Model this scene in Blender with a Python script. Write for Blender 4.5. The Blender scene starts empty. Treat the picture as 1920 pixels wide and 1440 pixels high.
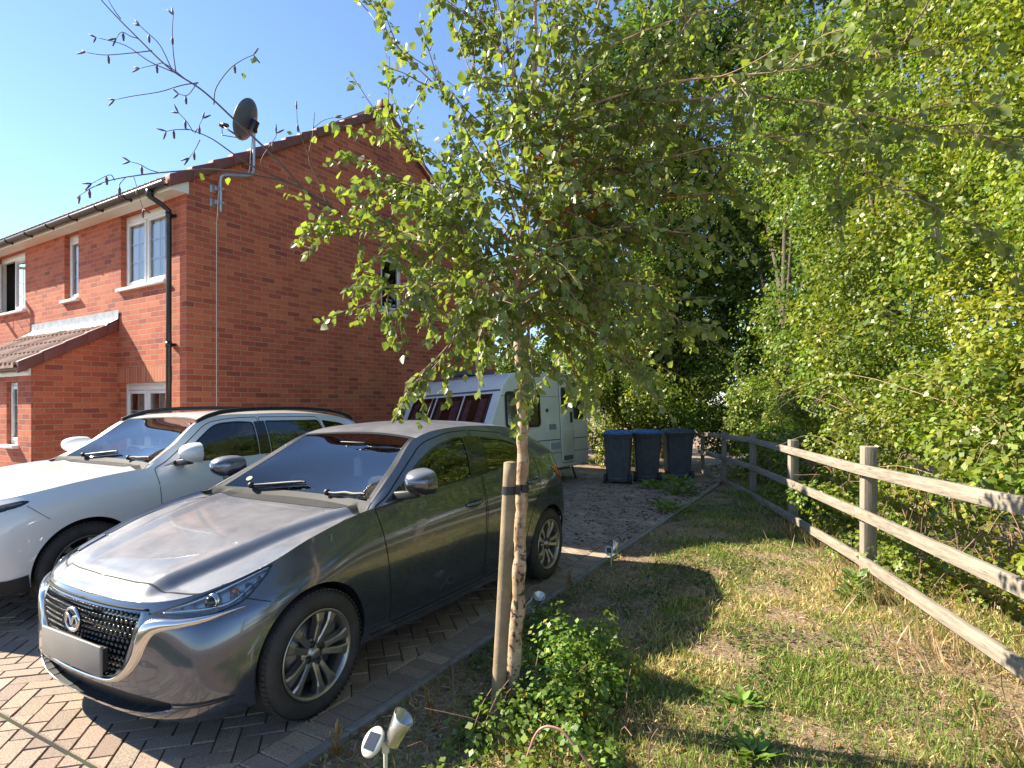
import bpy, bmesh, math, random
import numpy as np
from mathutils import Vector, Matrix
from mathutils.bvhtree import BVHTree
from mathutils.geometry import delaunay_2d_cdt

R = math.radians
scene = bpy.context.scene
COL = scene.collection
# ------------------------------------------------------------------ camera
EYE = 1.55
FPX, HORIZON, CX = 1104.0, 758.0, 960.0          # focal length / horizon in photograph pixels
cam_d = bpy.data.cameras.new("camera")
cam_d.sensor_fit = 'HORIZONTAL'
cam_d.sensor_width = 36.0
cam_d.lens = 36.0 * FPX / 1920.0
cam_d.shift_y = (HORIZON - 720.0) / 1920.0
cam_d.clip_start = 0.05
cam_d.clip_end = 2000.0
cam = bpy.data.objects.new("camera", cam_d)
COL.objects.link(cam)
cam.location = (0, 0, EYE)
cam.rotation_euler = (R(90), 0, 0)
scene.camera = cam
# ------------------------------------------------------------------ sky, sun, exposure
SUN_DIR = Vector((-3.3, 0.9, 2.5)).normalized()      # towards the sun
SUN_EL = math.asin(SUN_DIR.z)
world = bpy.data.worlds.new("World")
scene.world = world
world.use_nodes = True
wn, wl = world.node_tree.nodes, world.node_tree.links
wn.clear()
sky = wn.new("ShaderNodeTexSky")
sky.sky_type = 'NISHITA'
sky.sun_disc = False
sky.sun_elevation = SUN_EL
sky.sun_rotation = math.atan2(SUN_DIR.x, SUN_DIR.y)
sky.altitude = 30
sky.air_density = 0.85
sky.dust_density = 0.05
sky.ozone_density = 3.2
bg = wn.new("ShaderNodeBackground")
bg.inputs["Strength"].default_value = 0.076
wo = wn.new("ShaderNodeOutputWorld")
wl.new(sky.outputs[0], bg.inputs[0])
wl.new(bg.outputs[0], wo.inputs[0])
sun_d = bpy.data.lights.new("sun", 'SUN')
sun_d.energy = 3.9
sun_d.angle = R(0.5)
sun_d.color = (1.0, 0.91, 0.74)
sun = bpy.data.objects.new("sun", sun_d)
COL.objects.link(sun)
sun.rotation_euler = SUN_DIR.to_track_quat('Z', 'Y').to_euler()
sun.location = SUN_DIR * 60
scene.view_settings.view_transform = 'Standard'
scene.view_settings.look = 'None'
scene.view_settings.exposure = 1.9
scene.view_settings.gamma = 1.0
scene.render.engine = 'CYCLES'
scene.cycles.max_bounces = 10
scene.cycles.transparent_max_bounces = 16
scene.cycles.caustics_reflective = False
scene.cycles.caustics_refractive = False

rng = np.random.default_rng(7)
random.seed(7)

# ------------------------------------------------------------------ helpers
def px(x, y, Y):
    """photograph pixel at depth Y -> point in the place"""
    return Vector(((x - CX) / FPX * Y, Y, EYE - (y - HORIZON) / FPX * Y))

def gp(x, y, z=0.0):
    """photograph pixel on the ground"""
    Y = (EYE - z) * FPX / (y - HORIZON)
    return Vector(((x - CX) / FPX * Y, Y, z))

def tag(o, label=None, cat=None, group=None, kind=None):
    if label: o["label"] = label
    if cat: o["category"] = cat
    if group: o["group"] = group
    if kind: o["kind"] = kind
    return o

def empty(name, loc=(0, 0, 0), rz=0.0, label=None, cat=None, group=None, kind=None, rot=None):
    o = bpy.data.objects.new(name, None)
    COL.objects.link(o)
    o.empty_display_size = 0.2
    o.location = loc
    o.rotation_euler = rot if rot is not None else (0, 0, rz)
    return tag(o, label, cat, group, kind)

def link_mesh(name, me, mat=None, parent=None, label=None):
    o = bpy.data.objects.new(name, me)
    COL.objects.link(o)
    if mat is not None:
        for m in (mat if isinstance(mat, (list, tuple)) else [mat]):
            me.materials.append(m)
    if parent is not None:
        o.parent = parent
    if label: o["label"] = label
    return o

def children(o):
    return [c for c in COL.objects if c.parent == o]

def copy_tree(o, parent=None):
    c = o.copy()
    COL.objects.link(c)
    if parent is not None:
        c.parent = parent
    for ch in children(o):
        copy_tree(ch, c)
    return c

def catmull(pts, n):
    """smooth open curve through pts (any dimension), n samples spread evenly over the spans"""
    P = np.asarray(pts, float)
    if len(P) == 2:
        return P[0] + (P[1] - P[0]) * np.linspace(0, 1, n)[:, None]
    E = np.vstack([2 * P[0] - P[1], P, 2 * P[-1] - P[-2]])
    u = np.linspace(0, len(P) - 1, n)
    return _cat(E, u, len(P))

def _cat(E, u, L):
    i = np.clip(np.floor(u).astype(int), 0, L - 2)
    t = (u - i)[:, None]
    p0, p1, p2, p3 = E[i], E[i + 1], E[i + 2], E[i + 3]
    return 0.5 * (2 * p1 + (p2 - p0) * t + (2 * p0 - 5 * p1 + 4 * p2 - p3) * t ** 2 + (3 * p1 - p0 - 3 * p2 + p3) * t ** 3)

class MB:
    """collects simple solids into ONE mesh"""
    def __init__(s):
        s.v, s.f, s.sm = [], [], []
    def add(s, verts, faces, smooth=False):
        b = len(s.v)
        s.v.extend([tuple(map(float, p)) for p in verts])
        s.f.extend([tuple(b + i for i in f) for f in faces])
        s.sm.extend([smooth] * len(faces))
        return s
    def box(s, c, size, rot=None):
        hx, hy, hz = size[0] / 2, size[1] / 2, size[2] / 2
        pts = [Vector((x, y, z)) for x in (-hx, hx) for y in (-hy, hy) for z in (-hz, hz)]
        if rot is not None:
            pts = [rot @ p for p in pts]
        c = Vector(c)
        return s.add([p + c for p in pts], [(0, 1, 3, 2), (4, 6, 7, 5), (0, 4, 5, 1), (2, 3, 7, 6), (0, 2, 6, 4), (1, 5, 7, 3)])
    def span(s, a, b):
        """axis aligned box between two corners"""
        a, b = Vector(a), Vector(b)
        return s.box((a + b) / 2, [abs(b[i] - a[i]) for i in range(3)])
    def hexa(s, bot, top):
        """box from four bottom and four top corners in the same turning order"""
        return s.add(list(bot) + list(top), [(3, 2, 1, 0), (4, 5, 6, 7), (0, 1, 5, 4), (1, 2, 6, 5), (2, 3, 7, 6), (3, 0, 4, 7)])
    def tube(s, pts, rad, n=8, cap=True, smooth=True):
        P = [Vector(p) for p in pts]
        if not hasattr(rad, '__len__'):
            rad = [rad] * len(P)
        base = len(s.v)
        up = None
        for i, p in enumerate(P):
            d = (P[min(i + 1, len(P) - 1)] - P[max(i - 1, 0)])
            if d.length < 1e-9: d = Vector((0, 0, 1))
            d.normalize()
            if up is None:
                up = Vector((0, 0, 1)) if abs(d.z) < 0.9 else Vector((1, 0, 0))
            a = d.cross(up)
            if a.length < 1e-6: a = d.orthogonal()
            a.normalize()
            b = a.cross(d).normalized()
            up = b
            for k in range(n):
                th = 2 * math.pi * k / n
                q = p + (a * math.cos(th) + b * math.sin(th)) * rad[i]
                s.v.append(tuple(q))
        for i in range(len(P) - 1):
            for k in range(n):
                k2 = (k + 1) % n
                s.f.append((base + i * n + k, base + i * n + k2, base + (i + 1) * n + k2, base + (i + 1) * n + k))
                s.sm.append(smooth)
        if cap:
            s.f.append(tuple(base + k for k in reversed(range(n)))); s.sm.append(False)
            e = base + (len(P) - 1) * n
            s.f.append(tuple(e + k for k in range(n))); s.sm.append(False)
        return s
    def lathe(s, prof, n=32, axis='z', c=(0, 0, 0), smooth=True, closed=False):
        """prof: (radius, height) pairs turned about an axis through c"""
        base = len(s.v)
        c = Vector(c)
        for r, h in prof:
            for k in range(n):
                th = 2 * math.pi * k / n
                a, b = r * math.cos(th), r * math.sin(th)
                q = {'z': (a, b, h), 'y': (a, h, b), 'x': (h, a, b)}[axis]
                s.v.append(tuple(Vector(q) + c))
        m = len(prof)
        for i in range(m if closed else m - 1):
            j = (i + 1) % m
            for k in range(n):
                k2 = (k + 1) % n
                s.f.append((base + i * n + k, base + i * n + k2, base + j * n + k2, base + j * n + k)); s.sm.append(smooth)
        return s
    def grid(s, G, smooth=True, flip=False):
        """G: (nu, nv, 3) array of points"""
        G = np.asarray(G, float)
        nu, nv = G.shape[:2]
        base = len(s.v)
        s.v.extend(map(tuple, G.reshape(-1, 3)))
        for i in range(nu - 1):
            for j in range(nv - 1):
                q = (base + i * nv + j, base + (i + 1) * nv + j, base + (i + 1) * nv + j + 1, base + i * nv + j + 1)
                s.f.append(q[::-1] if flip else q); s.sm.append(smooth)
        return s
    def prism(s, outline, d):
        """outline: planar loop of 3D points pushed along d"""
        P = [Vector(p) for p in outline]; d = Vector(d); n = len(P)
        return s.add(P + [p + d for p in P], [tuple(range(n))[::-1], tuple(range(n, 2 * n))] + [(i, (i + 1) % n, n + (i + 1) % n, n + i) for i in range(n)])
    def ball(s, c, r, n=10, m=7, scale=(1, 1, 1), rot=None):
        pts, F = [], []
        c = Vector(c)
        for i in range(m + 1):
            ph = math.pi * i / m
            for k in range(n):
                th = 2 * math.pi * k / n
                q = Vector((math.sin(ph) * math.cos(th) * r * scale[0], math.sin(ph) * math.sin(th) * r * scale[1], math.cos(ph) * r * scale[2]))
                if rot is not None: q = rot @ q
                pts.append(q + c)
        for i in range(m):
            for k in range(n):
                F.append((i * n + k, (i + 1) * n + k, (i + 1) * n + (k + 1) % n, i * n + (k + 1) % n))
        return s.add(pts, F, True)
    def build(s, name, mat=None, parent=None, label=None, bevel=0.0, seg=2, angle=35, weld=0.0, normals=True, loc=None):
        me = bpy.data.meshes.new(name)
        me.from_pydata(s.v, [], s.f)
        me.validate()
        if len(me.polygons) == len(s.sm):
            me.polygons.foreach_set("use_smooth", s.sm)
        bm = bmesh.new(); bm.from_mesh(me)
        if weld > 0:
            bmesh.ops.remove_doubles(bm, verts=bm.verts, dist=weld)
        if normals:
            bmesh.ops.recalc_face_normals(bm, faces=bm.faces)
        if bevel > 0:
            es = [e for e in bm.edges if len(e.link_faces) == 2 and e.calc_face_angle(0) > R(angle)]
            bmesh.ops.bevel(bm, geom=es, offset=bevel, segments=seg, profile=0.5, affect='EDGES', clamp_overlap=True)
        bm.to_mesh(me); bm.free()
        if bevel > 0:
            smooth_by_angle(me, 50)
        o = link_mesh(name, me, mat, parent, label)
        if loc is not None: o.location = loc
        return o

def smooth_by_angle(me, deg):
    me.polygons.foreach_set("use_smooth", [True] * len(me.polygons))
    try:
        me.set_sharp_from_angle(angle=R(deg))
    except Exception:
        pass

def rot_to(d, up=(0, 0, 1)):
    """matrix whose local x is d"""
    d = Vector(d).normalized(); up = Vector(up)
    y = up.cross(d)
    if y.length < 1e-6: y = d.orthogonal()
    y.normalize(); z = d.cross(y)
    return Matrix((d, y, z)).transposed()

# value noise in numpy for shaping foliage and ground
_perm = rng.random((64, 64, 64))
def vnoise(p, f=1.0):
    q = np.asarray(p, float) * f + 100.0
    i = np.floor(q).astype(int); t = q - i; t = t * t * (3 - 2 * t)
    def g(a, b, c): return _perm[(i[..., 0] + a) % 64, (i[..., 1] + b) % 64, (i[..., 2] + c) % 64]
    x, y, z = t[..., 0], t[..., 1], t[..., 2]
    return ((g(0,0,0)*(1-x)+g(1,0,0)*x)*(1-y)+(g(0,1,0)*(1-x)+g(1,1,0)*x)*y)*(1-z)+((g(0,0,1)*(1-x)+g(1,0,1)*x)*(1-y)+(g(0,1,1)*(1-x)+g(1,1,1)*x)*y)*z

# ------------------------------------------------------------------ materials
class NT:
    """small wrapper for node trees"""
    def __init__(s, name):
        s.m = bpy.data.materials.new(name); s.m.use_nodes = True
        s.n, s.l = s.m.node_tree.nodes, s.m.node_tree.links
        s.n.clear()
        s.out = s.n.new("ShaderNodeOutputMaterial")
        s.p = s.n.new("ShaderNodeBsdfPrincipled")
        s.l.new(s.p.outputs[0], s.out.inputs[0])
    def new(s, t, **kw):
        n = s.n.new(t)
        for k, v in kw.items():
            if k in n.inputs: n.inputs[k].default_value = v
            else: setattr(n, k, v)
        return n
    def link(s, a, b): s.l.new(a, b)
    def math(s, op, a, b=None, c=None):
        n = s.n.new("ShaderNodeMath"); n.operation = op
        for i, v in enumerate((a, b, c)):
            if v is None: continue
            if isinstance(v, (int, float)): n.inputs[i].default_value = v
            else: s.l.new(v, n.inputs[i])
        return n.outputs[0]
    def mix(s, f, a, b):
        n = s.n.new("ShaderNodeMix"); n.data_type = 'RGBA'
        for sock, v in ((n.inputs[0], f), (n.inputs[6], a), (n.inputs[7], b)):
            if isinstance(v, (int, float)): sock.default_value = v
            elif isinstance(v, (tuple, list)): sock.default_value = (*v, 1) if len(v) == 3 else v
            else: s.l.new(v, sock)
        return n.outputs[2]
    def ramp(s, f, stops):
        n = s.n.new("ShaderNodeValToRGB")
        e = n.color_ramp.elements
        while len(e) < len(stops): e.new(0.5)
        for k, (p, c) in enumerate(stops):
            e[k].position = p
            e[k].color = (c, c, c, 1) if isinstance(c, (int, float)) else (*c, 1)
        s.l.new(f, n.inputs[0])
        return n.outputs[0]
    def coords(s, kind="Object"):
        return s.n.new("ShaderNodeTexCoord").outputs[kind]
    def noise(s, scale, detail=4, rough=0.55, vec=None, out=0):
        n = s.n.new("ShaderNodeTexNoise")
        n.inputs["Scale"].default_value = scale; n.inputs["Detail"].default_value = detail; n.inputs["Roughness"].default_value = rough
        s.l.new(vec if vec is not None else s.coords(), n.inputs["Vector"])
        return n.outputs[out]
    def bump(s, h, strength=0.3, dist=0.01):
        b = s.n.new("ShaderNodeBump")
        b.inputs["Strength"].default_value = strength; b.inputs["Distance"].default_value = dist
        s.l.new(h, b.inputs["Height"]); s.l.new(b.outputs[0], s.p.inputs["Normal"])
        return b
    def set(s, **kw):
        for k, v in kw.items():
            k = k.replace("_", " ")
            if hasattr(v, "is_linked"): s.l.new(v, s.p.inputs[k])
            elif isinstance(v, tuple): s.p.inputs[k].default_value = (*v, 1) if len(v) == 3 else v
            else: s.p.inputs[k].default_value = v
        return s

def plain(name, c, rough=0.5, metal=0.0, var=0.0, vscale=8.0, bump=0.0, bscale=60.0, coat=0.0, spec=None, dirt=None):
    t = NT(name)
    t.set(Roughness=rough, Metallic=metal)
    if var > 0:
        lo = tuple(max(0, x * (1 - var)) for x in c); hi = tuple(min(1, x * (1 + var)) for x in c)
        col = t.mix(t.ramp(t.noise(vscale), [(0.3, 0.0), (0.7, 1.0)]), lo, hi)
        if dirt:
            col = t.mix(t.ramp(t.noise(vscale * 0.35, 6, 0.7), [(0.5, 0.0), (0.75, 0.7)]), col, dirt)
        t.set(Base_Color=col)
    else:
        t.set(Base_Color=c)
    if bump > 0: t.bump(t.noise(bscale, 5), bump, 0.004)
    if coat > 0: t.set(Coat_Weight=coat, Coat_Roughness=0.04)
    if spec is not None: t.p.inputs["Specular IOR Level"].default_value = spec
    return t.m
# ================================================================== ground, driveway
EDGE_A = R(29.0)
E_ALONG = Vector((math.sin(EDGE_A), math.cos(EDGE_A), 0))      # along the driveway edge, away from the viewer
E_LEFT = Vector((-math.cos(EDGE_A), math.sin(EDGE_A), 0))      # to the left over the paving
E_ORG = Vector((-0.145, 3.99, 0))
def drive(a, b, z=0.0):
    return E_ORG + E_ALONG * a + E_LEFT * b + Vector((0, 0, z))

t = NT("earth")
n1 = t.noise(2.2, 6, 0.65); n2 = t.noise(55, 5, 0.7)
c = t.mix(t.ramp(n1, [(0.35, 0.0), (0.65, 1.0)]), (0.105, 0.066, 0.043), (0.30, 0.205, 0.13))
c = t.mix(t.ramp(n2, [(0.45, 0.0), (0.62, 1.0)]), c, (0.38, 0.275, 0.185))
t.set(Base_Color=c, Roughness=0.95); t.bump(n2, 0.9, 0.02)
M_EARTH = t.m

t = NT("paver")
attr = t.new("ShaderNodeAttribute", attribute_name="Col")
n2 = t.noise(140, 4, 0.7); n3 = t.noise(1.1, 5, 0.6); n4 = t.noise(900, 2, 0.6)
c = t.mix(t.ramp(n2, [(0.40, 0.0), (0.66, 1.0)]), attr.outputs[0], (0.155, 0.115, 0.10))
c2 = t.n.new("ShaderNodeMix"); c2.data_type = 'RGBA'; c2.blend_type = 'MULTIPLY'; c2.inputs[0].default_value = 0.55
t.link(c, c2.inputs[6]); t.link(t.ramp(n3, [(0.3, (0.62, 0.6, 0.58)), (0.7, (1.12, 1.1, 1.06))]), c2.inputs[7])
c3 = t.mix(t.ramp(n4, [(0.63, 0.0), (0.7, 0.55)]), c2.outputs[2], (0.55, 0.5, 0.45))
st = t.ramp(t.noise(2.6, 6, 0.68), [(0.60, 0.0), (0.74, 0.55)])
c3 = t.mix(st, c3, (0.10, 0.085, 0.065))
ms_ = t.math('MULTIPLY', t.ramp(t.noise(5.5, 7, 0.72), [(0.58, 0.0), (0.70, 0.6)]), t.ramp(t.noise(0.8, 3, 0.5), [(0.45, 0.0), (0.6, 1.0)]))
c3 = t.mix(ms_, c3, (0.085, 0.105, 0.03))
t.set(Base_Color=c3, Roughness=0.82); t.bump(n2, 0.5, 0.004)
M_PAVER = t.m
t = NT("joint_sand")
c = t.mix(t.ramp(t.noise(1.6, 5), [(0.42, 0.0), (0.62, 1.0)]), (0.03, 0.027, 0.02), (0.05, 0.075, 0.018))
t.set(Base_Color=c, Roughness=1.0)
M_JOINT = t.m
M_KERB = plain("kerb_concrete", (0.23, 0.215, 0.19), 0.9, var=0.25, vscale=14, bump=0.5, bscale=120)

# one sheet to the horizon, carrying the grass strip
mb = MB()
gx = np.concatenate([[-400, -120, -40, -15], np.linspace(-9, 9, 46), [15, 40, 120, 400]])
gy = np.concatenate([[-60, -20, -6], np.linspace(-1, 17, 46), [25, 60, 150, 900]])
def soil_h(x, y):
    p = np.stack([x, y, np.zeros_like(x)], -1)
    e = (x - E_ORG.x) * E_LEFT.x + (y - E_ORG.y) * E_LEFT.y         # >0 over the paving
    bumpy = (vnoise(p, 0.9) - 0.5) * 0.07 + (vnoise(p, 2.7) - 0.5) * 0.03
    k = np.clip((-e - 0.08) / 0.6, 0, 1)
    bank = np.clip((-e - 2.4) / 2.0, 0, 1) * 0.10
    return np.where(e > -0.02, -0.06, -0.008 + k * (0.03 + bumpy + bank))
GX, GY = np.meshgrid(gx, gy, indexing='ij')
mb.grid(np.stack([GX, GY, soil_h(GX, GY)], -1))
ground = mb.build("ground", M_EARTH)
tag(ground, kind="structure")

def ground_z(x, y):
    return float(soil_h(np.array([x]), np.array([y]))[0])

# block paving: herringbone at 45 degrees, a header course along the kerb, joints of sand below
pv, pf, pc = [], [], []
PAL = np.array([[0.46, 0.35, 0.25], [0.42, 0.295, 0.215], [0.50, 0.39, 0.28], [0.36, 0.265, 0.205], [0.45, 0.33, 0.245], [0.39, 0.31, 0.23]])
def paver(corners, drop=0.0):
    """corners in (along, left) driveway coordinates, counter-clockwise seen from above"""
    P = np.array(corners, float); m = len(P)
    c = P.mean(0)
    def inset(d):
        Q = []
        for k in range(m):
            e1 = P[k] - P[k - 1]; e2 = P[(k + 1) % m] - P[k]
            n1 = np.array([-e1[1], e1[0]]) / max(np.linalg.norm(e1), 1e-9); n2 = np.array([-e2[1], e2[0]]) / max(np.linalg.norm(e2), 1e-9)
            h = n1 + n2; h = h / max(h @ h, .3) * 2
            v = h * d
            if np.linalg.norm(v) > .6 * np.linalg.norm(c - P[k]): v = (c - P[k]) * .6
            Q.append(P[k] + v)
        return Q
    top, out = inset(0.0062), inset(0.0027)
    tilt = rng.normal(0, 0.0014, 3)
    b = len(pv)
    for q_ in top:
        q = drive(q_[0], q_[1]); pv.append((q.x, q.y, tilt[0] - drop + tilt[1] * (q_[0] - c[0]) * 8 + tilt[2] * (q_[1] - c[1]) * 8))
    for lev in (-0.0055, -0.03):
        for q_ in out:
            q = drive(q_[0], q_[1]); pv.append((q.x, q.y, lev - drop))
    col = PAL[rng.integers(len(PAL))] * rng.uniform(0.76, 1.2)
    pf.append(tuple(b + k for k in range(m)))
    for k in range(m):
        k2 = (k + 1) % m
        pf.append((b + m + k, b + m + k2, b + k2, b + k)); pf.append((b + 2 * m + k, b + 2 * m + k2, b + m + k2, b + m + k))
    pc.extend([col] * (3 * m))
A0, A1, B0, B1, SPLIT = -2.08, 9.3, 0.2, 9.0, -2.08
U = 0.1015
def clip_poly(P, axis, val, keep_greater):
    out = []
    for i in range(len(P)):
        a, b = P[i], P[(i + 1) % len(P)]
        ina = (a[axis] >= val) == keep_greater; inb = (b[axis] >= val) == keep_greater
        if ina: out.append(a)
        if ina != inb:
            t_ = (val - a[axis]) / (b[axis] - a[axis])
            out.append((a[0] + (b[0] - a[0]) * t_, a[1] + (b[1] - a[1]) * t_))
    return out
def herring(a0, a1, b0, b1, ox, oy, view):
    ca = math.cos(R(45))
    rng_n = 130
    for n in range(-rng_n, rng_n):
        for m in range(-40, 40):
            for kind in (0, 1):
                if kind == 0: x0, y0, w, h = n + 4 * m, n, 2, 1
                else: x0, y0, w, h = 2 + n + 4 * m, n - 1, 1, 2
                cs = [(x0, y0), (x0 + w, y0), (x0 + w, y0 + h), (x0, y0 + h)]
                Q = [((x * ca - y * ca) * U + ox, (x * ca + y * ca) * U + oy) for x, y in cs]
                xs = [q[0] for q in Q]; ys = [q[1] for q in Q]
                if max(xs) < a0 or min(xs) > a1 or max(ys) < b0 or min(ys) > b1: continue
                if not view(sum(xs) / 4, sum(ys) / 4): continue
                if min(xs) < a0 or max(xs) > a1 or min(ys) < b0 or max(ys) > b1:
                    for ax, v, g in ((0, a0, True), (0, a1, False), (1, b0, True), (1, b1, False)):
                        Q = clip_poly(Q, ax, v, g)
                        if len(Q) < 3: break
                    if len(Q) < 3: continue
                    A = 0.5 * abs(sum(Q[i][0] * Q[(i + 1) % len(Q)][1] - Q[(i + 1) % len(Q)][0] * Q[i][1] for i in range(len(Q))))
                    if A < 0.00008: continue
                    Q = [Q[i] for i in range(len(Q)) if math.dist(Q[i], Q[i - 1]) > 1e-5]
                    if len(Q) < 3: continue
                paver(Q)
def seen(a, b):
    q = drive(a, b)
    return q.y > 1.2 and -1.15 * q.y - 0.6 < q.x and not (q.y > 9.2 and q.x < -2.6)
herring(SPLIT + 0.004, A1, B0, B1, 0.013, 0.02, seen)
herring(-5.2, SPLIT - 0.012, 0.004, B1, 0.05, 0.061, seen)
a = SPLIT + 0.004
while a < A1 - 0.1:
    paver([(a, 0.004), (a + U, 0.004), (a + U, 0.198), (a, 0.198)]); a += U
me = bpy.data.meshes.new("driveway")
me.from_pydata(pv, [], pf)
ca_ = me.color_attributes.new("Col", 'FLOAT_COLOR', 'POINT')
ca_.data.foreach_set("color", np.hstack([np.array(pc), np.ones((len(pc), 1))]).astype(np.float32).ravel())
driveway = link_mesh("driveway", me, M_PAVER)
tag(driveway, kind="structure")
mb = MB()
P = [drive(-5.3, -0.0, -0.0085), drive(A1, -0.0, -0.0085), drive(A1, 9.2, -0.0085), drive(-5.3, 9.2, -0.0085)]
mb.add(P, [(0, 1, 2, 3)])
js = mb.build("driveway_joint_sand", M_JOINT, normals=False)
js.name = "driveway_bed"
tag(js, kind="structure")
# concrete edging strips, each about 0.9 m long
mb = MB()
a = -5.0
rotE = Matrix.Rotation(math.atan2(E_ALONG.y, E_ALONG.x), 3, 'Z')
while a < 8.6:
    L = 0.91
    mb.box(drive(a + L / 2, -0.028, -0.044 + rng.normal(0, 0.002)), (L - 0.004, 0.05, 0.10), Matrix.Rotation(math.atan2(E_ALONG.y, E_ALONG.x) + rng.normal(0, 0.002), 3, 'Z'))
    a += L
kerb = mb.build("kerb", M_KERB, bevel=0.006, seg=2)
tag(kerb, kind="structure")
# ================================================================== brick house
def brick_mat(name, c1, c2, mortar):
    t = NT(name)
    tc = t.n.new("ShaderNodeTexCoord")
    so = t.n.new("ShaderNodeSeparateXYZ"); t.link(tc.outputs["Object"], so.inputs[0])
    sn = t.n.new("ShaderNodeSeparateXYZ"); t.link(tc.outputs["Normal"], sn.inputs[0])
    side = t.math('GREATER_THAN', t.math('ABSOLUTE', sn.outputs[0]), 0.7)
    mx = t.n.new("ShaderNodeMix"); mx.data_type = 'FLOAT'
    t.link(side, mx.inputs[0]); t.link(so.outputs[0], mx.inputs[2]); t.link(so.outputs[1], mx.inputs[3])
    cb = t.n.new("ShaderNodeCombineXYZ"); t.link(mx.outputs[0], cb.inputs[0]); t.link(so.outputs[2], cb.inputs[1])
    # joints wander a little
    nz = t.n.new("ShaderNodeTexNoise"); nz.inputs["Scale"].default_value = 9.0; nz.inputs["Detail"].default_value = 3
    t.link(tc.outputs["Object"], nz.inputs["Vector"])
    vm = t.n.new("ShaderNodeVectorMath"); vm.operation = 'MULTIPLY_ADD'; vm.inputs[1].default_value = (0.008, 0.008, 0)
    t.link(nz.outputs["Color"], vm.inputs[0]); t.link(cb.outputs[0], vm.inputs[2])
    b = t.n.new("ShaderNodeTexBrick")
    b.offset = 0.5; b.squash = 1.0
    b.inputs["Color1"].default_value = (*c1, 1); b.inputs["Color2"].default_value = (*c2, 1); b.inputs["Mortar"].default_value = (*mortar, 1)
    b.inputs["Scale"].default_value = 1.0; b.inputs["Mortar Size"].default_value = 0.0055; b.inputs["Mortar Smooth"].default_value = 0.25
    b.inputs["Bias"].default_value = -0.1; b.inputs["Brick Width"].default_value = 0.225; b.inputs["Row Height"].default_value = 0.075
    t.link(vm.outputs[0], b.inputs["Vector"])
    sv = t.n.new("ShaderNodeSeparateXYZ"); t.link(vm.outputs[0], sv.inputs[0])
    row = t.math('FLOOR', t.math('DIVIDE', sv.outputs[1], 0.075))
    odd = t.math('SUBTRACT', 1.0, t.math('FLOORED_MODULO', row, 2.0))
    cid = t.math('FLOOR', t.math('ADD', t.math('DIVIDE', sv.outputs[0], 0.225), t.math('MULTIPLY', odd, 0.5)))
    ci = t.n.new("ShaderNodeCombineXYZ"); t.link(cid, ci.inputs[0]); t.link(row, ci.inputs[1])
    wn_ = t.n.new("ShaderNodeTexWhiteNoise"); wn_.noise_dimensions = '2D'; t.link(ci.outputs[0], wn_.inputs["Vector"])
    mid = tuple((a + b_) / 2 for a, b_ in zip(c1, c2))
    pal = t.ramp(wn_.outputs["Value"], [(0.0, (c2[0] * .75, c2[1] * .80, c2[2] * .98)), (0.07, c2), (0.35, mid), (0.7, c1), (0.95, (c1[0] * 1.08, c1[1] * 1.2, c1[2] * 1.15))])
    bm_ = t.mix(b.outputs["Fac"], pal, mortar)
    n1 = t.noise(70, 5, 0.7); n2 = t.noise(0.7, 4, 0.6); n3 = t.noise(5.5, 3, 0.6)
    m1 = t.n.new("ShaderNodeMix"); m1.data_type = 'RGBA'; m1.blend_type = 'MULTIPLY'; m1.inputs[0].default_value = 0.75
    t.link(bm_, m1.inputs[6]); t.link(t.ramp(n1, [(0.3, 0.62), (0.7, 1.25)]), m1.inputs[7])
    m2 = t.n.new("ShaderNodeMix"); m2.data_type = 'RGBA'; m2.blend_type = 'MULTIPLY'; m2.inputs[0].default_value = 0.6
    t.link(m1.outputs[2], m2.inputs[6]); t.link(t.ramp(n2, [(0.3, (0.72, 0.64, 0.66)), (0.7, (1.16, 1.14, 1.08))]), m2.inputs[7])
    c3 = t.mix(t.ramp(n3, [(0.66, 0.0), (0.80, 0.35)]), m2.outputs[2], (0.45, 0.30, 0.24))   # faint bloom of salts
    t.set(Base_Color=c3, Roughness=0.88)
    h = t.math('SUBTRACT', t.math('MULTIPLY', n1, 0.35), t.math('MULTIPLY', b.outputs["Fac"], 1.0))
    t.bump(h, 0.75, 0.008)
    return t.m
M_BRICK = brick_mat("brick", (0.52, 0.126, 0.062), (0.37, 0.080, 0.046), (0.42, 0.29, 0.18))
t = NT("soldier_brick")
so = t.n.new("ShaderNodeSeparateXYZ"); t.link(t.coords(), so.inputs[0])
cb = t.n.new("ShaderNodeCombineXYZ"); t.link(so.outputs[2], cb.inputs[0]); t.link(so.outputs[0], cb.inputs[1])
b = t.n.new("ShaderNodeTexBrick"); b.offset = 0.0
b.inputs["Color1"].default_value = (0.52, 0.165, 0.08, 1); b.inputs["Color2"].default_value = (0.38, 0.10, 0.055, 1); b.inputs["Mortar"].default_value = (0.46, 0.34, 0.22, 1)
b.inputs["Scale"].default_value = 1; b.inputs["Mortar Size"].default_value = 0.0055; b.inputs["Brick Width"].default_value = 0.6; b.inputs["Row Height"].default_value = 0.075
t.link(cb.outputs[0], b.inputs["Vector"])
t.set(Base_Color=b.outputs["Color"], Roughness=0.88); t.bump(t.math('MULTIPLY', b.outputs["Fac"], -1.0), 0.7, 0.008)
M_SOLDIER = t.m
M_UPVC = plain("white_upvc", (0.72, 0.71, 0.68), 0.32, var=0.05, vscale=3)
M_FASCIA = plain("white_fascia", (0.70, 0.68, 0.63), 0.4, var=0.06, vscale=3)
M_BLACKPVC = plain("black_plastic", (0.012, 0.014, 0.017), 0.32)
M_TILE = plain("brown_roof_tile", (0.30, 0.18, 0.135), 0.85, var=0.3, vscale=5, bump=0.4, bscale=90, dirt=(0.33, 0.26, 0.21))
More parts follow.
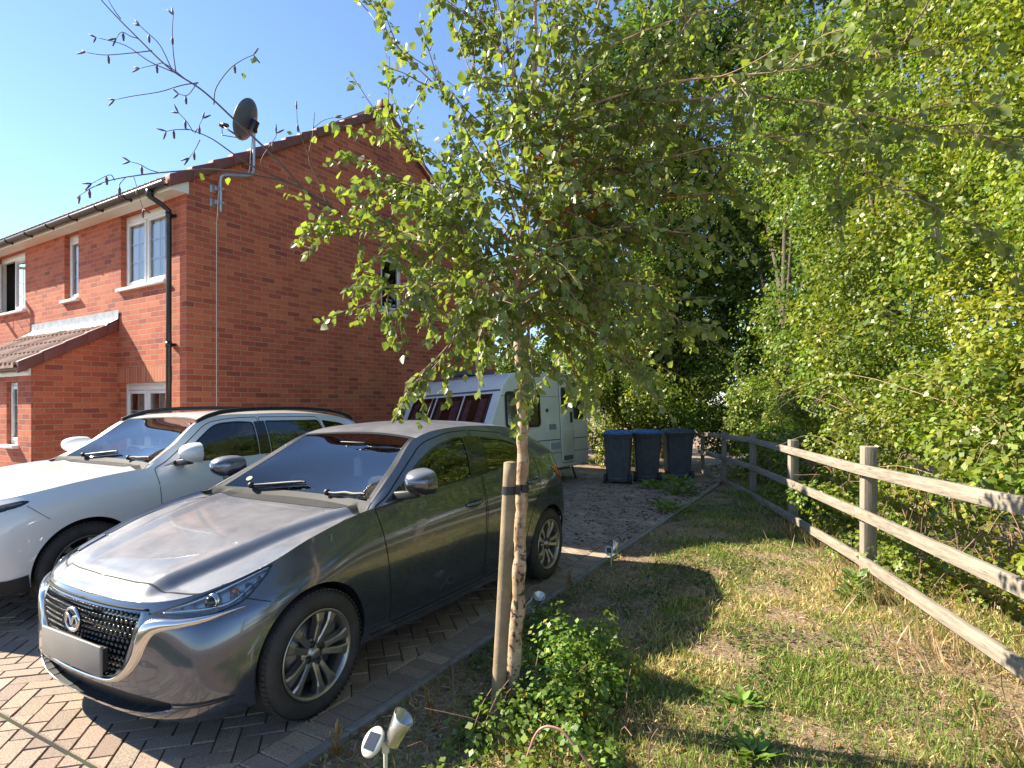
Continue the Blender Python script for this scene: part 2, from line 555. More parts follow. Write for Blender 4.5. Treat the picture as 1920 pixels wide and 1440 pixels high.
M_VERGE = plain("red_brown_verge", (0.17, 0.055, 0.045), 0.6, var=0.14, vscale=6, bump=0.1, bscale=50)
M_LEAD = plain("lead_flashing", (0.30, 0.31, 0.32), 0.55, metal=0.3, var=0.3, vscale=9, bump=0.4, bscale=16)
M_CREAM = plain("stone_sill", (0.66, 0.60, 0.50), 0.7, var=0.06, vscale=6)
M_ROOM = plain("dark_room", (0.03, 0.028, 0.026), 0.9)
M_BLIND = plain("white_blind", (0.86, 0.86, 0.86), 0.8)
M_GALV = plain("galvanised_steel", (0.42, 0.44, 0.46), 0.42, metal=0.75, var=0.12, vscale=20)
M_CURTAIN = plain("patterned_curtain", (0.42, 0.34, 0.30), 0.9, var=0.45, vscale=9)

def glass_mat(name, tint, trans, rough=0.015, ior=1.5, mul=1.6):
    """thin pane: clear by 'trans', with the mirror reflection of glass on top"""
    t = NT(name)
    t.n.remove(t.p)
    tr = t.n.new("ShaderNodeBsdfTransparent"); tr.inputs[0].default_value = (*tint, 1)
    gl = t.n.new("ShaderNodeBsdfGlossy"); gl.inputs["Roughness"].default_value = rough; gl.inputs[0].default_value = (0.95, 0.97, 1.0, 1)
    fr = t.n.new("ShaderNodeFresnel"); fr.inputs[0].default_value = ior
    k = t.math('MINIMUM', t.math('ADD', t.math('MULTIPLY', fr.outputs[0], mul), 1.0 - trans), 1.0)
    ms = t.n.new("ShaderNodeMixShader"); t.link(k, ms.inputs[0]); t.link(tr.outputs[0], ms.inputs[1]); t.link(gl.outputs[0], ms.inputs[2])
    t.link(ms.outputs[0], t.out.inputs[0])
    return t.m
M_PANE = glass_mat("window_glass", (0.94, 0.96, 0.96), 0.97, 0.01, mul=1.1)

H_R = Vector((math.cos(R(32.0)), -math.sin(R(32.0)), 0))      # along the front, towards the right
H_S = Vector((math.sin(R(32.0)), math.cos(R(32.0)), 0))       # into the plot, along the gable wall
H_ORG = Vector((-4.31, 7.79, 0))
def hpt(x, y, z): return H_ORG + H_R * x + H_S * y + Vector((0, 0, z))
house = empty("brick_house", H_ORG, -R(32.0), "two storey red brick house with brown tiled roof and lean-to porch", "house")

def wall_with_holes(mb, u0, u1, z0, ztop, holes, plane, thick):
    """wall on plane 'y' (front, faces -y) or 'x' (gable, faces +x); holes (u0,u1,z0,z1); rectangles butt, never overlap"""
    us = sorted(set([u0, u1] + [h[0] for h in holes] + [h[1] for h in holes]))
    for a, b in zip(us[:-1], us[1:]):
        mid = (a + b) / 2
        hs = sorted([h for h in holes if h[0] <= mid <= h[1]], key=lambda h: h[2])
        z = z0
        for h in hs:
            if h[2] > z + 1e-6: mb.append((a, b, z, h[2]))
            z = h[3]
        if ztop > z + 1e-6: mb.append((a, b, z, ztop))

FRONT_HOLES = [(-1.744, -0.516, 3.25, 4.33), (-3.62, -3.115, 3.25, 4.33), (-6.52, -5.20, 3.25, 4.33), (-1.744, -0.516, 0.85, 1.86)]
rects = []
wall_with_holes(rects, -11.5, 0.0, -0.05, 4.42, FRONT_HOLES, 'y', 0.1)
mb = MB()
for a, b_, z0, z1 in rects:
    mb.add([(a, 0, z0), (b_, 0, z0), (b_, 0, z1), (a, 0, z1)], [(0, 1, 2, 3)])
for a, b_, z0, z1 in FRONT_HOLES:                                   # reveals
    for q in ([(a, 0, z0), (a, 0, z1), (a, 0.1, z1), (a, 0.1, z0)], [(b_, 0, z1), (b_, 0, z0), (b_, 0.1, z0), (b_, 0.1, z1)],
              [(a, 0, z1), (b_, 0, z1), (b_, 0.1, z1), (a, 0.1, z1)], [(b_, 0, z0), (a, 0, z0), (a, 0.1, z0), (b_, 0.1, z0)]):
        mb.add(q, [(0, 1, 2, 3)])
mb.build("front_wall", M_BRICK, house, normals=False)
GW = 7.36
def roof_z(y): return 4.60 + 0.652 * min(y, GW - y)
SIDE_HOLE = (3.58, 4.19, 3.28, 4.33)
rects = []
wall_with_holes(rects, 0.0, GW, -0.05, 4.40, [SIDE_HOLE], 'x', 0.1)
mb = MB()
for a, b_, z0, z1 in rects:
    mb.add([(0, a, z0), (0, b_, z0), (0, b_, z1), (0, a, z1)], [(0, 1, 2, 3)])
mb.add([(0, 0, 4.40), (0, GW, 4.40), (0, GW, 4.545), (0, GW / 2, roof_z(GW / 2) - 0.055), (0, 0, 4.545)], [(0, 1, 2, 3, 4)])
a, b_, z0, z1 = SIDE_HOLE
for q in ([(0, a, z0), (0, a, z1), (-0.1, a, z1), (-0.1, a, z0)], [(0, b_, z1), (0, b_, z0), (-0.1, b_, z0), (-0.1, b_, z1)],
          [(0, a, z1), (0, b_, z1), (-0.1, b_, z1), (-0.1, a, z1)], [(0, b_, z0), (0, a, z0), (-0.1, a, z0), (-0.1, b_, z0)]):
    mb.add(q, [(0, 1, 2, 3)])
mb.add([(-11.5, GW, -0.05), (0, GW, -0.05), (0, GW, 4.5), (-11.5, GW, 4.5)], [(3, 2, 1, 0)])
mb.build("gable_wall", M_BRICK, house, normals=False)
# roof slabs with a wavy row of tile ends at the eaves
mb = MB()
ey = -0.27
for sgn in (0, 1):
    f = (lambda y: y) if sgn == 0 else (lambda y: GW - y)
    top = [(-11.6, f(ey), roof_z(ey)), (0.05, f(ey), roof_z(ey)), (0.05, f(GW / 2), roof_z(GW / 2)), (-11.6, f(GW / 2), roof_z(GW / 2))]
    bot = [(x, y, z - 0.045) for x, y, z in top]
    mb.hexa(bot, top)
x = -11.5
while x < 0.0:
    mb.tube([(x, ey - 0.035, roof_z(ey) - 0.002), (x, ey + 0.35, roof_z(ey + 0.35) + 0.016)], [0.036, 0.03], 8)
    x += 0.15
for k in range(11):
    yy = ey + 0.345 * k
    mb.box((-5.8, yy + 0.17, roof_z(yy + 0.17) + 0.01), (11.5, 0.36, 0.016), Matrix.Rotation(math.atan(0.652) - 0.02, 3, 'X'))
mb.tube([(-11.6, GW / 2, roof_z(GW / 2) + 0.0), (0.04, GW / 2, roof_z(GW / 2) + 0.0)], 0.11, 12)
mb.build("roof", M_TILE, house, normals=True)
# stepped dry-verge caps up both slopes of the gable
mb = MB()
for sgn in (0, 1):
    L = 0.345
    n = int((GW / 2 + 0.25) / (L * 0.8375)) + 1
    for k in range(n):
        y0 = ey + 0.02 + k * 0.29; y1 = y0 + 0.315
        if y0 > GW / 2 - 0.02: break
        y1 = min(y1, GW / 2 + 0.02)
        lift = 0.028
        za, zb = roof_z(y0) if y0 < GW / 2 else roof_z(GW / 2), 4.60 + 0.652 * y1
        za = 4.60 + 0.652 * y0
        pts = []
        for (y, z, e) in ((y0, za, 0.042), (y1, zb, 0.004)):
            yy = y if sgn == 0 else GW - y
            pts += [(-0.06, yy, z + lift + e), (0.075, yy, z + lift + e), (0.075, yy, z - 0.115 + e * 0.6), (-0.0, yy, z - 0.115 + e * 0.6)]
        mb.hexa(pts[:4], pts[4:])
mb.box((0.02, GW / 2, roof_z(GW / 2) + 0.06), (0.12, 0.3, 0.14))
mb.build("verge_caps", M_VERGE, house, bevel=0.008, seg=2)
# soffit, fascia
mb = MB()
mb.span((-11.5, -0.20, 4.333), (0.03, -0.004, 4.345))
mb.build("soffit", M_FASCIA, house)
mb = MB()
mb.span((-11.5, -0.222, 4.325), (0.033, -0.203, 4.425))
mb.hexa([(0.004, -0.202, 4.33), (0.033, -0.202, 4.33), (0.033, 0.02, 4.33), (0.004, 0.02, 4.33)],
        [(0.004, -0.202, 4.41), (0.033, -0.202, 4.41), (0.033, 0.02, 4.50), (0.004, 0.02, 4.50)])
mb.build("fascia", M_FASCIA, house, bevel=0.003)
# gutter: half-round channel, with its brackets
mb = MB()
ring = [(math.cos(R(180 + 180 * k / 10)) * 0.056, math.sin(R(180 + 180 * k / 10)) * 0.056) for k in range(11)]
ring += [(x * 0.93, y * 0.93) for x, y in reversed(ring)]
def gutter(mb, x0, x1, y, z, s=1.0):
    A = [(x0, y + p[0] * s, z + p[1] * s) for p in ring]; B = [(x1, y + p[0] * s, z + p[1] * s) for p in ring]
    n = len(ring)
    mb.add(A + B, [(i, (i + 1) % n, n + (i + 1) % n, n + i) for i in range(n)], True)
    mb.add(A, [tuple(range(n))]); mb.add(B, [tuple(range(n))[::-1]])
gutter(mb, -11.5, 0.03, -0.281, 4.405)
g = mb.build("gutter", M_BLACKPVC, house)
for x in [-0.95 - 0.82 * k for k in range(12)]:
    mb = MB()
    mb.tube([(x, -0.281 + p[0] * 1.1, 4.405 + p[1] * 1.1) for p in ring[:11]], 0.007, 6)
    mb.span((x - 0.012, -0.335, 4.40), (x + 0.012, -0.3, 4.416))
    mb.hexa([(x - 0.015, -0.224, 4.33), (x + 0.015, -0.224, 4.33), (x + 0.015, -0.223, 4.33), (x - 0.015, -0.223, 4.33)],
            [(x - 0.015, -0.28, 4.36), (x + 0.015, -0.28, 4.36), (x + 0.015, -0.223, 4.42), (x - 0.015, -0.223, 4.42)])
    mb.build("gutter_bracket", M_BLACKPVC, g)
# downpipe with swan neck and clips
mb = MB()
dx = -0.285
mb.tube([(dx - 0.07, -0.281, 4.36), (dx - 0.07, -0.281, 4.28), (dx - 0.02, -0.17, 4.21), (dx, -0.075, 4.14), (dx, -0.075, 3.9), (dx, -0.075, 0.0)], 0.034, 14)
mb.lathe([(0.034, -0.05), (0.046, -0.05), (0.046, 0.05), (0.034, 0.05)], 16, 'z', (dx - 0.07, -0.281, 4.33))
for z in (4.08, 2.35, 0.9):
    mb.lathe([(0.034, -0.035), (0.041, -0.035), (0.041, 0.035), (0.034, 0.035)], 16, 'z', (dx, -0.075, z))
    mb.span((dx - 0.06, -0.04, z - 0.016), (dx + 0.06, -0.004, z + 0.016))
mb.build("downpipe", M_BLACKPVC, house)

def window(parent, x0, x1, z0, z1, y, lights, bars_v, bars_h, sill=True, inside='blind', axis='y', label=None, head=0.0, open_first=False):
    """upvc casement; axis 'y': in a front wall (outer face at y), axis 'x': in the gable (outer face at x=-y)"""
    def P(x, yy, z): return (x, yy, z) if axis == 'y' else (-yy, x, z)
    def S(mb, a, b): mb.span(P(*a), P(*b))
    w = empty("window", (0, 0, 0)); w.parent = parent
    if label: w["label"] = label
    mb = MB()
    fr = 0.052
    S(mb, (x0 + 0.002, y, z0 + 0.004), (x0 + fr, y + 0.06, z1 - 0.002)); S(mb, (x1 - fr, y, z0 + 0.004), (x1 - 0.002, y + 0.06, z1 - 0.002))
    S(mb, (x0 + fr, y, z0 + 0.004), (x1 - fr, y + 0.06, z0 + fr)); S(mb, (x0 + fr, y, z1 - fr - head), (x1 - fr, y + 0.06, z1 - 0.002))
    if head > 0: S(mb, (x0 + fr + 0.1, y - 0.012, z1 - head - 0.01), (x1 - fr - 0.15, y, z1 - head + 0.012))
    xs = np.linspace(x0 + fr, x1 - fr, lights + 1)
    panes = []
    zt = z1 - fr - head
    for k in range(lights):
        a = xs[k] + (0.02 if k else 0); b = xs[k + 1] - (0.02 if k < lights - 1 else 0)
        if k < lights - 1: S(mb, (xs[k + 1] - 0.02, y, z0 + fr), (xs[k + 1] + 0.02, y + 0.06, zt))
        if open_first and k == 0:
            panes.append(None); continue
        s = 0.048
        S(mb, (a + 0.003, y - 0.014, z0 + fr + 0.003), (a + s, y + 0.045, zt - 0.003)); S(mb, (b - s, y - 0.014, z0 + fr + 0.003), (b - 0.003, y + 0.045, zt - 0.003))
        S(mb, (a + s, y - 0.014, z0 + fr + 0.003), (b - s, y + 0.045, z0 + fr + s)); S(mb, (a + s, y - 0.014, zt - s), (b - s, y + 0.045, zt - 0.003))
        panes.append((a + s, b - s, z0 + fr + s, zt - s))
    mb.build("window_frame", M_UPVC, w, bevel=0.004, seg=2)
    gl = MB(); br = MB(); bl = MB()
    for pq in panes:
        if pq is None: continue
        a, b, c, d = pq
        gl.add([P(a, y + 0.012, c), P(b, y + 0.012, c), P(b, y + 0.012, d), P(a, y + 0.012, d)], [(0, 1, 2, 3)])
        for k in range(bars_v):
            xx = a + (b - a) * (k + 1) / (bars_v + 1)
            S(br, (xx - 0.009, y + 0.016, c), (xx + 0.009, y + 0.026, d))
        for fz in bars_h:
            zz = c + (d - c) * fz
            S(br, (a, y + 0.0155, zz - 0.009), (b, y + 0.0265, zz + 0.009))
    gl.build("pane", M_PANE, w)
    if br.v and bars_v: br.build("glazing_bars", M_UPVC, w)
    elif br.v:
        for k in range(0, len(br.v), 8):
            one = MB(); one.add(br.v[k:k + 8], [(0, 1, 3, 2), (4, 6, 7, 5), (0, 4, 5, 1), (2, 3, 7, 6), (0, 2, 6, 4), (1, 5, 7, 3)]); one.build("glazing_bar", M_UPVC, w)
    rm = MB()
    if inside == 'blind':
        for pq in panes:
            if pq is None: continue
            a, b, c, d = pq
            n = 9
            for k in range(n):
                u0 = a - 0.04 + (b - a + 0.08) * k / n; u1 = a - 0.04 + (b - a + 0.08) * (k + 1) / n
                bl.add([P(u0, y + 0.045, c - 0.05), P(u1, y + 0.06, c - 0.05), P(u1, y + 0.06, d + 0.05), P(u0, y + 0.045, d + 0.05)], [(0, 1, 2, 3)])
        bl.build("blind", M_BLIND, w)
    elif inside == 'curtain':
        G = []
        for k in range(41):
            u = x0 + (x1 - x0) * k / 40
            G.append([P(u, y + 0.14 + 0.02 * math.sin(k * 1.3), z0), P(u, y + 0.14 + 0.02 * math.sin(k * 1.3 + 0.4), z1)])
        bl.grid(G); bl.build("curtain", M_CURTAIN, w)
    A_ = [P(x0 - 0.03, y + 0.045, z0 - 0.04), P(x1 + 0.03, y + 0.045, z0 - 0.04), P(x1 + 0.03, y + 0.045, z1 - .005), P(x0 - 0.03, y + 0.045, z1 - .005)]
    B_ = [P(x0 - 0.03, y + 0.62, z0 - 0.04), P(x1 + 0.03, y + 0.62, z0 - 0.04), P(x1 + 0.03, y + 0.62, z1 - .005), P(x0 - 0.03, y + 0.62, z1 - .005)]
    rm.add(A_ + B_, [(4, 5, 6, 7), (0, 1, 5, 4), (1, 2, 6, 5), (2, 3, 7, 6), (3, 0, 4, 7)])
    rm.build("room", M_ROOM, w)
    if sill:
        mb = MB(); S(mb, (x0 - 0.06, -0.055 if axis == 'y' and y < 0.5 and y > -0.5 else y - 0.13, z0 - 0.045), (x1 + 0.06, y + 0.0, z0 + 0.002))
        mb.build("sill", M_UPVC, w, bevel=0.006)
    return w
window(house, -1.744, -0.516, 3.25, 4.33, 0.075, 2, 1, (0.34, 0.67), label="two light white window with pale blinds under the eaves", head=0.055)
window(house, -3.62, -3.115, 3.25, 4.33, 0.075, 1, 0, (0.34, 0.67), label="slim single light white window above the porch", head=0.055)
wl_ = window(house, -6.52, -5.20, 3.25, 4.33, 0.075, 2, 1, (0.34, 0.67), inside='dark', label="white window with one casement swung open", head=0.055, open_first=True)
window(house, -1.744, -0.516, 0.85, 1.86, 0.075, 2, 1, (0.34, 0.67), inside='curtain', label="ground floor window with patterned curtains beside the downpipe", head=0.055)
window(house, SIDE_HOLE[0], SIDE_HOLE[1], SIDE_HOLE[2], SIDE_HOLE[3], 0.075, 1, 0, (), axis='x', inside='dark', label="small white window in the gable wall", head=0.0)
# the open casement, hinged at its left side
oc = empty("open_casement", (-6.465, 0.055, 0)); oc.parent = wl_; oc.rotation_euler = (0, 0, R(-62))
mb = MB()
for a in ((0, 0.05), (0.49, 0.54)): mb.span((a[0], -0.03, 3.31), (a[1], 0.03, 4.22))
mb.span((0.05, -0.03, 3.31), (0.49, 0.03, 3.36)); mb.span((0.05, -0.03, 4.17), (0.49, 0.03, 4.22))
mb.span((0.265, -0.006, 3.36), (0.275, 0.006, 4.17)); mb.span((0.05, -0.0065, 3.64), (0.49, 0.0065, 3.65)); mb.span((0.05, -0.0065, 3.90), (0.49, 0.0065, 3.91))
ocm = mb.build("casement_frame", M_UPVC, wl_, bevel=0.004)
mb = MB(); mb.add([(0.05, 0.009, 3.36), (0.49, 0.009, 3.36), (0.49, 0.009, 4.17), (0.05, 0.009, 4.17)], [(0, 1, 2, 3)])
ocp = mb.build("casement_pane", M_PANE, wl_)
for o in (ocm, ocp):
    o.location = oc.location; o.rotation_euler = oc.rotation_euler
bpy.data.objects.remove(oc)
# soldier course over the ground floor window
mb = MB(); mb.span((-1.80, -0.006, 1.863), (-0.36, -0.001, 2.08)); mb.build("soldier_course", M_SOLDIER, house)

# ---- lean-to porch
PX0, PX1, PY = -4.78, -1.85, -1.05
def proof(y): return 2.75 + 0.583 * y
porch = empty("porch", (0, 0, 0)); porch.parent = house
porch["label"] = "single storey brick porch with lean-to tiled roof"
mb = MB()
PH = [(-2.69, -2.30, 0.985, 1.86), (-4.45, -3.45, 0.0, 1.9)]
rects = []
wall_with_holes(rects, PX0, PX1, -0.05, 1.96, PH, 'y', 0.1)
for a, b_, z0, z1 in rects:
    mb.add([(a, PY, z0), (b_, PY, z0), (b_, PY, z1), (a, PY, z1)], [(0, 1, 2, 3)])
for a, b_, z0, z1 in PH:
    for q in ([(a, PY, z0), (a, PY, z1), (a, PY + 0.1, z1), (a, PY + 0.1, z0)], [(b_, PY, z1), (b_, PY, z0), (b_, PY + 0.1, z0), (b_, PY + 0.1, z1)],
              [(a, PY, z1), (b_, PY, z1), (b_, PY + 0.1, z1), (a, PY + 0.1, z1)], [(b_, PY, z0), (a, PY, z0), (a, PY + 0.1, z0), (b_, PY + 0.1, z0)]):
        mb.add(q, [(0, 1, 2, 3)])
for xx, fl in ((PX1, 1), (PX0, -1)):
    q = [(xx, PY, -0.05), (xx, -0.001, -0.05), (xx, -0.001, proof(0) - 0.06), (xx, PY, proof(PY) - 0.06)]
    mb.add(q if fl > 0 else q[::-1], [(0, 1, 2, 3)])
mb.build("porch_wall", M_BRICK, porch, normals=False)
mb = MB()
y0 = PY - 0.16
mb.hexa([(PX0 - 0.05, y0, proof(y0) - 0.04), (PX1 + 0.03, y0, proof(y0) - 0.04), (PX1 + 0.03, -0.003, proof(0) - 0.04), (PX0 - 0.05, -0.003, proof(0) - 0.04)],
        [(PX0 - 0.05, y0, proof(y0)), (PX1 + 0.03, y0, proof(y0)), (PX1 + 0.03, -0.003, proof(0)), (PX0 - 0.05, -0.003, proof(0))])
# four courses of double-roll tiles: corrugated sheets that step at each course
ncol = 160
for k in range(4):
    ya = y0 - 0.03 + k * 0.305; yb = min(ya + 0.325, -0.004)
    G = []
    for i in range(ncol + 1):
        xx = PX0 - 0.03 + (PX1 + 0.02 - PX0) * i / ncol
        ph = (xx / 0.15) % 1.0
        roll = 0.048 * max(0.0, math.sin(math.pi * min(1.0, ph / 0.6))) ** 0.7 if ph < 0.6 else 0.0
        G.append([(xx, ya, proof(ya) + 0.004 - 0.0), (xx, ya, proof(ya) + 0.034 + roll), (xx, yb, proof(yb) + 0.012 + roll)])
    mb.grid(G, smooth=False)
mb.build("porch_roof", M_TILE, porch)
mb = MB()
for k in range(5):
    ya = y0 + k * 0.262; yb = min(ya + 0.285, -0.01)
    pts = []
    for y, e in ((ya, 0.014), (yb, 0.0)):
        z = proof(y)
        pts += [(PX1 - 0.03, y, z + 0.055 + e), (PX1 + 0.062, y, z + 0.055 + e), (PX1 + 0.062, y, z - 0.10 + e), (PX1 + 0.004, y, z - 0.10 + e)]
    mb.hexa(pts[:4], pts[4:])
mb.build("porch_verge", M_VERGE, porch, bevel=0.006)
mb = MB()
G = []
for i in range(61):
    xx = PX0 - 0.1 + (PX1 + 0.07 - PX0 + 0.1) * i / 60
    wob = 0.006 * math.sin(i * 1.7) + 0.004 * math.sin(i * 4.1)
    G.append([(xx, -0.016, proof(0) + 0.20), (xx, -0.02, proof(0) + 0.09), (xx, -0.028, proof(0) + 0.055 + wob), (xx, -0.16, proof(-0.16) + 0.062 + wob), (xx, -0.20, proof(-0.2) + 0.046 - wob)])
mb.grid(G)
mb.build("lead_flashing", M_LEAD, porch, normals=False)
mb = MB(); mb.span((PX0, PY - 0.03, 1.935), (PX1 + 0.012, PY - 0.006, 2.03)); mb.build("porch_fascia", M_FASCIA, porch)
mb = MB(); gutter(mb, PX0, PX1 - 0.02, PY - 0.09, 2.045, 0.95); mb.build("porch_gutter", M_BLACKPVC, porch)
window(house, -2.69, -2.30, 0.985, 1.86, PY + 0.05, 1, 0, (0.34, 0.67), label="narrow white window in the porch front", inside='dark')
mb = MB(); mb.span((-4.44, PY + 0.03, 0.0), (-3.46, PY + 0.08, 1.895)); mb.build("front_door", plain("door_paint", (0.02, 0.03, 0.05), 0.35), house, bevel=0.01)

# ---- satellite dish on a cranked pole
dish = empty("satellite_dish", hpt(0.10, 0.42, 4.35), -R(32.0), "grey satellite dish on a bent steel pole above the gable verge", "satellite dish")
mb = MB()
mb.tube(catmull([(0, 0, -0.16), (0, 0, 0.1), (0, 0.0, 0.29), (0.02, 0.05, 0.36), (0.02, 0.38, 0.46), (0.02, 0.47, 0.54), (0.02, 0.49, 0.7), (0.02, 0.49, 1.33)], 40), 0.021, 12)
mb.build("pole", M_GALV, dish)
for z in (-0.03, 0.16):
    mb = MB()
    mb.span((-0.098, -0.10, z - 0.05), (-0.088, -0.01, z + 0.05)); mb.span((-0.088, -0.07, z - 0.03), (-0.02, -0.03, z + 0.03))
    mb.span((-0.05, -0.03, z - 0.018), (0.03, 0.035, z + 0.018))
    mb.build("wall_bracket", M_GALV, dish, bevel=0.004)
M_DISH = plain("grey_dish_paint", (0.085, 0.10, 0.125), 0.45, var=0.1, vscale=8)
# reflector: shallow bowl whose mouth faces the sun side
# (dish axis points left, a little up and towards the viewer)
ax = Vector((-0.80, -0.38, 0.36)).normalized()
Rm = rot_to(ax)
cen = Vector((0.0, 0.42, 1.27))
mb = MB()
prof = [(0.0, 0.0), (0.06, 0.002), (0.12, 0.009), (0.18, 0.021), (0.24, 0.038), (0.29, 0.056), (0.297, 0.057), (0.297, 0.05), (0.24, 0.032), (0.18, 0.015), (0.12, 0.003), (0.06, -0.004), (0.0, -0.006)]
G = []
for k in range(41):
    th = 2 * math.pi * k / 40
    G.append([cen + Rm @ Vector((h, r * math.cos(th) * 0.86, r * math.sin(th))) for r, h in prof])
mb.grid(G)
mb.build("reflector", M_DISH, dish, weld=1e-5)
mb = MB()
foot = cen + Rm @ Vector((0.01, 0, -0.27)); head = cen + Rm @ Vector((0.36, 0, -0.20))
mb.tube([foot, head], 0.012, 8)
mb.box(head, (0.05, 0.05, 0.05), Rm)
hb = head - Rm @ Vector((0.09, 0, -0.03)); mb.tube([head + Vector((0, 0, 0.02)), hb], [0.03, 0.026], 10)
mb.tube(catmull([head, head + Vector((0.01, 0, -0.13)), head + Vector((0.04, 0.0, -0.15)), foot], 14), 0.006, 6)
mb.build("receiver_arm", M_BLACKPVC, dish)
mb = MB()
bk = cen - ax * 0.03
mb.box(bk + Vector((0.03, 0.03, -0.06)), (0.09, 0.09, 0.16), Rm); mb.span((0.0, 0.46, 1.12), (0.05, 0.53, 1.3))
mb.build("dish_mount", M_BLACKPVC, dish, bevel=0.006)
mb = MB()
mb.tube(catmull([(0.02, 0.47, 1.1), (-0.0, 0.45, 0.8), (-0.01, 0.40, 0.5), (-0.01, 0.03, 0.33), (-0.018, -0.02, 0.1), (-0.03, -0.03, -0.18), (-0.09, -0.005, -0.27), (-0.092, -0.005, -0.5), (-0.092, -0.005, -2.0), (-0.092, -0.003, -4.3)], 60), 0.0065, 6)
mb.build("cable", plain("white_cable", (0.62, 0.55, 0.5), 0.5), dish)
# ================================================================== cars
def paint(name, base, metal, rough, dust, dust_amt, flake=0.0):
    t = NT(name)
    g = t.n.new("ShaderNodeNewGeometry")
    sz = t.n.new("ShaderNodeSeparateXYZ"); t.link(g.outputs["Normal"], sz.inputs[0])
    up = t.ramp(sz.outputs[2], [(0.35, 0.0), (0.95, 1.0)])
    nz = t.ramp(t.noise(3.0, 8, 0.72), [(0.25, 0.55), (0.75, 1.0)])
    low = t.ramp(t.noise(7, 6, 0.7), [(0.4, 0.01), (0.8, 0.10)])
    k = t.math('ADD', t.math('MULTIPLY', t.math('MULTIPLY', up, nz), dust_amt), t.math('MULTIPLY', low, min(1, dust_amt * 1.2)))
    t.set(Base_Color=t.mix(k, base, dust), Metallic=t.math('MULTIPLY', t.math('SUBTRACT', 1.0, k), metal))
    t.set(Roughness=t.math('ADD', t.math('MULTIPLY', k, 0.45), rough), Coat_Weight=t.math('SUBTRACT', 1.0, t.math('MULTIPLY', k, 0.8)), Coat_Roughness=0.025)
    return t.m
M_GREY = paint("dark_grey_metallic", (0.088, 0.105, 0.140), 0.72, 0.17, (0.33, 0.322, 0.325), 0.68)
M_WHITE = paint("white_car_paint", (0.74, 0.74, 0.73), 0.0, 0.35, (0.55, 0.52, 0.47), 0.25)
M_GLOSSBLK = plain("gloss_black", (0.008, 0.009, 0.011), 0.12, coat=0.6)
M_TRIM = plain("black_trim", (0.014, 0.015, 0.017), 0.5, var=0.2, vscale=20)
M_DARK = plain("dark_underbody", (0.008, 0.008, 0.009), 0.9)
M_CHROME = plain("satin_chrome", (0.62, 0.61, 0.60), 0.16, metal=1.0)
M_ALLOY = plain("dusty_alloy", (0.36, 0.345, 0.33), 0.34, metal=0.85, var=0.12, vscale=18, coat=0.3)
M_ALLOYDK = plain("dark_alloy", (0.16, 0.155, 0.15), 0.42, metal=0.7, var=0.15, vscale=18)
M_TYRE = plain("tyre_rubber", (0.035, 0.032, 0.030), 0.78, var=0.3, vscale=12, bump=0.15, bscale=180)
M_DISC = plain("brake_disc", (0.20, 0.19, 0.18), 0.4, metal=0.8, var=0.2, vscale=30)
M_SEAT = plain("dark_seat_cloth", (0.03, 0.03, 0.033), 0.85, var=0.3, vscale=30)
M_SEATG = plain("pale_seat_cover", (0.45, 0.44, 0.43), 0.85, var=0.15, vscale=20)
M_DASH = plain("dashboard_plastic", (0.035, 0.036, 0.04), 0.6)
M_CARGLASS = glass_mat("car_glass", (0.70, 0.78, 0.74), 0.97, 0.0)
M_SCREEN = glass_mat("windscreen_glass", (0.80, 0.86, 0.84), 0.975, 0.012, mul=1.5)
M_TINT = glass_mat("privacy_glass", (0.06, 0.065, 0.065), 0.94, 0.012)
M_LENS = glass_mat("lamp_lens", (0.94, 0.95, 0.95), 0.95, 0.01)
M_RED = plain("red_lamp", (0.42, 0.012, 0.012), 0.08, coat=0.8)
M_AMBER = plain("amber_bulb", (0.75, 0.22, 0.03), 0.2)
M_PLATE = plain("blurred_number_plate", (0.23, 0.21, 0.19), 0.5, var=0.08, vscale=5)
M_HOUSING = plain("lamp_housing", (0.66, 0.66, 0.67), 0.30, metal=0.8)
M_FRIT = plain("black_frit", (0.010, 0.011, 0.012), 0.42)
M_GAPSHADE = plain("dark_gap", (0.006, 0.006, 0.007), 0.8)  # near-black strips laid on the skin, painting the shade of panel gaps

def pchip(x, Y, xq):
    """shape-keeping cubic through rows of Y at x"""
    x = np.asarray(x, float); Y = np.asarray(Y, float); sh = Y.shape
    Y = Y.reshape(len(x), -1)
    h = np.diff(x)[:, None]; d = np.diff(Y, axis=0) / h
    m = np.zeros_like(Y)
    if len(x) > 2:
        w1 = 2 * h[1:] + h[:-1]; w2 = h[1:] + 2 * h[:-1]
        with np.errstate(divide='ignore', invalid='ignore'):
            hm = (w1 + w2) / (w1 / d[:-1] + w2 / d[1:])
        m[1:-1] = np.where(d[:-1] * d[1:] > 0, hm, 0)
        # soften: blend with the plain average so that curves do not go flat at each knot
        av = (d[:-1] * h[1:] + d[1:] * h[:-1]) / (h[1:] + h[:-1])
        m[1:-1] = 0.45 * m[1:-1] + 0.55 * av
    m[0] = d[0]; m[-1] = d[-1]
    xq = np.asarray(xq, float)
    i = np.clip(np.searchsorted(x, xq, side='right') - 1, 0, len(x) - 2)
    H = h[i]; t = ((xq - x[i]) / H[:, 0])[:, None]
    y = (2*t**3-3*t**2+1)*Y[i] + (t**3-2*t**2+t)*H*m[i] + (-2*t**3+3*t**2)*Y[i+1] + (t**3-t**2)*H*m[i+1]
    return y.reshape((len(xq),) + sh[1:])

def chord(P):
    d = np.linalg.norm(np.diff(P.reshape(len(P), -1), axis=0), axis=1)
    return np.concatenate([[0], np.cumsum(np.maximum(d, 1e-6))])

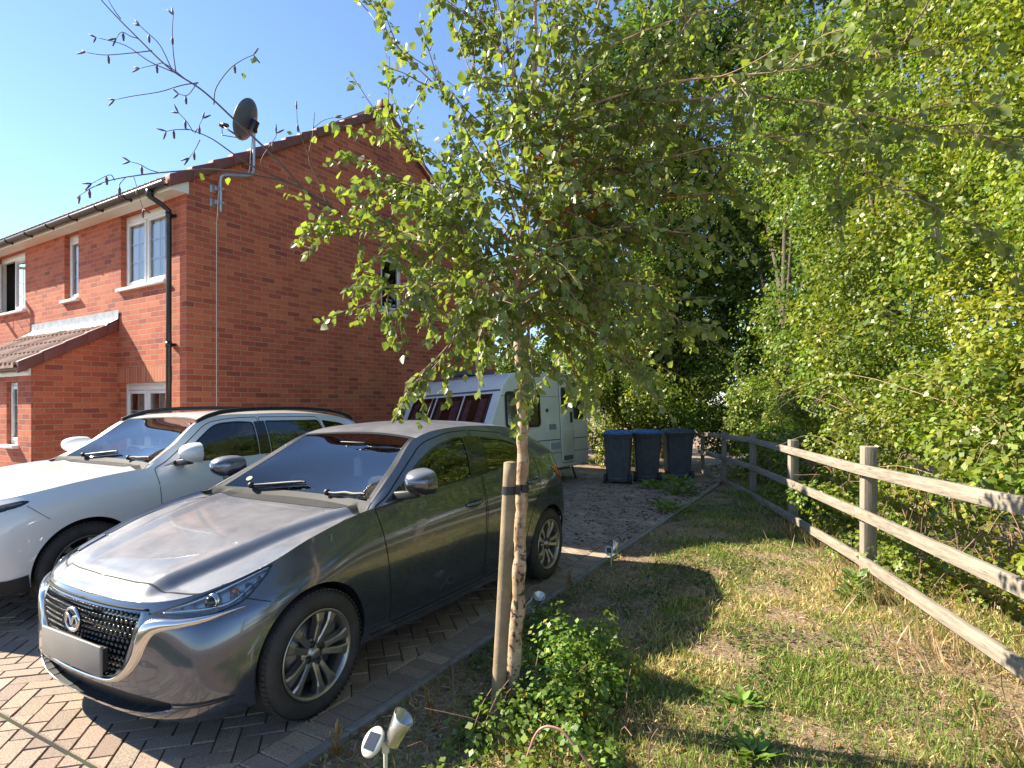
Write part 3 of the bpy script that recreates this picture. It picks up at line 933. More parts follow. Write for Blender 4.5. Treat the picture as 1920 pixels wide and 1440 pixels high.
def in_poly(P, poly):
    x, y = P[:, 0], P[:, 1]
    ins = np.zeros(len(P), bool)
    n = len(poly)
    for i in range(n):
        x0, y0 = poly[i]; x1, y1 = poly[(i + 1) % n]
        c = ((y0 > y) != (y1 > y))
        with np.errstate(divide='ignore', invalid='ignore'):
            xi = (x1 - x0) * (y - y0) / (y1 - y0 if y1 != y0 else 1e-12) + x0
        ins ^= c & (x < xi)
    return ins

def near_poly(p, poly):
    A = np.asarray(poly); B = np.roll(A, -1, axis=0)
    AB = B - A
    t = np.clip(((p - A) * AB).sum(1) / np.maximum((AB ** 2).sum(1), 1e-12), 0, 1)
    Q = A + AB * t[:, None]
    k = np.argmin(((Q - p) ** 2).sum(1))
    return Q[k]

def rounded(poly, r, n=5):
    """polygon with its corners rounded"""
    P = [np.array(p, float) for p in poly]; out = []
    m = len(P)
    for i in range(m):
        a, b, c = P[i - 1], P[i], P[(i + 1) % m]
        rr = r[i] if hasattr(r, '__len__') else r
        la, lc = np.linalg.norm(a - b), np.linalg.norm(c - b)
        q = min(rr, la * 0.45, lc * 0.45)
        s = b + (a - b) / la * q; e = b + (c - b) / lc * q
        for k in range(n + 1):
            t = k / n
            out.append((1 - t) ** 2 * s + 2 * t * (1 - t) * b + t ** 2 * e)
    return np.array(out)

def dense(poly, step=0.02):
    P = np.asarray(poly, float); out = []
    for i in range(len(P)):
        a, b = P[i], P[(i + 1) % len(P)]
        n = max(1, int(np.linalg.norm(b - a) / step))
        for k in range(n): out.append(a + (b - a) * k / n)
    return np.array(out)

class Shell:
    """half of a car skin (y >= 0), cut into parts and mirrored"""
    def __init__(s):
        s.V, s.F, s.seg = np.zeros((0, 3)), np.zeros((0, 4), int), 0
    def grid(s, G, flip=False):
        nu, nv = G.shape[:2]; b = len(s.V)
        s.V = np.vstack([s.V, G.reshape(-1, 3)])
        i, j = np.meshgrid(np.arange(nu - 1), np.arange(nv - 1), indexing='ij')
        q = np.stack([i * nv + j, (i + 1) * nv + j, (i + 1) * nv + j + 1, i * nv + j + 1], -1).reshape(-1, 4) + b
        if flip: q = q[:, ::-1]
        s.F = np.vstack([s.F, q])
    def finish(s):
        # weld, then keep an untouched copy for ray casting
        key = np.round(s.V / 0.0004).astype(np.int64)
        _, first, inv = np.unique(key, axis=0, return_index=True, return_inverse=True)
        inv = inv.reshape(-1)
        s.V = s.V[first].copy(); s.F = inv[s.F]
        bad = np.array([len(set(f)) < 3 for f in s.F]); s.F = s.F[~bad]
        s.bvh = BVHTree.FromPolygons([tuple(v) for v in s.V], [tuple(dict.fromkeys(f)) for f in s.F])
        s.alive = np.ones(len(s.F), bool)
        s.D = None
    def ray(s, u, v, B, lo=None):
        o = Vector(B['u']) * u + Vector(B['v']) * v + Vector(B['d']) * 6.0
        hit = s.bvh.ray_cast(o, -Vector(B['d']))
        if hit[0] is None:
            # step inwards to the nearest skin
            q = s.bvh.find_nearest(Vector(B['u']) * u + Vector(B['v']) * v + Vector(B['d']) * B.get('near', 0.8))
            n = q[1]; n = n if n.dot(Vector(B['d'])) > 0 else -n
            return np.array(q[0]), np.array(n)
        n = hit[1]; n = n if n.dot(Vector(B['d'])) > 0 else -n
        return np.array(hit[0]), np.array(n)
    def cut(s, poly, B, where=None, facing=0.1, snap=0.02):
        """split off the faces seen inside poly; returns their indices (boundary drawn onto poly)"""
        U = np.array([B['u'], B['v']])
        c = s.V[s.F].mean(1)
        a = s.V[s.F[:, 1]] - s.V[s.F[:, 0]]; b = s.V[s.F[:, 2]] - s.V[s.F[:, 0]]; d3 = s.V[s.F[:, 3]] - s.V[s.F[:, 0]]
        nrm = np.cross(a, b) + np.cross(b, d3); nrm /= np.maximum(np.linalg.norm(nrm, axis=1), 1e-12)[:, None]
        ok = s.alive & (np.abs(nrm @ np.array(B['d'])) > facing)
        if where is not None: ok &= where(c)
        ins = ok & in_poly(c @ U.T, poly)
        sel = np.where(ins)[0]
        inv = np.unique(s.F[sel]); outv = np.unique(s.F[s.alive & ~ins])
        bd = np.intersect1d(inv, outv)
        for k in bd:
            p2 = U @ s.V[k]
            q = near_poly(p2, poly)
            if np.linalg.norm(q - p2) > snap: continue
            old = s.V[k].copy()
            new = old + np.array(B['u']) * (q - p2)[0] + np.array(B['v']) * (q - p2)[1]
            hit = s.bvh.find_nearest(Vector(new))
            s.V[k] = np.array(hit[0]) if hit[0] is not None and hit[3] < 0.03 else new
        s.alive[sel] = False
        return sel, bd
    def part(s, sel, bd, push=0.0, pushdir=None, both=True, skirt=0.0):
        """vertices and faces of a cut-off piece (local arrays)"""
        vs = np.unique(s.F[sel]); lut = -np.ones(len(s.V), int); lut[vs] = np.arange(len(vs))
        V = s.V[vs].copy(); F = lut[s.F[sel]]
        if push:
            inner = ~np.isin(vs, bd)
            V[inner] += np.array(pushdir) * push
        return V, F

def emit(name, V, F, mat, parent, mirror=None, thick=0.0, angle=42, label=None, off=0.0):
    """mirror: None = as is; 'join' = both halves welded into one mesh; 'flip' = the other side"""
    V = np.asarray(V, float); F = [tuple(dict.fromkeys(f)) for f in F]
    if mirror == 'flip':
        V = V * np.array([1, -1, 1]); F = [f[::-1] for f in F]
    elif mirror == 'join':
        n = len(V); V = np.vstack([V, V * np.array([1, -1, 1])]); F = F + [tuple(i + n for i in f[::-1]) for f in F]
    me = bpy.data.meshes.new(name)
    me.from_pydata([tuple(v) for v in V], [], [f for f in F if len(f) > 2])
    bm = bmesh.new(); bm.from_mesh(me)
    bmesh.ops.remove_doubles(bm, verts=bm.verts, dist=0.0006)
    bmesh.ops.recalc_face_normals(bm, faces=bm.faces)
    # outward: the mean of normal . (face centre - a point inside) should be positive
    cen = Vector((1.3, 0, 0.5)) if mirror == 'join' or True else None
    sgn = sum(f.normal.dot(f.calc_center_median() - (cen if mirror == 'join' else Vector((f.calc_center_median().x, 0, 0.5)))) * f.calc_area() for f in bm.faces)
    if sgn < 0: bmesh.ops.reverse_faces(bm, faces=bm.faces)
    if thick:
        be = [e for e in bm.edges if len(e.link_faces) == 1]
        r = bmesh.ops.extrude_edge_only(bm, edges=be)
        vs = [v for v in r['geom'] if isinstance(v, bmesh.types.BMVert)]
        for v in vs: pass
        bm.normal_update()
        for v in vs:
            n = Vector((0, 0, 0))
            for f in v.link_faces: n += f.normal
            yy = -1 if v.co.y > 0 else 1
            v.co += Vector((0, yy * thick, 0))
    bm.to_mesh(me); bm.free()
    smooth_by_angle(me, angle)
    return link_mesh(name, me, mat, parent, label)

def panel(sh, poly, B, off, step=0.03):
    """patch lying 'off' above the skin inside poly: vertices, triangles"""
    bd = dense(poly, step)
    pts = [tuple(p) for p in bd]; n = len(pts)
    lo, hi = bd.min(0), bd.max(0)
    inn = []
    for x in np.arange(lo[0] + step / 2, hi[0], step):
        for y in np.arange(lo[1] + step / 2, hi[1], step): inn.append((x, y))
    if inn:
        inn = np.array(inn); inn = inn[in_poly(inn, bd)]
        inn = [tuple(p) for p in inn if np.linalg.norm(near_poly(p, bd) - p) > step * 0.4]
    r = delaunay_2d_cdt([Vector(p) for p in pts + list(inn)], [(i, (i + 1) % n) for i in range(n)], [], 1, 1e-5)
    V = []
    for q in r[0]:
        p, nn = sh.ray(q.x, q.y, B); V.append(p + nn * off)
    return np.array(V), [tuple(f) for f in r[2]]

def band(sh, poly, B, w, off, closed=True, step=0.02):
    """strip of width w along (inside of) poly, lying on the skin"""
    P = dense(poly, step) if closed else np.asarray(poly, float)
    n = len(P)
    if closed:
        T = np.roll(P, -1, 0) - np.roll(P, 1, 0)
    else:
        T = np.gradient(P, axis=0)
    T /= np.maximum(np.linalg.norm(T, axis=1), 1e-9)[:, None]
    N = np.stack([-T[:, 1], T[:, 0]], 1)
    if closed:
        A = 0.5 * (P[:, 0] * np.roll(P[:, 1], -1) - np.roll(P[:, 0], -1) * P[:, 1]).sum()
        if A < 0: N = -N
    V = []
    for p, nn in zip(P, N):
        for k in ((0, w) if closed else (-w / 2, w / 2)):
            q = p + nn * k
            h, hn = sh.ray(q[0], q[1], B); V.append(h + hn * off)
    F = []
    for i in range(n if closed else n - 1):
        j = (i + 1) % n
        F.append((2 * i, 2 * j, 2 * j + 1, 2 * i + 1))
    return np.array(V), F

B_SIDE = dict(u=(1, 0, 0), v=(0, 0, 1), d=(0, 1, 0), near=0.8)
B_FRONT = dict(u=(0, 1, 0), v=(0, 0, 1), d=(-1, 0, 0), near=0.6)
B_REAR = dict(u=(0, 1, 0), v=(0, 0, 1), d=(1, 0, 0), near=3.3)
B_TOP = dict(u=(1, 0, 0), v=(0, 1, 0), d=(0, 0, 1), near=1.2)
def B_DIAG(deg, near=0.9):
    """looking at the front corner: d points outwards, deg from the side towards the front"""
    c, s_ = math.cos(R(deg)), math.sin(R(deg))
    return dict(u=(c, s_, 0), v=(0, 0, 1), d=(-s_, c, 0), near=near)

def build_shell(net, i_cowl, green, roof_c, hood_c, cowl_x, crease, ds=0.011):
    """net: stations of five (x,y,z) rows bottom->top round the car from front centre to rear centre"""
    sh = Shell()
    N = np.array(net, float)                                   # S,5,3
    mir = lambda st: st * np.array([1, -1, 1])
    Next = np.concatenate([mir(N[1:2]), N, mir(N[-2:-1])])
    sp = chord(Next.mean(1, keepdims=True).reshape(len(Next), 3))
    s0, s1 = sp[1], sp[-2]
    ns = int((s1 - s0) / ds)
    sq = np.linspace(s0, s1, ns)
    W = pchip(sp, Next, sq)                                    # ns,5,3
    nv = 84
    out = np.zeros((ns, nv, 3))
    for i in range(ns):
        vp = chord(W[i]); out[i] = pchip(vp, W[i], np.linspace(0, vp[-1], nv))
    sh.grid(out)
    top = out[:, -1]
    kc = int(np.argmin(np.abs(sq - sp[1 + i_cowl])))
    # hood
    hx = np.array([p[0] for p in hood_c]); hz = np.array([p[1] for p in hood_c])
    zc = lambda x: pchip(hx, hz[:, None], np.atleast_1d(x))[:, 0]
    w = np.linspace(0, 1, 66)
    H = []
    for i in range(kc + 1):
        xe, ye, ze = top[i]
        c = zc(xe)[0]
        H.append(np.stack([np.full_like(w, xe), ye * w, c + (ze - c) * w ** 2.4], 1))
    K = 16
    xe, ye, ze = top[kc]
    for k in range(1, K + 1):
        xc = xe + (cowl_x - xe) * k / K
        xs = xe + (xc - xe) * (1 - w ** 2.2)
        cz = zc(xs)
        H.append(np.stack([xs, ye * w, cz + (ze - cz) * w ** 2.4], 1))
    H = np.array(H)
    H[..., 2] += crease(H[..., 0], H[..., 1]) * np.clip((1 - w) / 0.04, 0, 1)[None, :] * np.clip((H[..., 0] - top[0, 0] - .02) / 0.14, 0, 1)
    sh.grid(H, flip=True)
    sh.fan = H[-(K - 3):]
    cowl = H[-1]                                               # centre -> edge
    # greenhouse side: below curve follows the wall top from i_cowl on
    g = np.array(green, float)                                 # G,2,3  (bottom is replaced by the wall top itself)
    b_pts = top[kc:]
    bx = b_pts[:, 0]
    kr = int(np.argmax(bx > g[-1, 0, 0])) if (bx > g[-1, 0, 0]).any() else len(bx) - 1
    b_pts = b_pts[:kr + 1]
    gp_ = chord(g[:, 0]); bl = chord(b_pts)
    tt = pchip(gp_ / gp_[-1], g[:, 1], bl / bl[-1])
    nvg = 44
    v = np.linspace(0, 1, nvg)[None, :, None]
    S = b_pts[:, None, :] * (1 - v) + tt[:, None, :] * v
    bul = np.sin(np.pi * np.clip(v, 0, 1)) * 0.022
    hgt = np.clip((tt[:, 2] - b_pts[:, 2]) / 0.3, 0, 1)[:, None]
    S[..., 1] += bul[..., 0] * hgt
    sh.grid(S)
    # index of the top curve where the screen header starts / where the roof ends
    i_h = int(np.argmin(np.linalg.norm(tt - g[2, 1], axis=1)))
    i_r = int(np.argmin(np.linalg.norm(tt - g[-2, 1], axis=1)))
    rx = np.array([p[0] for p in roof_c]); rz = np.array([p[1] for p in roof_c])
    RF = []
    wr = np.linspace(0, 1, 40)
    x_h_c, x_r_c = rx[0], rx[-1]
    for i in range(i_h, i_r + 1):
        e = tt[i]; f = (i - i_h) / max(1, i_r - i_h)
        xc = e[0] + (x_h_c - tt[i_h, 0]) * (1 - f) ** 3 + (x_r_c - tt[i_r, 0]) * f ** 3
        c = pchip(rx, rz[:, None], [xc])[0, 0]
        z = c + (e[2] - c) * wr ** 2.3
        RF.append(np.stack([xc + (e[0] - xc) * wr ** 2, e[1] * wr, z], 1))
    RF = np.array(RF); sh.grid(RF, flip=True)
    # windscreen: from the cowl row up the pillar to the header
    pil = tt[:i_h + 1]
    pl = chord(pil); nvw = 50
    vq = np.linspace(0, 1, nvw)
    pe = pchip(pl / pl[-1], pil, vq)
    WS = []
    for k, vv in enumerate(vq):
        lo, hi = cowl[0], RF[0][0]
        c = lo + (hi - lo) * vv; c = c + np.array([-0.02, 0, 0.035]) * math.sin(math.pi * vv)
        e = pe[k]
        y = e[1] * w
        x = c[0] + (e[0] - c[0]) * w ** 2.1; z = c[2] + (e[2] - c[2]) * w ** 2.1
        WS.append(np.stack([x, y, z], 1))
    WS = np.array(WS)
    WS[0] = cowl
    sh.ws = WS; sh.cowl = cowl
    # tail: back window and hatch between roof end, rear quarter edge and the wall top
    back_edge = np.vstack([S[-1][::-1]])                       # from roof down to belt
    wt = top[kc + kr:]                                          # belt corner -> rear centre
    low = pchip(chord(wt) / chord(wt)[-1], wt, np.linspace(0, 1, 40))[::-1]      # centre -> edge
    upp = RF[-1]                                                # centre -> edge
    nb = 34
    TB = np.zeros((nb, 40, 3))
    for k in range(nb):
        f = k / (nb - 1)
        row = upp * (1 - f) + low * f
        e = pchip(np.linspace(0, 1, len(back_edge)), back_edge, [f])[0]
        row = row + (e - row[-1])[None, :] * wr[:, None] ** 4
        TB[k] = row
    sh.tail = TB
    sh.grid(TB[:7], flip=True); sh.grid(TB[6:28, 31:], flip=True); sh.grid(TB[27:], flip=True)
    sh.roof = RF
    sh.finish()
    return sh

def tyre_and_rim(parent, loc, Rt, Rr, width, side, spokes, lean=0.0, mat_rim=None, nuts=4):
    """side: -1 outer face towards -y, +1 towards +y"""
    w = empty("wheel", loc); w.parent = parent
    w.rotation_euler = (0, 0, lean if side < 0 else lean + math.pi)
    h = width / 2
    # tyre: section turned about y, outer face at -h
    prof = [(Rr + 0.004, -h + 0.012), (Rr + 0.014, -h - 0.001), (Rr + 0.03, -h - 0.006), (Rt - 0.055, -h - 0.010), (Rt - 0.03, -h - 0.003), (Rt - 0.012, -h + 0.012), (Rt - 0.004, -h + 0.026), (Rt, -h + 0.045)]
    for k in (0.3, 0.5, 0.7):
        y = -h + 0.03 + (width - 0.06) * k
        prof += [(Rt + 0.001, y - 0.007), (Rt - 0.008, y - 0.005), (Rt - 0.008, y + 0.005), (Rt + 0.001, y + 0.007)]
    prof += [(Rt, h - 0.045), (Rt - 0.004, h - 0.026), (Rt - 0.02, h - 0.005), (Rt - 0.06, h + 0.004), (Rr, h)]
    mb = MB(); mb.lathe(prof, 96, 'y')
    n = 72                                                      # shoulder sipes
    for k in range(n):
        th = 2 * math.pi * k / n
        rm = Matrix.Rotation(-th, 3, 'Y')
        for yy in (-h + 0.030, h - 0.030):
            mb.box(rm @ Vector((Rt - 0.0015, yy, 0)), (0.008, 0.034, 0.0155), rm)
    mb.build("tyre", M_TYRE, w, normals=True)
    # barrel and lip
    mb = MB()
    mb.lathe([(Rr + 0.006, -h + 0.006), (Rr + 0.007, -h - 0.002), (Rr, -h - 0.003), (Rr - 0.010, -h + 0.004), (Rr - 0.016, -h + 0.02), (Rr - 0.022, h - 0.03), (Rr, h - 0.01)], 72, 'y')
    mb.lathe([(0.0, -h + 0.016), (0.022, -h + 0.016), (0.026, -h + 0.020), (0.028, -h + 0.03), (0.07, -h + 0.034), (0.076, -h + 0.045), (0.076, -h + 0.08)], 40, 'y')
    for k in range(spokes):
        pair = k % 2
        th = 2 * math.pi * (k // 2) / (spokes // 2) + (0.21 if pair else -0.21)
        th0 = 2 * math.pi * (k // 2) / (spokes // 2) + (0.30 if pair else -0.30) * 0.8
        def Q(r, off, y, th): return Vector((r * math.cos(th) - off * math.sin(th), y, r * math.sin(th) + off * math.cos(th)))
        rs = [(0.045, 0.017, -h + 0.028, th0), (0.09, 0.0155, -h + 0.016, th0 * 0.55 + th * 0.45), (0.14, 0.0165, -h + 0.006, th), (Rr - 0.05, 0.021, -h + 0.002, th), (Rr - 0.012, 0.030, -h + 0.004, th)]
        G = []
        for r, hw, y, a in rs:
            G.append([Q(r, -hw, y + 0.045, a), Q(r, -hw, y + 0.006, a), Q(r, -hw * 0.62, y, a), Q(r, hw * 0.62, y, a), Q(r, hw, y + 0.006, a), Q(r, hw, y + 0.045, a)])
        mb.grid(G, smooth=False)
    mb.build("rim", mat_rim or M_ALLOY, w, normals=True)
    for k in range(nuts):
        mb = MB()
        a = 2 * math.pi * k / nuts + 0.4
        c = Vector((0.048 * math.cos(a), -h + 0.022, 0.052 * math.sin(a)))
        mb.lathe([(0.0, -0.002), (0.011, -0.002), (0.012, 0.012)], 6, 'y', c)
        mb.lathe([(0.013, 0.003), (0.018, 0.001), (0.019, 0.014)], 12, 'y', c)
        mb.build("wheel_nut", M_TRIM, w)
    mb = MB(); mb.lathe([(0.03, -h + 0.075), (Rr * 0.72, -h + 0.075), (Rr * 0.72, -h + 0.095), (0.03, -h + 0.095)], 40, 'y')
    mb.box((0.12, -h + 0.085, 0.06), (0.09, 0.05, 0.13))
    mb.build("brake_disc", M_DISC, w)
    mb = MB(); mb.lathe([(0.0, -h + 0.11), (Rr - 0.03, -h + 0.11)], 40, 'y'); mb.build("wheel_back", M_DARK, w)
    return w

def seat(parent, x, y, z, mat, w=0.48):
    s_ = empty("seat", (x, y, z)); s_.parent = parent
    def cushion(c, size, rot):
        mb = MB(); mb.box(c, size, rot); return mb
    mb = MB(); mb.box((0, 0, 0.08), (0.5, w, 0.16), Matrix.Rotation(-0.12, 3, 'Y')); mb.build("seat_cushion", mat, s_, bevel=0.05, seg=3)
    mb = MB(); mb.box((0.33, 0, 0.40), (0.14, w, 0.58), Matrix.Rotation(0.26, 3, 'Y')); mb.build("seat_back", mat, s_, bevel=0.05, seg=3)
    mb = MB(); mb.box((0.43, 0, 0.77), (0.09, w * 0.55, 0.17), Matrix.Rotation(0.2, 3, 'Y')); mb.build("headrest", mat, s_, bevel=0.04, seg=3)
    return s_

def mirror_unit(parent, loc, mat, side, s=1.0):
    """door mirror; side -1 sticks out towards -y"""
    m = empty("wing_mirror", loc); m.parent = parent
    if side > 0: m.scale = (1, -1, 1)
    nu, nv = 16, 28
    G = []
    for i in range(nu + 1):
        f = i / nu                                   # along x: nose -> glass
        x = (-0.085 + 0.15 * f) * s
        k = (1 - (1 - f) ** 2.4) ** .5 if f > 0 else 0.0
        k = max(.10, k)
        row = []
        for j in range(nv):
            th = 2 * math.pi * j / nv
            cy, sz = math.cos(th), math.sin(th)
            e = 3.0
            ry = abs(cy) ** (2 / e) * (1 if cy > 0 else -1); rz = abs(sz) ** (2 / e) * (1 if sz > 0 else -1)
            taper = 1 - .16 * (ry < 0) * abs(ry)
            row.append((x + (0.035 * ry) * s * f, (-0.105 + 0.098 * ry * k) * s, (0.068 + 0.074 * rz * k * taper + .008 * (1 - f)) * s))
        G.append(row + [row[0]])
    mb = MB(); mb.grid(G); mb.add(G[0][:-1], [tuple(range(nv))]); mb.build("mirror_housing", mat, m, weld=1e-4)
    mb = MB(); q = [(x + 0.001, -.105 * s + (y + .105 * s) * 0.92, 0.068 * s + (z - 0.068 * s) * 0.92) for x, y, z in G[-1][:-1]]
    mb.add([(x - .004, y, z) for x, y, z in G[-1][:-1]], [tuple(range(nv))])
    mb.add(q, [tuple(range(nv))]); mb.build("mirror_glass", M_CHROME, m)
    mb = MB(); mb.hexa([(-0.04 * s, 0.05 * s, -0.03 * s), (0.04 * s, 0.05 * s, -0.03 * s), (0.03 * s, -0.09 * s, -0.012 * s), (-0.02 * s, -0.09 * s, -0.012 * s)],
                       [(-0.03 * s, 0.05 * s, 0.015 * s), (0.03 * s, 0.05 * s, 0.015 * s), (0.03 * s, -0.09 * s, 0.03 * s), (-0.02 * s, -0.09 * s, 0.03 * s)])
    mb.build("mirror_arm", M_TRIM, m, bevel=0.008)
    return m

def door_handle(parent, sh, x, z, side, mat, L=0.20):
    p, n = sh.ray(x, z, B_SIDE)
    h = empty("door_handle", (0, 0, 0)); h.parent = parent
    if side < 0: pass
    sg = -1 if side < 0 else 1
    G = []
    for k in range(13):
        f = k / 12
        xx = x - L / 2 + L * f
        yy, _ = sh.ray(xx, z, B_SIDE)
        lift = 0.034 * math.sin(math.pi * f) ** 0.5
        hh = 0.013 + 0.003 * math.sin(math.pi * f)
        row = []
        for j in range(10):
            th = 2 * math.pi * j / 10
            row.append((xx, (yy[1] + lift + math.cos(th) * 0.007) * sg, z + 0.012 * f + math.sin(th) * hh))
        G.append(row + [row[0]])
    mb = MB(); mb.grid(G); mb.build("grip", mat, h)
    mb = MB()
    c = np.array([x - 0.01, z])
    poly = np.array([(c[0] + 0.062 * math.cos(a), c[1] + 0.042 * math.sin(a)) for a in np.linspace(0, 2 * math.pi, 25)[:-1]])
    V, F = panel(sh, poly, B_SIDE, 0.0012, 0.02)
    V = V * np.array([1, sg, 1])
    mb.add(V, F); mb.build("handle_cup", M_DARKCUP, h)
    return h
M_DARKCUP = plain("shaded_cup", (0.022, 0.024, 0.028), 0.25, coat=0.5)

def both(name, V, F, mat, parent, **kw):
    emit(name, V, F, mat, parent, **kw); emit(name, V, F, mat, parent, mirror='flip', **kw)

def finish_car(car, sh, spec, mat):
    """cuts, doors, windows, wheels shared by both cars"""
    arch, wb, rt = spec['arch_r'], spec['wb'], spec['tyre_r']
    hz = spec['hub_z']
    circ = lambda cx, r: np.array([(cx + r * math.cos(a) * (1.0), hz + 0.012 + r * math.sin(a)) for a in np.linspace(0, 2 * math.pi, 80)[:-1]])
    wall = lambda c: (c[:, 1] > 0.45)
    liners = []
    for cx in (0.0, wb):
        sh.cut(circ(cx, arch), B_SIDE, wall, facing=0.0, snap=0.02)
    # glass and doors
    win_polys = spec['windows']
    for poly in win_polys:
        sh.cut(poly, B_SIDE, lambda c: c[:, 2] > spec['belt_min'], snap=0.016)
    doors = []
    for poly in spec['doors']:
        sel, bd = sh.cut(poly, B_SIDE, wall, facing=0.15, snap=0.016)
        doors.append(sh.part(sel, bd))
    for name, poly, B, m, push, pd, where in spec['cuts']:
        sel, bd = sh.cut(poly, B, where, facing=0.05, snap=0.018)
        V, F = sh.part(sel, bd, push, pd)
        if B is B_FRONT and poly[:, 0].min() < 0.02: emit(name, V, F, m, car, mirror='join')
        else: both(name, V, F, m, car)
    vs = np.unique(sh.F[sh.alive]); lut = -np.ones(len(sh.V), int); lut[vs] = np.arange(len(vs))
    emit("body", sh.V[vs], lut[sh.F[sh.alive]], mat, car, mirror='join', thick=0.016)
    for k, (V, F) in enumerate(doors):
        for sgn in (-1, 1):
            d = emit("door", V, F, mat, car, mirror='flip' if sgn < 0 else None, thick=0.012)
            door_handle(d, sh, spec['handles'][k][0], spec['handles'][k][1], sgn, mat)
    for poly in spec['doors']:
        V, F = band(sh, dense(poly, 0.02), B_SIDE, 0.006, 0.0012)
        ok = [f for f in F if all(0.0 < 1 for i in f)]
        both("door_gap", V, ok, M_GAPSHADE, car)
    for poly, gm in zip(win_polys, spec['win_mats']):
        V, F = panel(sh, poly, B_SIDE, -0.002, 0.04); both("side_window", V, F, gm, car)
        V, F = band(sh, poly, B_SIDE, 0.013, 0.0022); both("window_seal", V, F, M_GLOSSBLK, car)
    for poly in spec['black']:
        V, F = panel(sh, poly, B_SIDE, 0.0016, 0.03); both("black_pillar_trim", V, F, M_GLOSSBLK, car)
    # windscreen
    WS = sh.ws
    n0, n1 = 2, WS.shape[0] - 2
    emit("windscreen", *grid_vf(WS[n0:n1 + 1, :63]), M_SCREEN, car, mirror='join')
    V1, F1 = grid_vf(offset_out(WS, 0.0015)[:, 59:])
    V2, F2 = grid_vf(offset_out(WS, 0.0016)[n1 - 1:, :])
    V3, F3 = grid_vf(offset_out(WS, 0.0017)[:n0 + 2, :])
    V, F = stack([(V1, F1), (V2, F2), (V3, F3)])
    emit("windscreen_border", V, F, M_FRIT, car, mirror='join')
    # back window
    TB = offset_out(sh.tail, 0.002, (1, 0, 0.3))
    V, F = grid_vf(TB[6:28, :33]); emit("rear_window", V, F, spec['rear_glass'], car, mirror='join')
    # wheel houses, floor and cabin
    for cx in (0.0, wb):
        for sgn in (-1, 1):
            mb = MB()
            A = np.linspace(-0.15, math.pi + 0.15, 30)
            G = [[(cx + (arch + 0.003) * math.cos(a), sgn * yy, hz + 0.012 + (arch + 0.003) * math.sin(a)) for yy in (spec['hw'] - 0.035, spec['hw'] - 0.36)] for a in A]
            mb.grid(G)
            P = [(cx + (arch + 0.003) * math.cos(a), sgn * (spec['hw'] - 0.36), hz + 0.012 + (arch + 0.003) * math.sin(a)) for a in A]
            mb.add(P, [tuple(range(len(P)))])
            mb.build("wheel_arch_liner", M_DARK, car, normals=False)
    mb = MB(); mb.span((-0.45, -spec['hw'] + 0.12, spec['floor'] - 0.03), (wb + 0.5, spec['hw'] - 0.12, spec['floor']))
    mb.build("floor_pan", M_DARK, car)
    for x in (0.0, wb):
        for sgn in (-1, 1):
            tyre_and_rim(car, (x, sgn * (spec['hw'] - spec['tyre_w'] / 2 - 0.005), hz), rt, spec['rim_r'], spec['tyre_w'], sgn, 10, 0.0, spec['rim_mat'])

def grid_vf(G):
    nu, nv = G.shape[:2]
    i, j = np.meshgrid(np.arange(nu - 1), np.arange(nv - 1), indexing='ij')
    F = np.stack([i * nv + j, (i + 1) * nv + j, (i + 1) * nv + j + 1, i * nv + j + 1], -1).reshape(-1, 4)
    return G.reshape(-1, 3), [tuple(f) for f in F]
def offset_out(G, d, ref=(-0.5, 0.3, 0.8)):
    a = np.gradient(G, axis=0); b = np.gradient(G, axis=1)
    n = np.cross(a, b); n /= np.maximum(np.linalg.norm(n, axis=-1), 1e-9)[..., None]
    s_ = np.sign((n * np.array(ref)).sum(-1)); return G + n * s_[..., None] * d
def stack(L):
    V, F = [], []
    b = 0
    for v, f in L:
        V.append(v); F += [tuple(i + b for i in q) for q in f]; b += len(v)
    return np.vstack(V), F
M_COWL = plain("dusty_cowl_plastic", (.016, .016, .016), .75, var=.3, vscale=12)
def interior(car, hw, zf, dash_x, dash_z, fx, sw, seat_mat=None, fs=1.0, back=True):
    sm = seat_mat or M_SEAT
    for y in (-0.37 * hw / 0.85, 0.37 * hw / 0.85):
        seat(car, fx, y, zf, sm)
    if back:
        b = empty("rear_bench", (fx + 0.85, 0, zf + 0.02)); b.parent = car
        mb = MB(); mb.box((0, 0, 0.09), (0.48, hw * 1.45, 0.16)); mb.build("bench_cushion", M_SEAT, b, bevel=0.05)
        mb = MB(); mb.box((0.30, 0, 0.38), (0.14, hw * 1.42, 0.52), Matrix.Rotation(0.35, 3, 'Y')); mb.build("bench_back", M_SEAT, b, bevel=0.05)
    d = empty("dashboard", (0, 0, 0)); d.parent = car
    mb = MB()
    G = []
    for k in range(25):
        y = (-1 + 2 * k / 24) * (hw - 0.14)
        e = 1 - 0.10 * (abs(y) / hw) ** 2
        hump = 0.035 * math.exp(-((y - sw[1]) / 0.17) ** 2)
        G.append([(dash_x - 0.16, y, dash_z - 0.05), (dash_x, y, dash_z - 0.01), (dash_x + 0.16, y, dash_z + hump * 0.6), (dash_x + 0.27, y, dash_z + hump - 0.01), (dash_x + 0.32, y, dash_z - 0.06), (dash_x + 0.29, y, dash_z - 0.35)])
    mb.grid(G); mb.build("dash_top", M_DASH, d)
    mb = MB()
    c = Vector(sw); tilt = Matrix.Rotation(R(-24), 3, 'Y')
    ring_ = [c + tilt @ Vector((0, 0.185 * math.cos(a), 0.185 * math.sin(a))) for a in np.linspace(0, 2 * math.pi, 41)]
    mb.tube(ring_, 0.016, 8, cap=False)
    mb.box(c, (0.05, 0.15, 0.10), tilt); mb.box(c, (0.02, 0.34, 0.03), tilt); mb.tube([c, c - Vector((0.25, 0, 0.12))], 0.03, 8)
    mb.build("steering_wheel", M_TRIM, car)

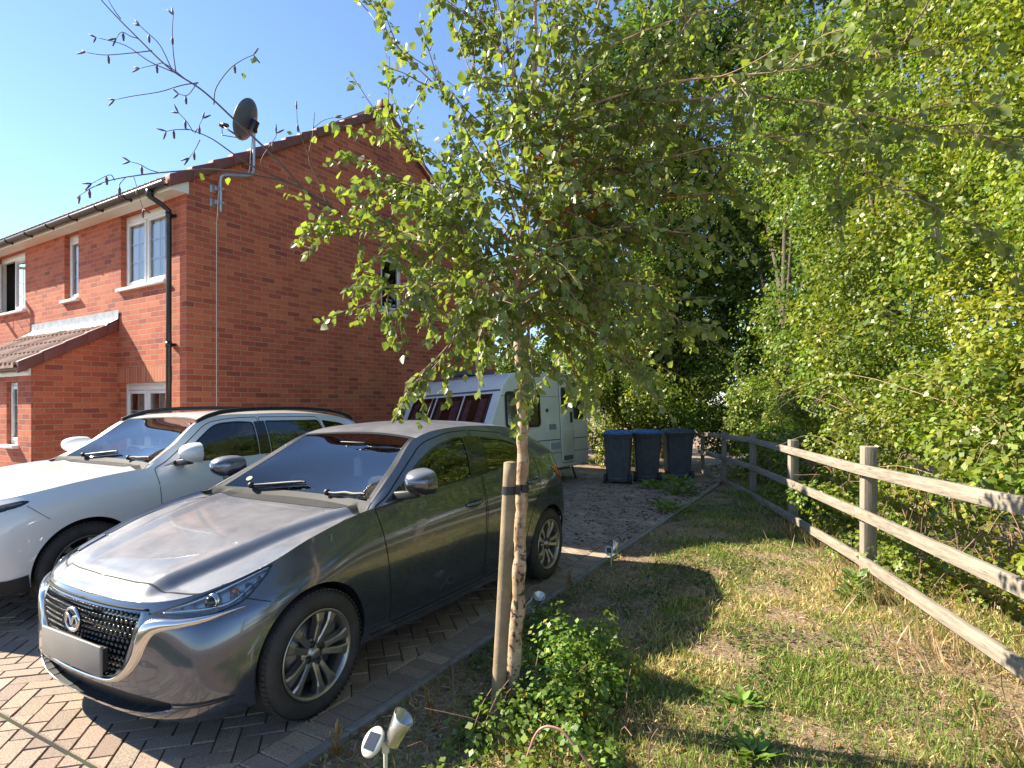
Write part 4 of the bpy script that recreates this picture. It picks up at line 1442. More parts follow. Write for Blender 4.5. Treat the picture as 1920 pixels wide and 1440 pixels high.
def wiper(car, sh, i0, w0, i1, w1, sgn):
    a = np.array(sh.ws[i0, w0]); b = np.array(sh.ws[i1, w1])
    G = offset_out(sh.ws, 0.03)
    P = []
    for f in np.linspace(0, 1, 14):
        i = i0 + (i1 - i0) * f; w_ = w0 + (w1 - w0) * f
        p = G[int(round(i)), int(round(w_))] * np.array([1, sgn, 1]); P.append(p)
    P = catmull(P[::3] + [P[-1]], 20)
    mb = MB(); mb.tube([Vector(p) for p in P], [0.007 + 0.006 * math.sin(math.pi * min(1, k / 19 * 1.1)) for k in range(20)], 6)
    mb.tube([Vector(p) - Vector((-0.006, 0, 0.018)) for p in P], 0.006, 5)
    mb.ball(Vector(P[0]), 0.022, 8, 5)
    mb.build("wiper", M_TRIM, car)

# ------------------------------------------------------------------ grey hatchback
car = empty("parked_hatchback", (-0.95 - 0.8726 * 0.85, 2.92 + 0.4885 * 0.85, 0), math.atan2(0.8726, 0.4885),
            "dusty dark grey hatchback parked beside the young birch tree", "car")
netA = [
 [(-.600,0,.135),(-.645,0,.175),(-.672,0,.41),(-.680,0,.565),(-.640,0,.664)],
 [(-.590,.26,.135),(-.636,.26,.175),(-.662,.26,.41),(-.668,.26,.565),(-.630,.26,.667)],
 [(-.552,.48,.138),(-.605,.48,.18),(-.622,.49,.41),(-.622,.49,.56),(-.578,.48,.678)],
 [(-.455,.675,.15),(-.505,.69,.20),(-.540,.705,.41),(-.500,.70,.585),(-.430,.645,.722)],
 [(-.335,.765,.18),(-.365,.785,.25),(-.370,.80,.43),(-.320,.795,.61),(-.215,.725,.788)],
 [(-.02,.80,.21),(-.02,.825,.30),(-.02,.848,.49),(0,.842,.68),(.03,.752,.872)],
 [(.40,.79,.22),(.40,.815,.29),(.40,.836,.52),(.40,.830,.76),(.42,.768,.950)],
 [(.90,.79,.205),(.90,.812,.265),(.90,.834,.48),(.90,.832,.77),(.90,.786,.972)],
 [(1.60,.79,.205),(1.60,.812,.265),(1.60,.836,.48),(1.60,.842,.80),(1.60,.792,1.010)],
 [(2.20,.79,.21),(2.20,.815,.285),(2.20,.842,.52),(2.20,.849,.83),(2.20,.788,1.058)],
 [(2.64,.79,.23),(2.64,.825,.33),(2.64,.852,.55),(2.64,.848,.85),(2.62,.772,1.095)],
 [(2.96,.765,.26),(2.98,.80,.35),(2.99,.825,.56),(2.96,.80,.86),(2.92,.725,1.105)],
 [(3.13,.66,.28),(3.18,.69,.36),(3.20,.71,.56),(3.14,.68,.86),(3.04,.625,1.10)],
 [(3.23,.40,.28),(3.30,.42,.36),(3.32,.42,.56),(3.25,.42,.86),(3.16,.40,1.10)],
 [(3.26,0,.28),(3.34,0,.36),(3.36,0,.56),(3.28,0,.86),(3.19,0,1.10)],
]
greenA = [
 [(.42,.768,.950),(.455,.742,.957)],
 [(.75,.78,.968),(.80,.640,1.140)],
 [(1.10,.788,.985),(1.13,.548,1.318)],
 [(1.60,.792,1.010),(1.60,.548,1.378)],
 [(2.20,.788,1.058),(2.20,.54,1.368)],
 [(2.62,.772,1.095),(2.60,.515,1.325)],
 [(2.92,.725,1.105),(2.90,.48,1.262)],
 [(3.04,.625,1.10),(3.00,.55,1.175)],
]
def creaseA(x, y):
    yc = np.interp(x, [-.7, -.6, -.3, .1, .45, .6], [.34, .36, .44, .53, .61, .64])
    a = np.abs(y) - yc
    dip = 1 / (1 + np.exp(-a / 0.014))
    return -0.020 * dip + 0.016 * np.clip(1 - np.abs(a + .03) / 0.09, 0, 1) - 0.012 * np.exp(-((a - .045) / .03) ** 2)
sh = build_shell(netA, 6, greenA, [(1.235,1.342),(1.45,1.385),(1.75,1.415),(2.2,1.405),(2.6,1.365),(2.94,1.305)],
                 [(-.655,.655),(-.630,.676),(-.600,.708),(-.565,.732),(-.49,.755),(-.3,.800),(0,.862),(.3,.906),(.62,.935)], .615, creaseA)
winA = [
    rounded([(.76,.990),(1.475,1.018),(1.60,1.300),(1.50,1.303),(1.28,1.272),(1.0,1.170),(.76,1.045)], [.012,.02,.02,.1,.1,.1,.012]),
    rounded([(1.685,1.036),(2.30,1.080),(2.41,1.115),(2.38,1.185),(2.12,1.268),(1.825,1.296)], [.02,.03,.03,.04,.12,.02]),
]
doorA = [
    rounded([(.475,.960),(.49,.80),(.535,.55),(.545,.275),(1.56,.275),(1.575,.60),(1.585,1.0),(1.715,1.352),(1.45,1.346),(1.13,1.285),(.80,1.105),(.60,1.0)], [.02,.1,.1,.05,.05,.05,.05,.03,.1,.1,.1,.1]),
    rounded([(1.575,.275),(2.20,.275),(2.23,.50),(2.33,.70),(2.46,.82),(2.47,1.00),(2.44,1.20),(2.2,1.315),(1.728,1.352),(1.60,1.0),(1.59,.6)], [.05,.05,.08,.1,.08,.08,.05,.1,.03,.05,.05]),
]
D45 = B_DIAG(45)
grilleA = np.array([(-.03,.626),(.20,.628),(.345,.632),(.425,.634),(.43,.605),(.40,.50),(.345,.40),(.29,.345),(.22,.325),(-.03,.322)])
lampA = rounded([(-.115,.630),(.03,.672),(.08,.690),(.235,.742),(.390,.791),(.372,.755),(.285,.658),(.15,.622),(.02,.612)], [.01,.05,.05,.1,.012,.02,.05,.05,.05])
lowA = rounded([(-.03,.285),(.28,.286),(.50,.276),(.60,.262),(.60,.232),(.50,.205),(.30,.190),(-.03,.186)], [0,.05,.05,.02,.02,.05,.05,0])
front = lambda c: c[:, 0] < 0.2
spec = dict(arch_r=.338, wb=2.64, tyre_r=.309, hub_z=.31, hw=.845, tyre_w=.19, rim_r=.212, floor=.22, belt_min=.93, rim_mat=M_ALLOY,
    windows=winA, win_mats=[M_CARGLASS, M_CARGLASS], rear_glass=M_TINT, doors=doorA, handles=[(1.43,.845),(2.33,.90)],
    black=[rounded([(.56,.968),(.752,.988),(.752,1.05)], .008), rounded([(1.482,1.015),(1.677,1.033),(1.815,1.300),(1.612,1.306)], .006)],
    cuts=[("grille_backing", grilleA, B_FRONT, M_GLOSSBLK, .035, (1, 0, 0), front),
          ("headlight_housing", lampA, D45, M_HOUSING if 'M_HOUSING' in globals() else M_GLOSSBLK, .045, (.75, -.6, 0), front),
          ("lower_intake", lowA, B_FRONT, M_TRIM, .05, (1, 0, 0), front)])
finish_car(car, sh, spec, M_GREY)
hatch_shell = sh
# lenses and what is behind them
V, F = panel(sh, lampA, D45, 0.002, 0.02); both("headlight_lens", V, F, M_LENS, car)
V, F = band(sh, lampA, D45, 0.006, 0.003, step=.01); both("headlight_trim", V, F, M_TRIM, car)
for sg in (-1, 1):
    def LP(u, z, off):
        p, n = sh.ray(u, z, D45); p = p + n * off; return Vector((p[0], p[1] * sg, p[2]))
    mb = MB()
    c = LP(.150, .680, -.018)
    axl = Vector((-1, 0.12 * sg, 0))
    for a_, b_, r0, r1 in ((0.02, -0.005, .034, .038), (-.005, -.012, .038, .032)):
        mb.tube([c - axl * a_, c + axl * -b_], [r0, r1], 20)
    mb.build("projector_ring", M_CHROME, car)
    mb = MB(); mb.ball(c + axl * 0.008, .029, 14, 8); mb.build("projector_lens", M_GLOSSBLK, car)
    mb = MB()
    P = [LP(u, z, -.012) for u, z in ((-.09,.640),(.0,.660),(.09,.685),(.20,.722),(.30,.757),(.375,.783))]
    mb.tube(catmull(P, 24), 0.009, 8)
    P = [LP(u, z, -.016) for u, z in ((-.06,.639),(.05,.648),(.15,.656),(.24,.675),(.34,.748))]
    mb.tube(catmull(P, 24), 0.008, 8); 
    for u, z in ((.27,.70),(.30,.725),(.24,.695),(.05,.665),(.0,.652)):
        mb.box(LP(u, z, -.028), (.035, .035, .022), Matrix.Rotation(sg * .8, 3, 'Z'))
    mb.build("lamp_reflector", M_CHROME, car)
    mb = MB(); mb.ball(LP(.238, .706, -.014), .017, 10, 6, (1.3, 1, .9)); mb.build("indicator_bulb", M_AMBER, car)
# mesh of the grille: rows of small glossy lozenges in the recess
mb = MB()
for r in range(11):
    z = .338 + r * .0275
    for k in range(-18, 19):
        y = (k + (0.5 if r % 2 else 0)) * .030
        if not in_poly(np.array([[abs(y), z]]), grilleA + np.array([[0, 0]]))[0]: continue
        if abs(y) > .41: continue
        p, n = sh.ray(abs(y), z, B_FRONT)
        mb.ball((p[0] + .012, y, z), .0118, 6, 4, (.9, .82, .80))
mb.build("grille_mesh", M_GLOSSBLK, car)
# chrome wing under the lamps and round the grille
for sg in (-1, 1):
    path = [(.765,.640,.003),(.74,.630,.008),(.68,.612,.014),(.60,.598,.020),(.525,.590,.029),(.472,.570,.040),(.445,.520,.034),(.418,.455,.027),(.372,.392,.023),(.315,.342,.018),(.25,.318,.013),(.15,.312,.010),(0,.310,.009)]
    G = []
    C = catmull([(a, b, c) for a, b, c in path], 70)
    for k in range(70):
        y, z, hw_ = C[k]
        t_ = C[min(k + 1, 69)][:2] - C[max(k - 1, 0)][:2]; t_ /= max(np.linalg.norm(t_), 1e-9)
        nn = np.array([-t_[1], t_[0]])
        row = []
        for q, off in ((-1, -.006), (-.9, .006), (-.35, .016), (.35, .014), (.9, .004), (1, -.006)):
            yy, zz = y + nn[0] * hw_ * q, z + nn[1] * hw_ * q
            p, n = sh.ray(max(yy, 0.0), zz, B_FRONT if y < .60 else D45_(y, zz)) if False else sh.ray(max(yy, 0.0), zz, B_FRONT)
            o = p + n * off
            row.append((o[0], o[1] * sg, o[2]))
        G.append(row)
    mb = MB(); mb.grid(G); mb.build("chrome_wing", M_CHROME, car)
mb = MB()
for sg in (-1, 1):
    P = []
    for y in np.linspace(0, .445, 24):
        p, n = sh.ray(y, .640 + .004 * (y / .44) ** 2, B_FRONT); q = p + n * .004; P.append((q[0], q[1] * sg, q[2]))
    mb.tube(P, .0055, 6)
mb.build("bonnet_lip_seam", M_GAPSHADE, car, weld=1e-4)
# badge: oval ring with a winged M inside
mb = MB()
bx, bz = -.700, .556
ov = [Vector((bx, .060 * math.cos(a), bz + .050 * math.sin(a))) for a in np.linspace(0, 2 * math.pi, 41)]
mb.tube(ov, .0075, 8, cap=False)
Mw = [[(-.056,.022),(-.030,.018),(-.012,.006),(0,-.020),(.012,.006),(.030,.018),(.056,.022)]]
for L_ in Mw:
    mb.tube([Vector((bx - .003, a, bz + b)) for a, b in catmull(L_, 31)], [.004 + .004 * math.sin(math.pi * k / 30) for k in range(31)], 8)
mb.tube([Vector((bx - .003, a, bz + b)) for a, b in catmull([(-.050,-.018),(-.040,.008),(-.020,.016)], 12)], .005, 6)
mb.tube([Vector((bx - .003, a, bz + b)) for a, b in catmull([(.050,-.018),(.040,.008),(.020,.016)], 12)], .005, 6)
mb.build("badge", M_CHROME, car)
mb = MB(); mb.tube([(bx + .012, 0, bz), (bx + .002, 0, bz)], .055, 24); mb.build("badge_backing", M_GLOSSBLK, car)
mb = MB(); mb.box((-.706, 0, .415), (.014, .53, .135)); mb.build("number_plate", M_PLATE, car, bevel=.004)
mb = MB(); mb.box((-.687, 0, .415), (.03, .50, .10)); mb.build("plate_holder", M_TRIM, car)
# fog slots and splitter
D60 = B_DIAG(58)
fog = rounded([(-.03+.06,.262),(.12,.262),(.26,.268),(.30,.262),(.26,.250),(.05,.238)], .008)
fog = rounded([(.0,.262),(.12,.268),(.22,.276),(.255,.268),(.21,.252),(.0,.236)], [.004,.02,.02,.006,.02,.004])
V, F = panel(sh, fog, D45, .0015, .02); both("fog_slot", V, F, M_TRIM, car)
for sg in (-1, 1):
    mb = MB(); mb.tube([Vector((p[0], p[1] * sg, p[2])) for p in [sh.ray(u, z, D45)[0] + sh.ray(u, z, D45)[1] * .003 for u, z in ((.01,.250),(.09,.255),(.16,.260),(.225,.266))]], [.006,.006,.005,.003], 6)
    mb.build("fog_slot_bar", M_CHROME if False else M_GLOSSBLK, car)
# bonnet shut line, wing seam, sill seam
def seam(name, pts, B, w=.0045, off=.0012, n=60):
    P = catmull(pts, n); V, F = band(sh, P, B, w, off, closed=False); both(name, V, F, M_GAPSHADE, car)
# top view (x, y): shut line across the nose then along the wing
seam("bonnet_gap", [(-.572,0.008),(-.562,.20),(-.542,.36),(-.505,.50),(-.44,.625),(-.375,.665)], B_TOP, .007, .0022)
seam("bonnet_gap", [(-.375,.665),(-.22,.700),(0,.722),(.20,.722),(.36,.69),(.44,.655)], B_TOP, .005)
seam("bumper_seam", [(-.345,.672),(-.30,.655),(-.255,.64)], B_SIDE, .004)
seam("sill_seam", [(.40,.262),(.9,.250),(1.6,.250),(2.25,.262)], B_SIDE, .004)
# lights at the back, mirrors, wipers, dusty cowl
DR = dict(u=(.8, -.6, 0), v=(0, 0, 1), d=(.6, .8, 0), near=2.6)
rl = rounded([(1.89,1.0),(2.02,.995),(2.16,.955),(2.14,.885),(2.0,.868),(1.93,.92)], .03)
rl = rounded([(2.74,.985),(2.95,1.0),(3.03,.94),(3.0,.865),(2.88,.875)], .02)
V, F = panel(sh, rl, B_SIDE, .005, .02); both("rear_lamp", V, F, M_RED, car)
for sg in (-1, 1):
    mirror_unit(car, (.70, sg * .80, 1.005), M_GREY, sg, 1.12)
V1, F1 = grid_vf(offset_out(sh.ws, .004)[:4, :]); V2, F2 = grid_vf(offset_out(sh.fan, .003)); emit("cowl_panel", *stack([(V1, F1), (V2, F2)]), M_COWL, car, mirror='join')
wiper(car, sh, 3, 22, 5, 58, -1)
wiper(car, sh, 3, 40, 7, 2, 1)
interior(car, .85, .27, .80, .885, 1.30, (1.02, .37, .86))
mb = MB(); q = offset_out(sh.ws, -.012)[40:47, :10].reshape(-1, 3); G = offset_out(sh.ws, -.012)[38:47, :11]
mb.grid(G); G2 = G * np.array([1, -1, 1]); mb.grid(G2); mb.build("camera_housing", M_TRIM, car, normals=False)
c = Vector(sh.ws[34, 0]); mb = MB(); mb.box(c + Vector((.07, 0, -.005)), (.03, .24, .075)); mb.tube([c, c + Vector((.07, 0, .0))], .012, 8); mb.build("rear_view_mirror", M_TRIM, car, bevel=.012)
mb = MB(); mb.box(c + Vector((.075, -.04, -.15)), (.03, .06, .13)); mb.tube([c + Vector((.075, -.04, -.03)), c + Vector((.075, -.04, -.1))], .004, 5); mb.build("hanging_ornament", plain("white_plush", (.6, .6, .58), .9), car, bevel=.015)
mb = MB(); mb.tube([(1.95, 0, 1.405), (2.0, 0, 1.50), (2.06, 0, 1.60)], [.010, .005, .003], 6); mb.build("roof_aerial", M_TRIM, car)

pt = offset_out(sh.ws, .0035)[9, 50] * np.array([1, 1, 1]); nn_ = pt - np.array(sh.ws[9, 50]); 
mb = MB(); mb.tube([pt, pt + nn_ * .2], .022, 20); mb.build("windscreen_sticker", plain("pale_sticker", (.30, .31, .20), .5), car)
# ------------------------------------------------------------------ white SUV
suv = empty("parked_suv", (-3.15 - 0.8726 * 0.90, 4.40 + 0.4885 * 0.90, 0), math.atan2(0.8726, 0.4885),
            "white SUV with black roof rails parked between the house and grey car", "car")
netB = [
 [(-.78,0,.22),(-.84,0,.34),(-.87,0,.60),(-.84,0,.80),(-.76,0,.885)],
 [(-.77,.35,.22),(-.83,.35,.34),(-.85,.35,.60),(-.82,.35,.80),(-.74,.34,.885)],
 [(-.69,.62,.22),(-.75,.64,.34),(-.77,.65,.60),(-.73,.63,.80),(-.66,.58,.885)],
 [(-.53,.79,.24),(-.58,.81,.36),(-.59,.83,.60),(-.54,.81,.80),(-.48,.73,.893)],
 [(-.39,.86,.27),(-.40,.875,.40),(-.40,.885,.60),(-.37,.875,.80),(-.30,.79,.925)],
 [(-.05,.86,.28),(-.05,.88,.42),(-.05,.90,.62),(-.05,.895,.84),(-.03,.80,.970)],
 [(.42,.86,.28),(.42,.88,.40),(.42,.895,.62),(.42,.892,.86),(.43,.805,1.020)],
 [(.95,.86,.26),(.95,.88,.36),(.95,.893,.60),(.95,.895,.87),(.95,.83,1.022)],
 [(1.60,.86,.26),(1.60,.88,.36),(1.60,.895,.60),(1.60,.897,.88),(1.60,.84,1.045)],
 [(2.20,.86,.28),(2.20,.88,.40),(2.20,.898,.62),(2.20,.90,.89),(2.20,.84,1.075)],
 [(2.62,.86,.30),(2.62,.885,.44),(2.62,.903,.64),(2.62,.90,.90),(2.62,.82,1.100)],
 [(3.00,.84,.32),(3.02,.865,.46),(3.02,.88,.66),(3.00,.87,.90),(2.98,.79,1.110)],
 [(3.25,.72,.34),(3.31,.75,.46),(3.31,.77,.66),(3.27,.75,.90),(3.20,.70,1.110)],
 [(3.36,.42,.34),(3.43,.44,.46),(3.44,.45,.66),(3.40,.44,.90),(3.33,.43,1.110)],
 [(3.39,0,.34),(3.46,0,.46),(3.47,0,.66),(3.43,0,.90),(3.36,0,1.110)],
]
greenB = [
 [(.43,.805,1.020),(.47,.775,1.032)],
 [(.75,.82,1.022),(.74,.70,1.185)],
 [(1.05,.83,1.03),(1.04,.625,1.400)],
 [(1.60,.84,1.045),(1.60,.615,1.455)],
 [(2.30,.84,1.08),(2.30,.605,1.452)],
 [(2.75,.82,1.105),(2.75,.58,1.410)],
 [(2.98,.79,1.11),(3.05,.555,1.350)],
 [(3.20,.70,1.11),(3.16,.60,1.24)],
]
def creaseB(x, y):
    yc = np.interp(x, [-.8, .6], [.52, .60]); a = np.abs(y) - yc
    return -0.014 / (1 + np.exp(-a / .02)) + .012 * np.clip(1 - np.abs(a + .04) / .1, 0, 1)
sh = build_shell(netB, 6, greenB, [(1.17,1.425),(1.4,1.462),(1.8,1.485),(2.4,1.480),(2.8,1.445),(3.08,1.395)],
                 [(-.78,.880),(-.70,.905),(-.5,.935),(-.2,.967),(.1,.995),(.62,1.02)], .62, creaseB, ds=.013)
winB = [
    rounded([(.80,1.040),(1.52,1.062),(1.56,1.375),(1.40,1.388),(1.15,1.372),(.93,1.22),(.80,1.105)], [.02,.02,.03,.1,.1,.1,.02]),
    rounded([(1.66,1.066),(2.36,1.098),(2.42,1.20),(2.40,1.378),(1.70,1.385)], [.02,.02,.02,.03,.02]),
    rounded([(2.45,1.12),(2.80,1.175),(2.90,1.24),(2.75,1.335),(2.46,1.372)], [.02,.03,.03,.05,.02]),
]
doorB = [
    rounded([(.515,1.020),(.520,.80),(.545,.55),(.56,.36),(1.58,.36),(1.595,.70),(1.60,1.05),(1.625,1.425),(1.35,1.420),(1.08,1.385),(.80,1.175),(.62,1.06)], [.03,.1,.1,.05,.05,.05,.05,.03,.1,.1,.1,.05]),
    rounded([(1.595,.36),(2.14,.36),(2.20,.55),(2.34,.72),(2.42,.85),(2.44,1.10),(2.42,1.415),(1.640,1.425),(1.615,1.05),(1.61,.7)], [.05,.05,.08,.1,.08,.08,.05,.03,.05,.05]),
]
lampB = rounded([(-.16,.80),(.10,.838),(.30,.876),(.345,.868),(.31,.842),(.12,.785),(-.14,.752)], .015)
grB = np.array([(-.03,.80),(.30,.80),(.46,.79),(.50,.70),(.40,.52),(-.03,.50)])
spec = dict(arch_r=.362, wb=2.62, tyre_r=.332, hub_z=.333, hw=.895, tyre_w=.21, rim_r=.232, floor=.28, belt_min=1.0, rim_mat=M_ALLOYDK,
    windows=winB, win_mats=[M_CARGLASS, M_TINT, M_TINT], rear_glass=M_TINT, doors=doorB, handles=[(1.44,.905),(2.30,.93)],
    black=[rounded([(.60,1.028),(.795,1.042),(.795,1.10)], .008), rounded([(1.527,1.062),(1.653,1.066),(1.693,1.385),(1.568,1.377)], .006)],
    cuts=[("headlight", lampB, D45, M_CHROME, .02, (.75, -.6, 0), front), ("grille", grB, B_FRONT, M_GLOSSBLK, .03, (1, 0, 0), front)])
finish_car(suv, sh, spec, M_WHITE)
V, F = panel(sh, lampB, D45, .002, .02); both("headlight_lens", V, F, M_LENS, suv)
V, F = band(sh, lampB, D45, .014, .003, step=.01); both("headlight_trim", V, F, M_TRIM, suv)
def seam2(name, pts, B, w=.005, off=.0012, n=60):
    P = catmull(pts, n); V, F = band(sh, P, B, w, off, closed=False); both(name, V, F, M_GAPSHADE, suv)
seam2("bumper_seam", [(-.375,.842),(-.33,.80),(-.28,.755),(-.255,.735)], B_SIDE, .004)
for pts in ([(-.345,.30),(.36,.30)],):
    pass
# dark cladding along the sills and bumper
V, F = band(sh, catmull([(.37,.315),(.9,.30),(1.6,.30),(2.25,.315)], 60), B_SIDE, .10, .006, closed=False); both("sill_cladding", V, F, M_TRIM, suv)
V, F = band(sh, catmull([(-.03,.29),(.3,.29),(.6,.29),(.78,.30)], 40), B_FRONT, .10, .006, closed=False); both("bumper_cladding", V, F, M_TRIM, suv)
V, F = band(sh, catmull([(-.56,.30),(-.48,.30),(-.41,.31),(-.365,.32)], 20), B_SIDE, .10, .006, closed=False); both("bumper_cladding", V, F, M_TRIM, suv)
for sg in (-1, 1):
    rail = [(1.00,.625,1.395),(1.14,.612,1.452),(1.35,.60,1.492),(1.75,.595,1.512),(2.3,.585,1.508),(2.7,.57,1.475),(2.98,.55,1.415),(3.05,.545,1.375)]
    mb = MB(); C = catmull(rail, 60)
    mb.tube([(x, y * sg, z) for x, y, z in C], [.014] * 60, 10); mb.tube([(x, y * sg, z - .016) for x, y, z in C], [.013] * 60, 8)
    mb.build("roof_rail", M_TRIM, suv)
    mirror_unit(suv, (.73, sg * .86, 1.055), M_WHITE, sg, 1.18)
V1, F1 = grid_vf(offset_out(sh.ws, .004)[:4, :]); V2, F2 = grid_vf(offset_out(sh.fan, .003)); emit("cowl_panel", *stack([(V1, F1), (V2, F2)]), M_COWL, suv, mirror='join')
wiper(suv, sh, 3, 20, 6, 58, -1); wiper(suv, sh, 3, 40, 7, 4, 1)
interior(suv, .90, .36, .82, .975, 1.30, (1.06, .39, .95), fs=1.1)
rl = rounded([(1.93,1.08),(2.08,1.08),(2.14,1.0),(2.02,.96)], .02)
V, F = panel(sh, rl, DR, .004, .02); both("rear_lamp", V, F, M_RED, suv)
c = Vector(sh.ws[36, 0]); mb = MB(); mb.box(c + Vector((.07, 0, -.005)), (.03, .24, .07)); mb.build("rear_view_mirror", M_TRIM, suv, bevel=.012)
V, F = grid_vf(offset_out(sh.tail, -.02, (1, 0, .3))[2:30, :36])

mb = MB(); mb.ball((1.30, -.37, .92), .17, 14, 10, (.75, .9, .8)); cu = mb.build("cushion", None, suv)
t = NT("floral_cushion_cloth"); v = t.n.new("ShaderNodeTexVoronoi"); v.inputs["Scale"].default_value = 16; t.link(t.coords(), v.inputs["Vector"])
t.set(Base_Color=t.ramp(v.outputs["Color"], [(.2, (.25, .03, .02)), (.45, (.40, .12, .04)), (.6, (.10, .14, .05)), (.8, (.45, .25, .2))]), Roughness=.9); cu.data.materials.append(t.m)
# ================================================================== touring caravan
CA = R(36.0)
C_DIR = Vector((math.sin(CA), math.cos(CA), 0)); C_ORG = Vector((-0.353, 9.72, 0.0))
van = empty("touring_caravan", C_ORG, 0, "white touring caravan with dark curtained front windows beside the gable wall", "caravan",
            rot=(R(-3.2), 0, math.atan2(C_DIR.y, C_DIR.x)))
M_VAN = plain("caravan_shell", (0.76, 0.76, 0.70), 0.38, var=0.06, vscale=3, coat=0.2)  # white with the hedge's warm bounced light put into the colour
M_VANW = plain("caravan_front_panel", (0.78, 0.79, 0.80), 0.3, var=0.05, vscale=3, coat=0.3)  # the same white, cooled: sky light on the front is in the colour
M_VANGREY = plain("caravan_grey_trim", (0.12, 0.13, 0.14), 0.5)
M_ACRYL = glass_mat("tinted_acrylic", (0.52, 0.44, 0.47), 0.95, 0.02)
M_DRAPE = plain("mauve_drape", (0.42, 0.32, 0.37), 0.9, var=0.3, vscale=14)
VW, VL = 2.23, 3.42
prof = catmull([(.06, .30), (.02, .62), (.00, .92), (.06, 1.12), (.24, 1.46), (.42, 1.78)], 26).tolist() + \
       catmull([(.42, 1.78), (.50, 1.90), (.66, 2.04), (.90, 2.12), (1.4, 2.155), (2.9, 2.165), (3.22, 2.12), (3.36, 2.00), (3.40, 1.80)], 34)[1:].tolist() + \
       [[3.42, 1.0], [3.40, .36], [3.0, .30]]
mb = MB()
n = len(prof)
mb.add([(x, 0, z) for x, z in prof] + [(x, VW, z) for x, z in prof], [tuple(range(n)), tuple(range(n, 2 * n))[::-1]] + [(i, n + i, n + (i + 1) % n, (i + 1) % n) for i in range(n)])
mb.build("body_shell", M_VAN, van, bevel=.035, seg=3, angle=60)
def vfront(y, z, off=0.0):
    zz = [p[1] for p in prof[:48]]; xx = [p[0] for p in prof[:48]]
    x = float(np.interp(z, zz, xx)); dx = (np.interp(z + .02, zz, xx) - np.interp(z - .02, zz, xx)) / .04
    nn = Vector((-1, 0, dx)).normalized()
    return Vector((x, y, z)) + nn * off
def vpatch(name, mat, y0, y1, z0, z1, off, th=.012, parent=None, nz=8, label=None):
    mb = MB(); G = [[vfront(y, z, off) for z in np.linspace(z0, z1, nz)] for y in (y0, y1)]
    mb.grid(G); G2 = [[vfront(y, z, off - th) for z in np.linspace(z0, z1, nz)] for y in (y0, y1)]
    for a, b in ((0, None),):
        for i in (0, 1): mb.grid([G[i], G2[i]])
        mb.grid([[G[0][0], G[1][0]], [G2[0][0], G2[1][0]]]); mb.grid([[G[0][-1], G[1][-1]], [G2[0][-1], G2[1][-1]]])
    return mb.build(name, mat, parent or van, label=label)
vpatch("front_panel", M_VANW, .03, VW - .03, 1.80, 2.09, .008)
vpatch("front_window_surround", M_VANW, .03, VW - .03, 1.02, 1.80, .006)
vpatch("front_window_surround", M_GLOSSBLK, .16, VW - .16, 1.06, 1.745, .010)
vpatch("front_trim", M_VANGREY, .02, VW - .02, 1.785, 1.81, .018)
for k, (a, b) in enumerate(((.19, .76), (.80, 1.43), (1.47, 2.04))):
    vpatch("curtain", M_DRAPE, a + .06, a + (b - a) * .36, 1.10, 1.66, .012, .001)
    vpatch("curtain", M_DRAPE, a + (b - a) * .70, b - .06, 1.10, 1.66, .012, .001)
    vpatch("front_window", M_ACRYL, a, b, 1.08, 1.72, .022)
for y in (.78, 1.45): vpatch("window_bar", M_VANW, y - .012, y + .012, 1.06, 1.745, .03)
# right-hand side (y = 0 faces the viewer)
def vs(name, poly, mat, off, th=.012, parent=None, bevel=0.0, label=None):
    mb = MB(); mb.prism([(x, -off, z) for x, z in poly], (0, th, 0)); return mb.build(name, mat, parent or van, bevel=bevel, label=label)
def rr(x0, x1, z0, z1, r): return rounded([(x0, z0), (x1, z0), (x1, z1), (x0, z1)], r, 6)
def vring(name, x0, x1, z0, z1, r, w, mat, off):
    A = rr(x0, x1, z0, z1, r); B = rr(x0 + w, x1 - w, z0 + w, z1 - w, max(r - w, .01)); n = len(A)
    mb = MB(); V = [(x, -off, z) for x, z in A] + [(x, -off, z) for x, z in B] + [(x, -off + .012, z) for x, z in A]
    mb.add(V, [(i, (i + 1) % n, n + (i + 1) % n, n + i) for i in range(n)] + [(i, 2 * n + i, 2 * n + (i + 1) % n, (i + 1) % n) for i in range(n)])
    return mb.build(name, mat, van)
vs("side_window", rr(.52, 1.57, 1.15, 1.76, .10), M_GLOSSBLK, .012); vring("window_seal", .50, 1.59, 1.13, 1.78, .11, .05, M_TRIM, .022)
vs("rear_side_window", rr(2.86, 3.24, 1.27, 1.69, .07), M_GLOSSBLK, .012); vring("window_seal", 2.84, 3.26, 1.25, 1.71, .08, .035, M_TRIM, .022)
door = vs("door", rr(2.31, 2.79, .40, 2.00, .06), M_VAN, .012, bevel=.006)
vring("door_seam", 2.295, 2.805, .385, 2.015, .07, .010, M_VANGREY, .006)
dw = vs("door_window", rr(2.36, 2.60, 1.43, 1.89, .06), M_GLOSSBLK, .020, parent=door)
vs("door_handle", rr(2.685, 2.745, 1.18, 1.40, .02), M_TRIM, .030, .02, parent=door)
vs("door_crossbar", [(2.32, 1.03), (2.78, 1.03), (2.78, 1.055), (2.32, 1.055)], M_VAN, .018, parent=door)
for x0, x1, z0, z1 in ((1.86, 2.15, 1.04, 1.19), (1.90, 2.27, .66, .83)):
    v = vs("vent", rr(x0, x1, z0, z1, .01), M_VANW, .014)
    mb = MB()
    for k in range(9):
        xx = x0 + .03 + (x1 - x0 - .06) * k / 8; mb.span((xx - .008, -.017, z0 + .02), (xx + .008, -.013, z1 - .02))
    mb.build("vent_slots", M_VANGREY, v)
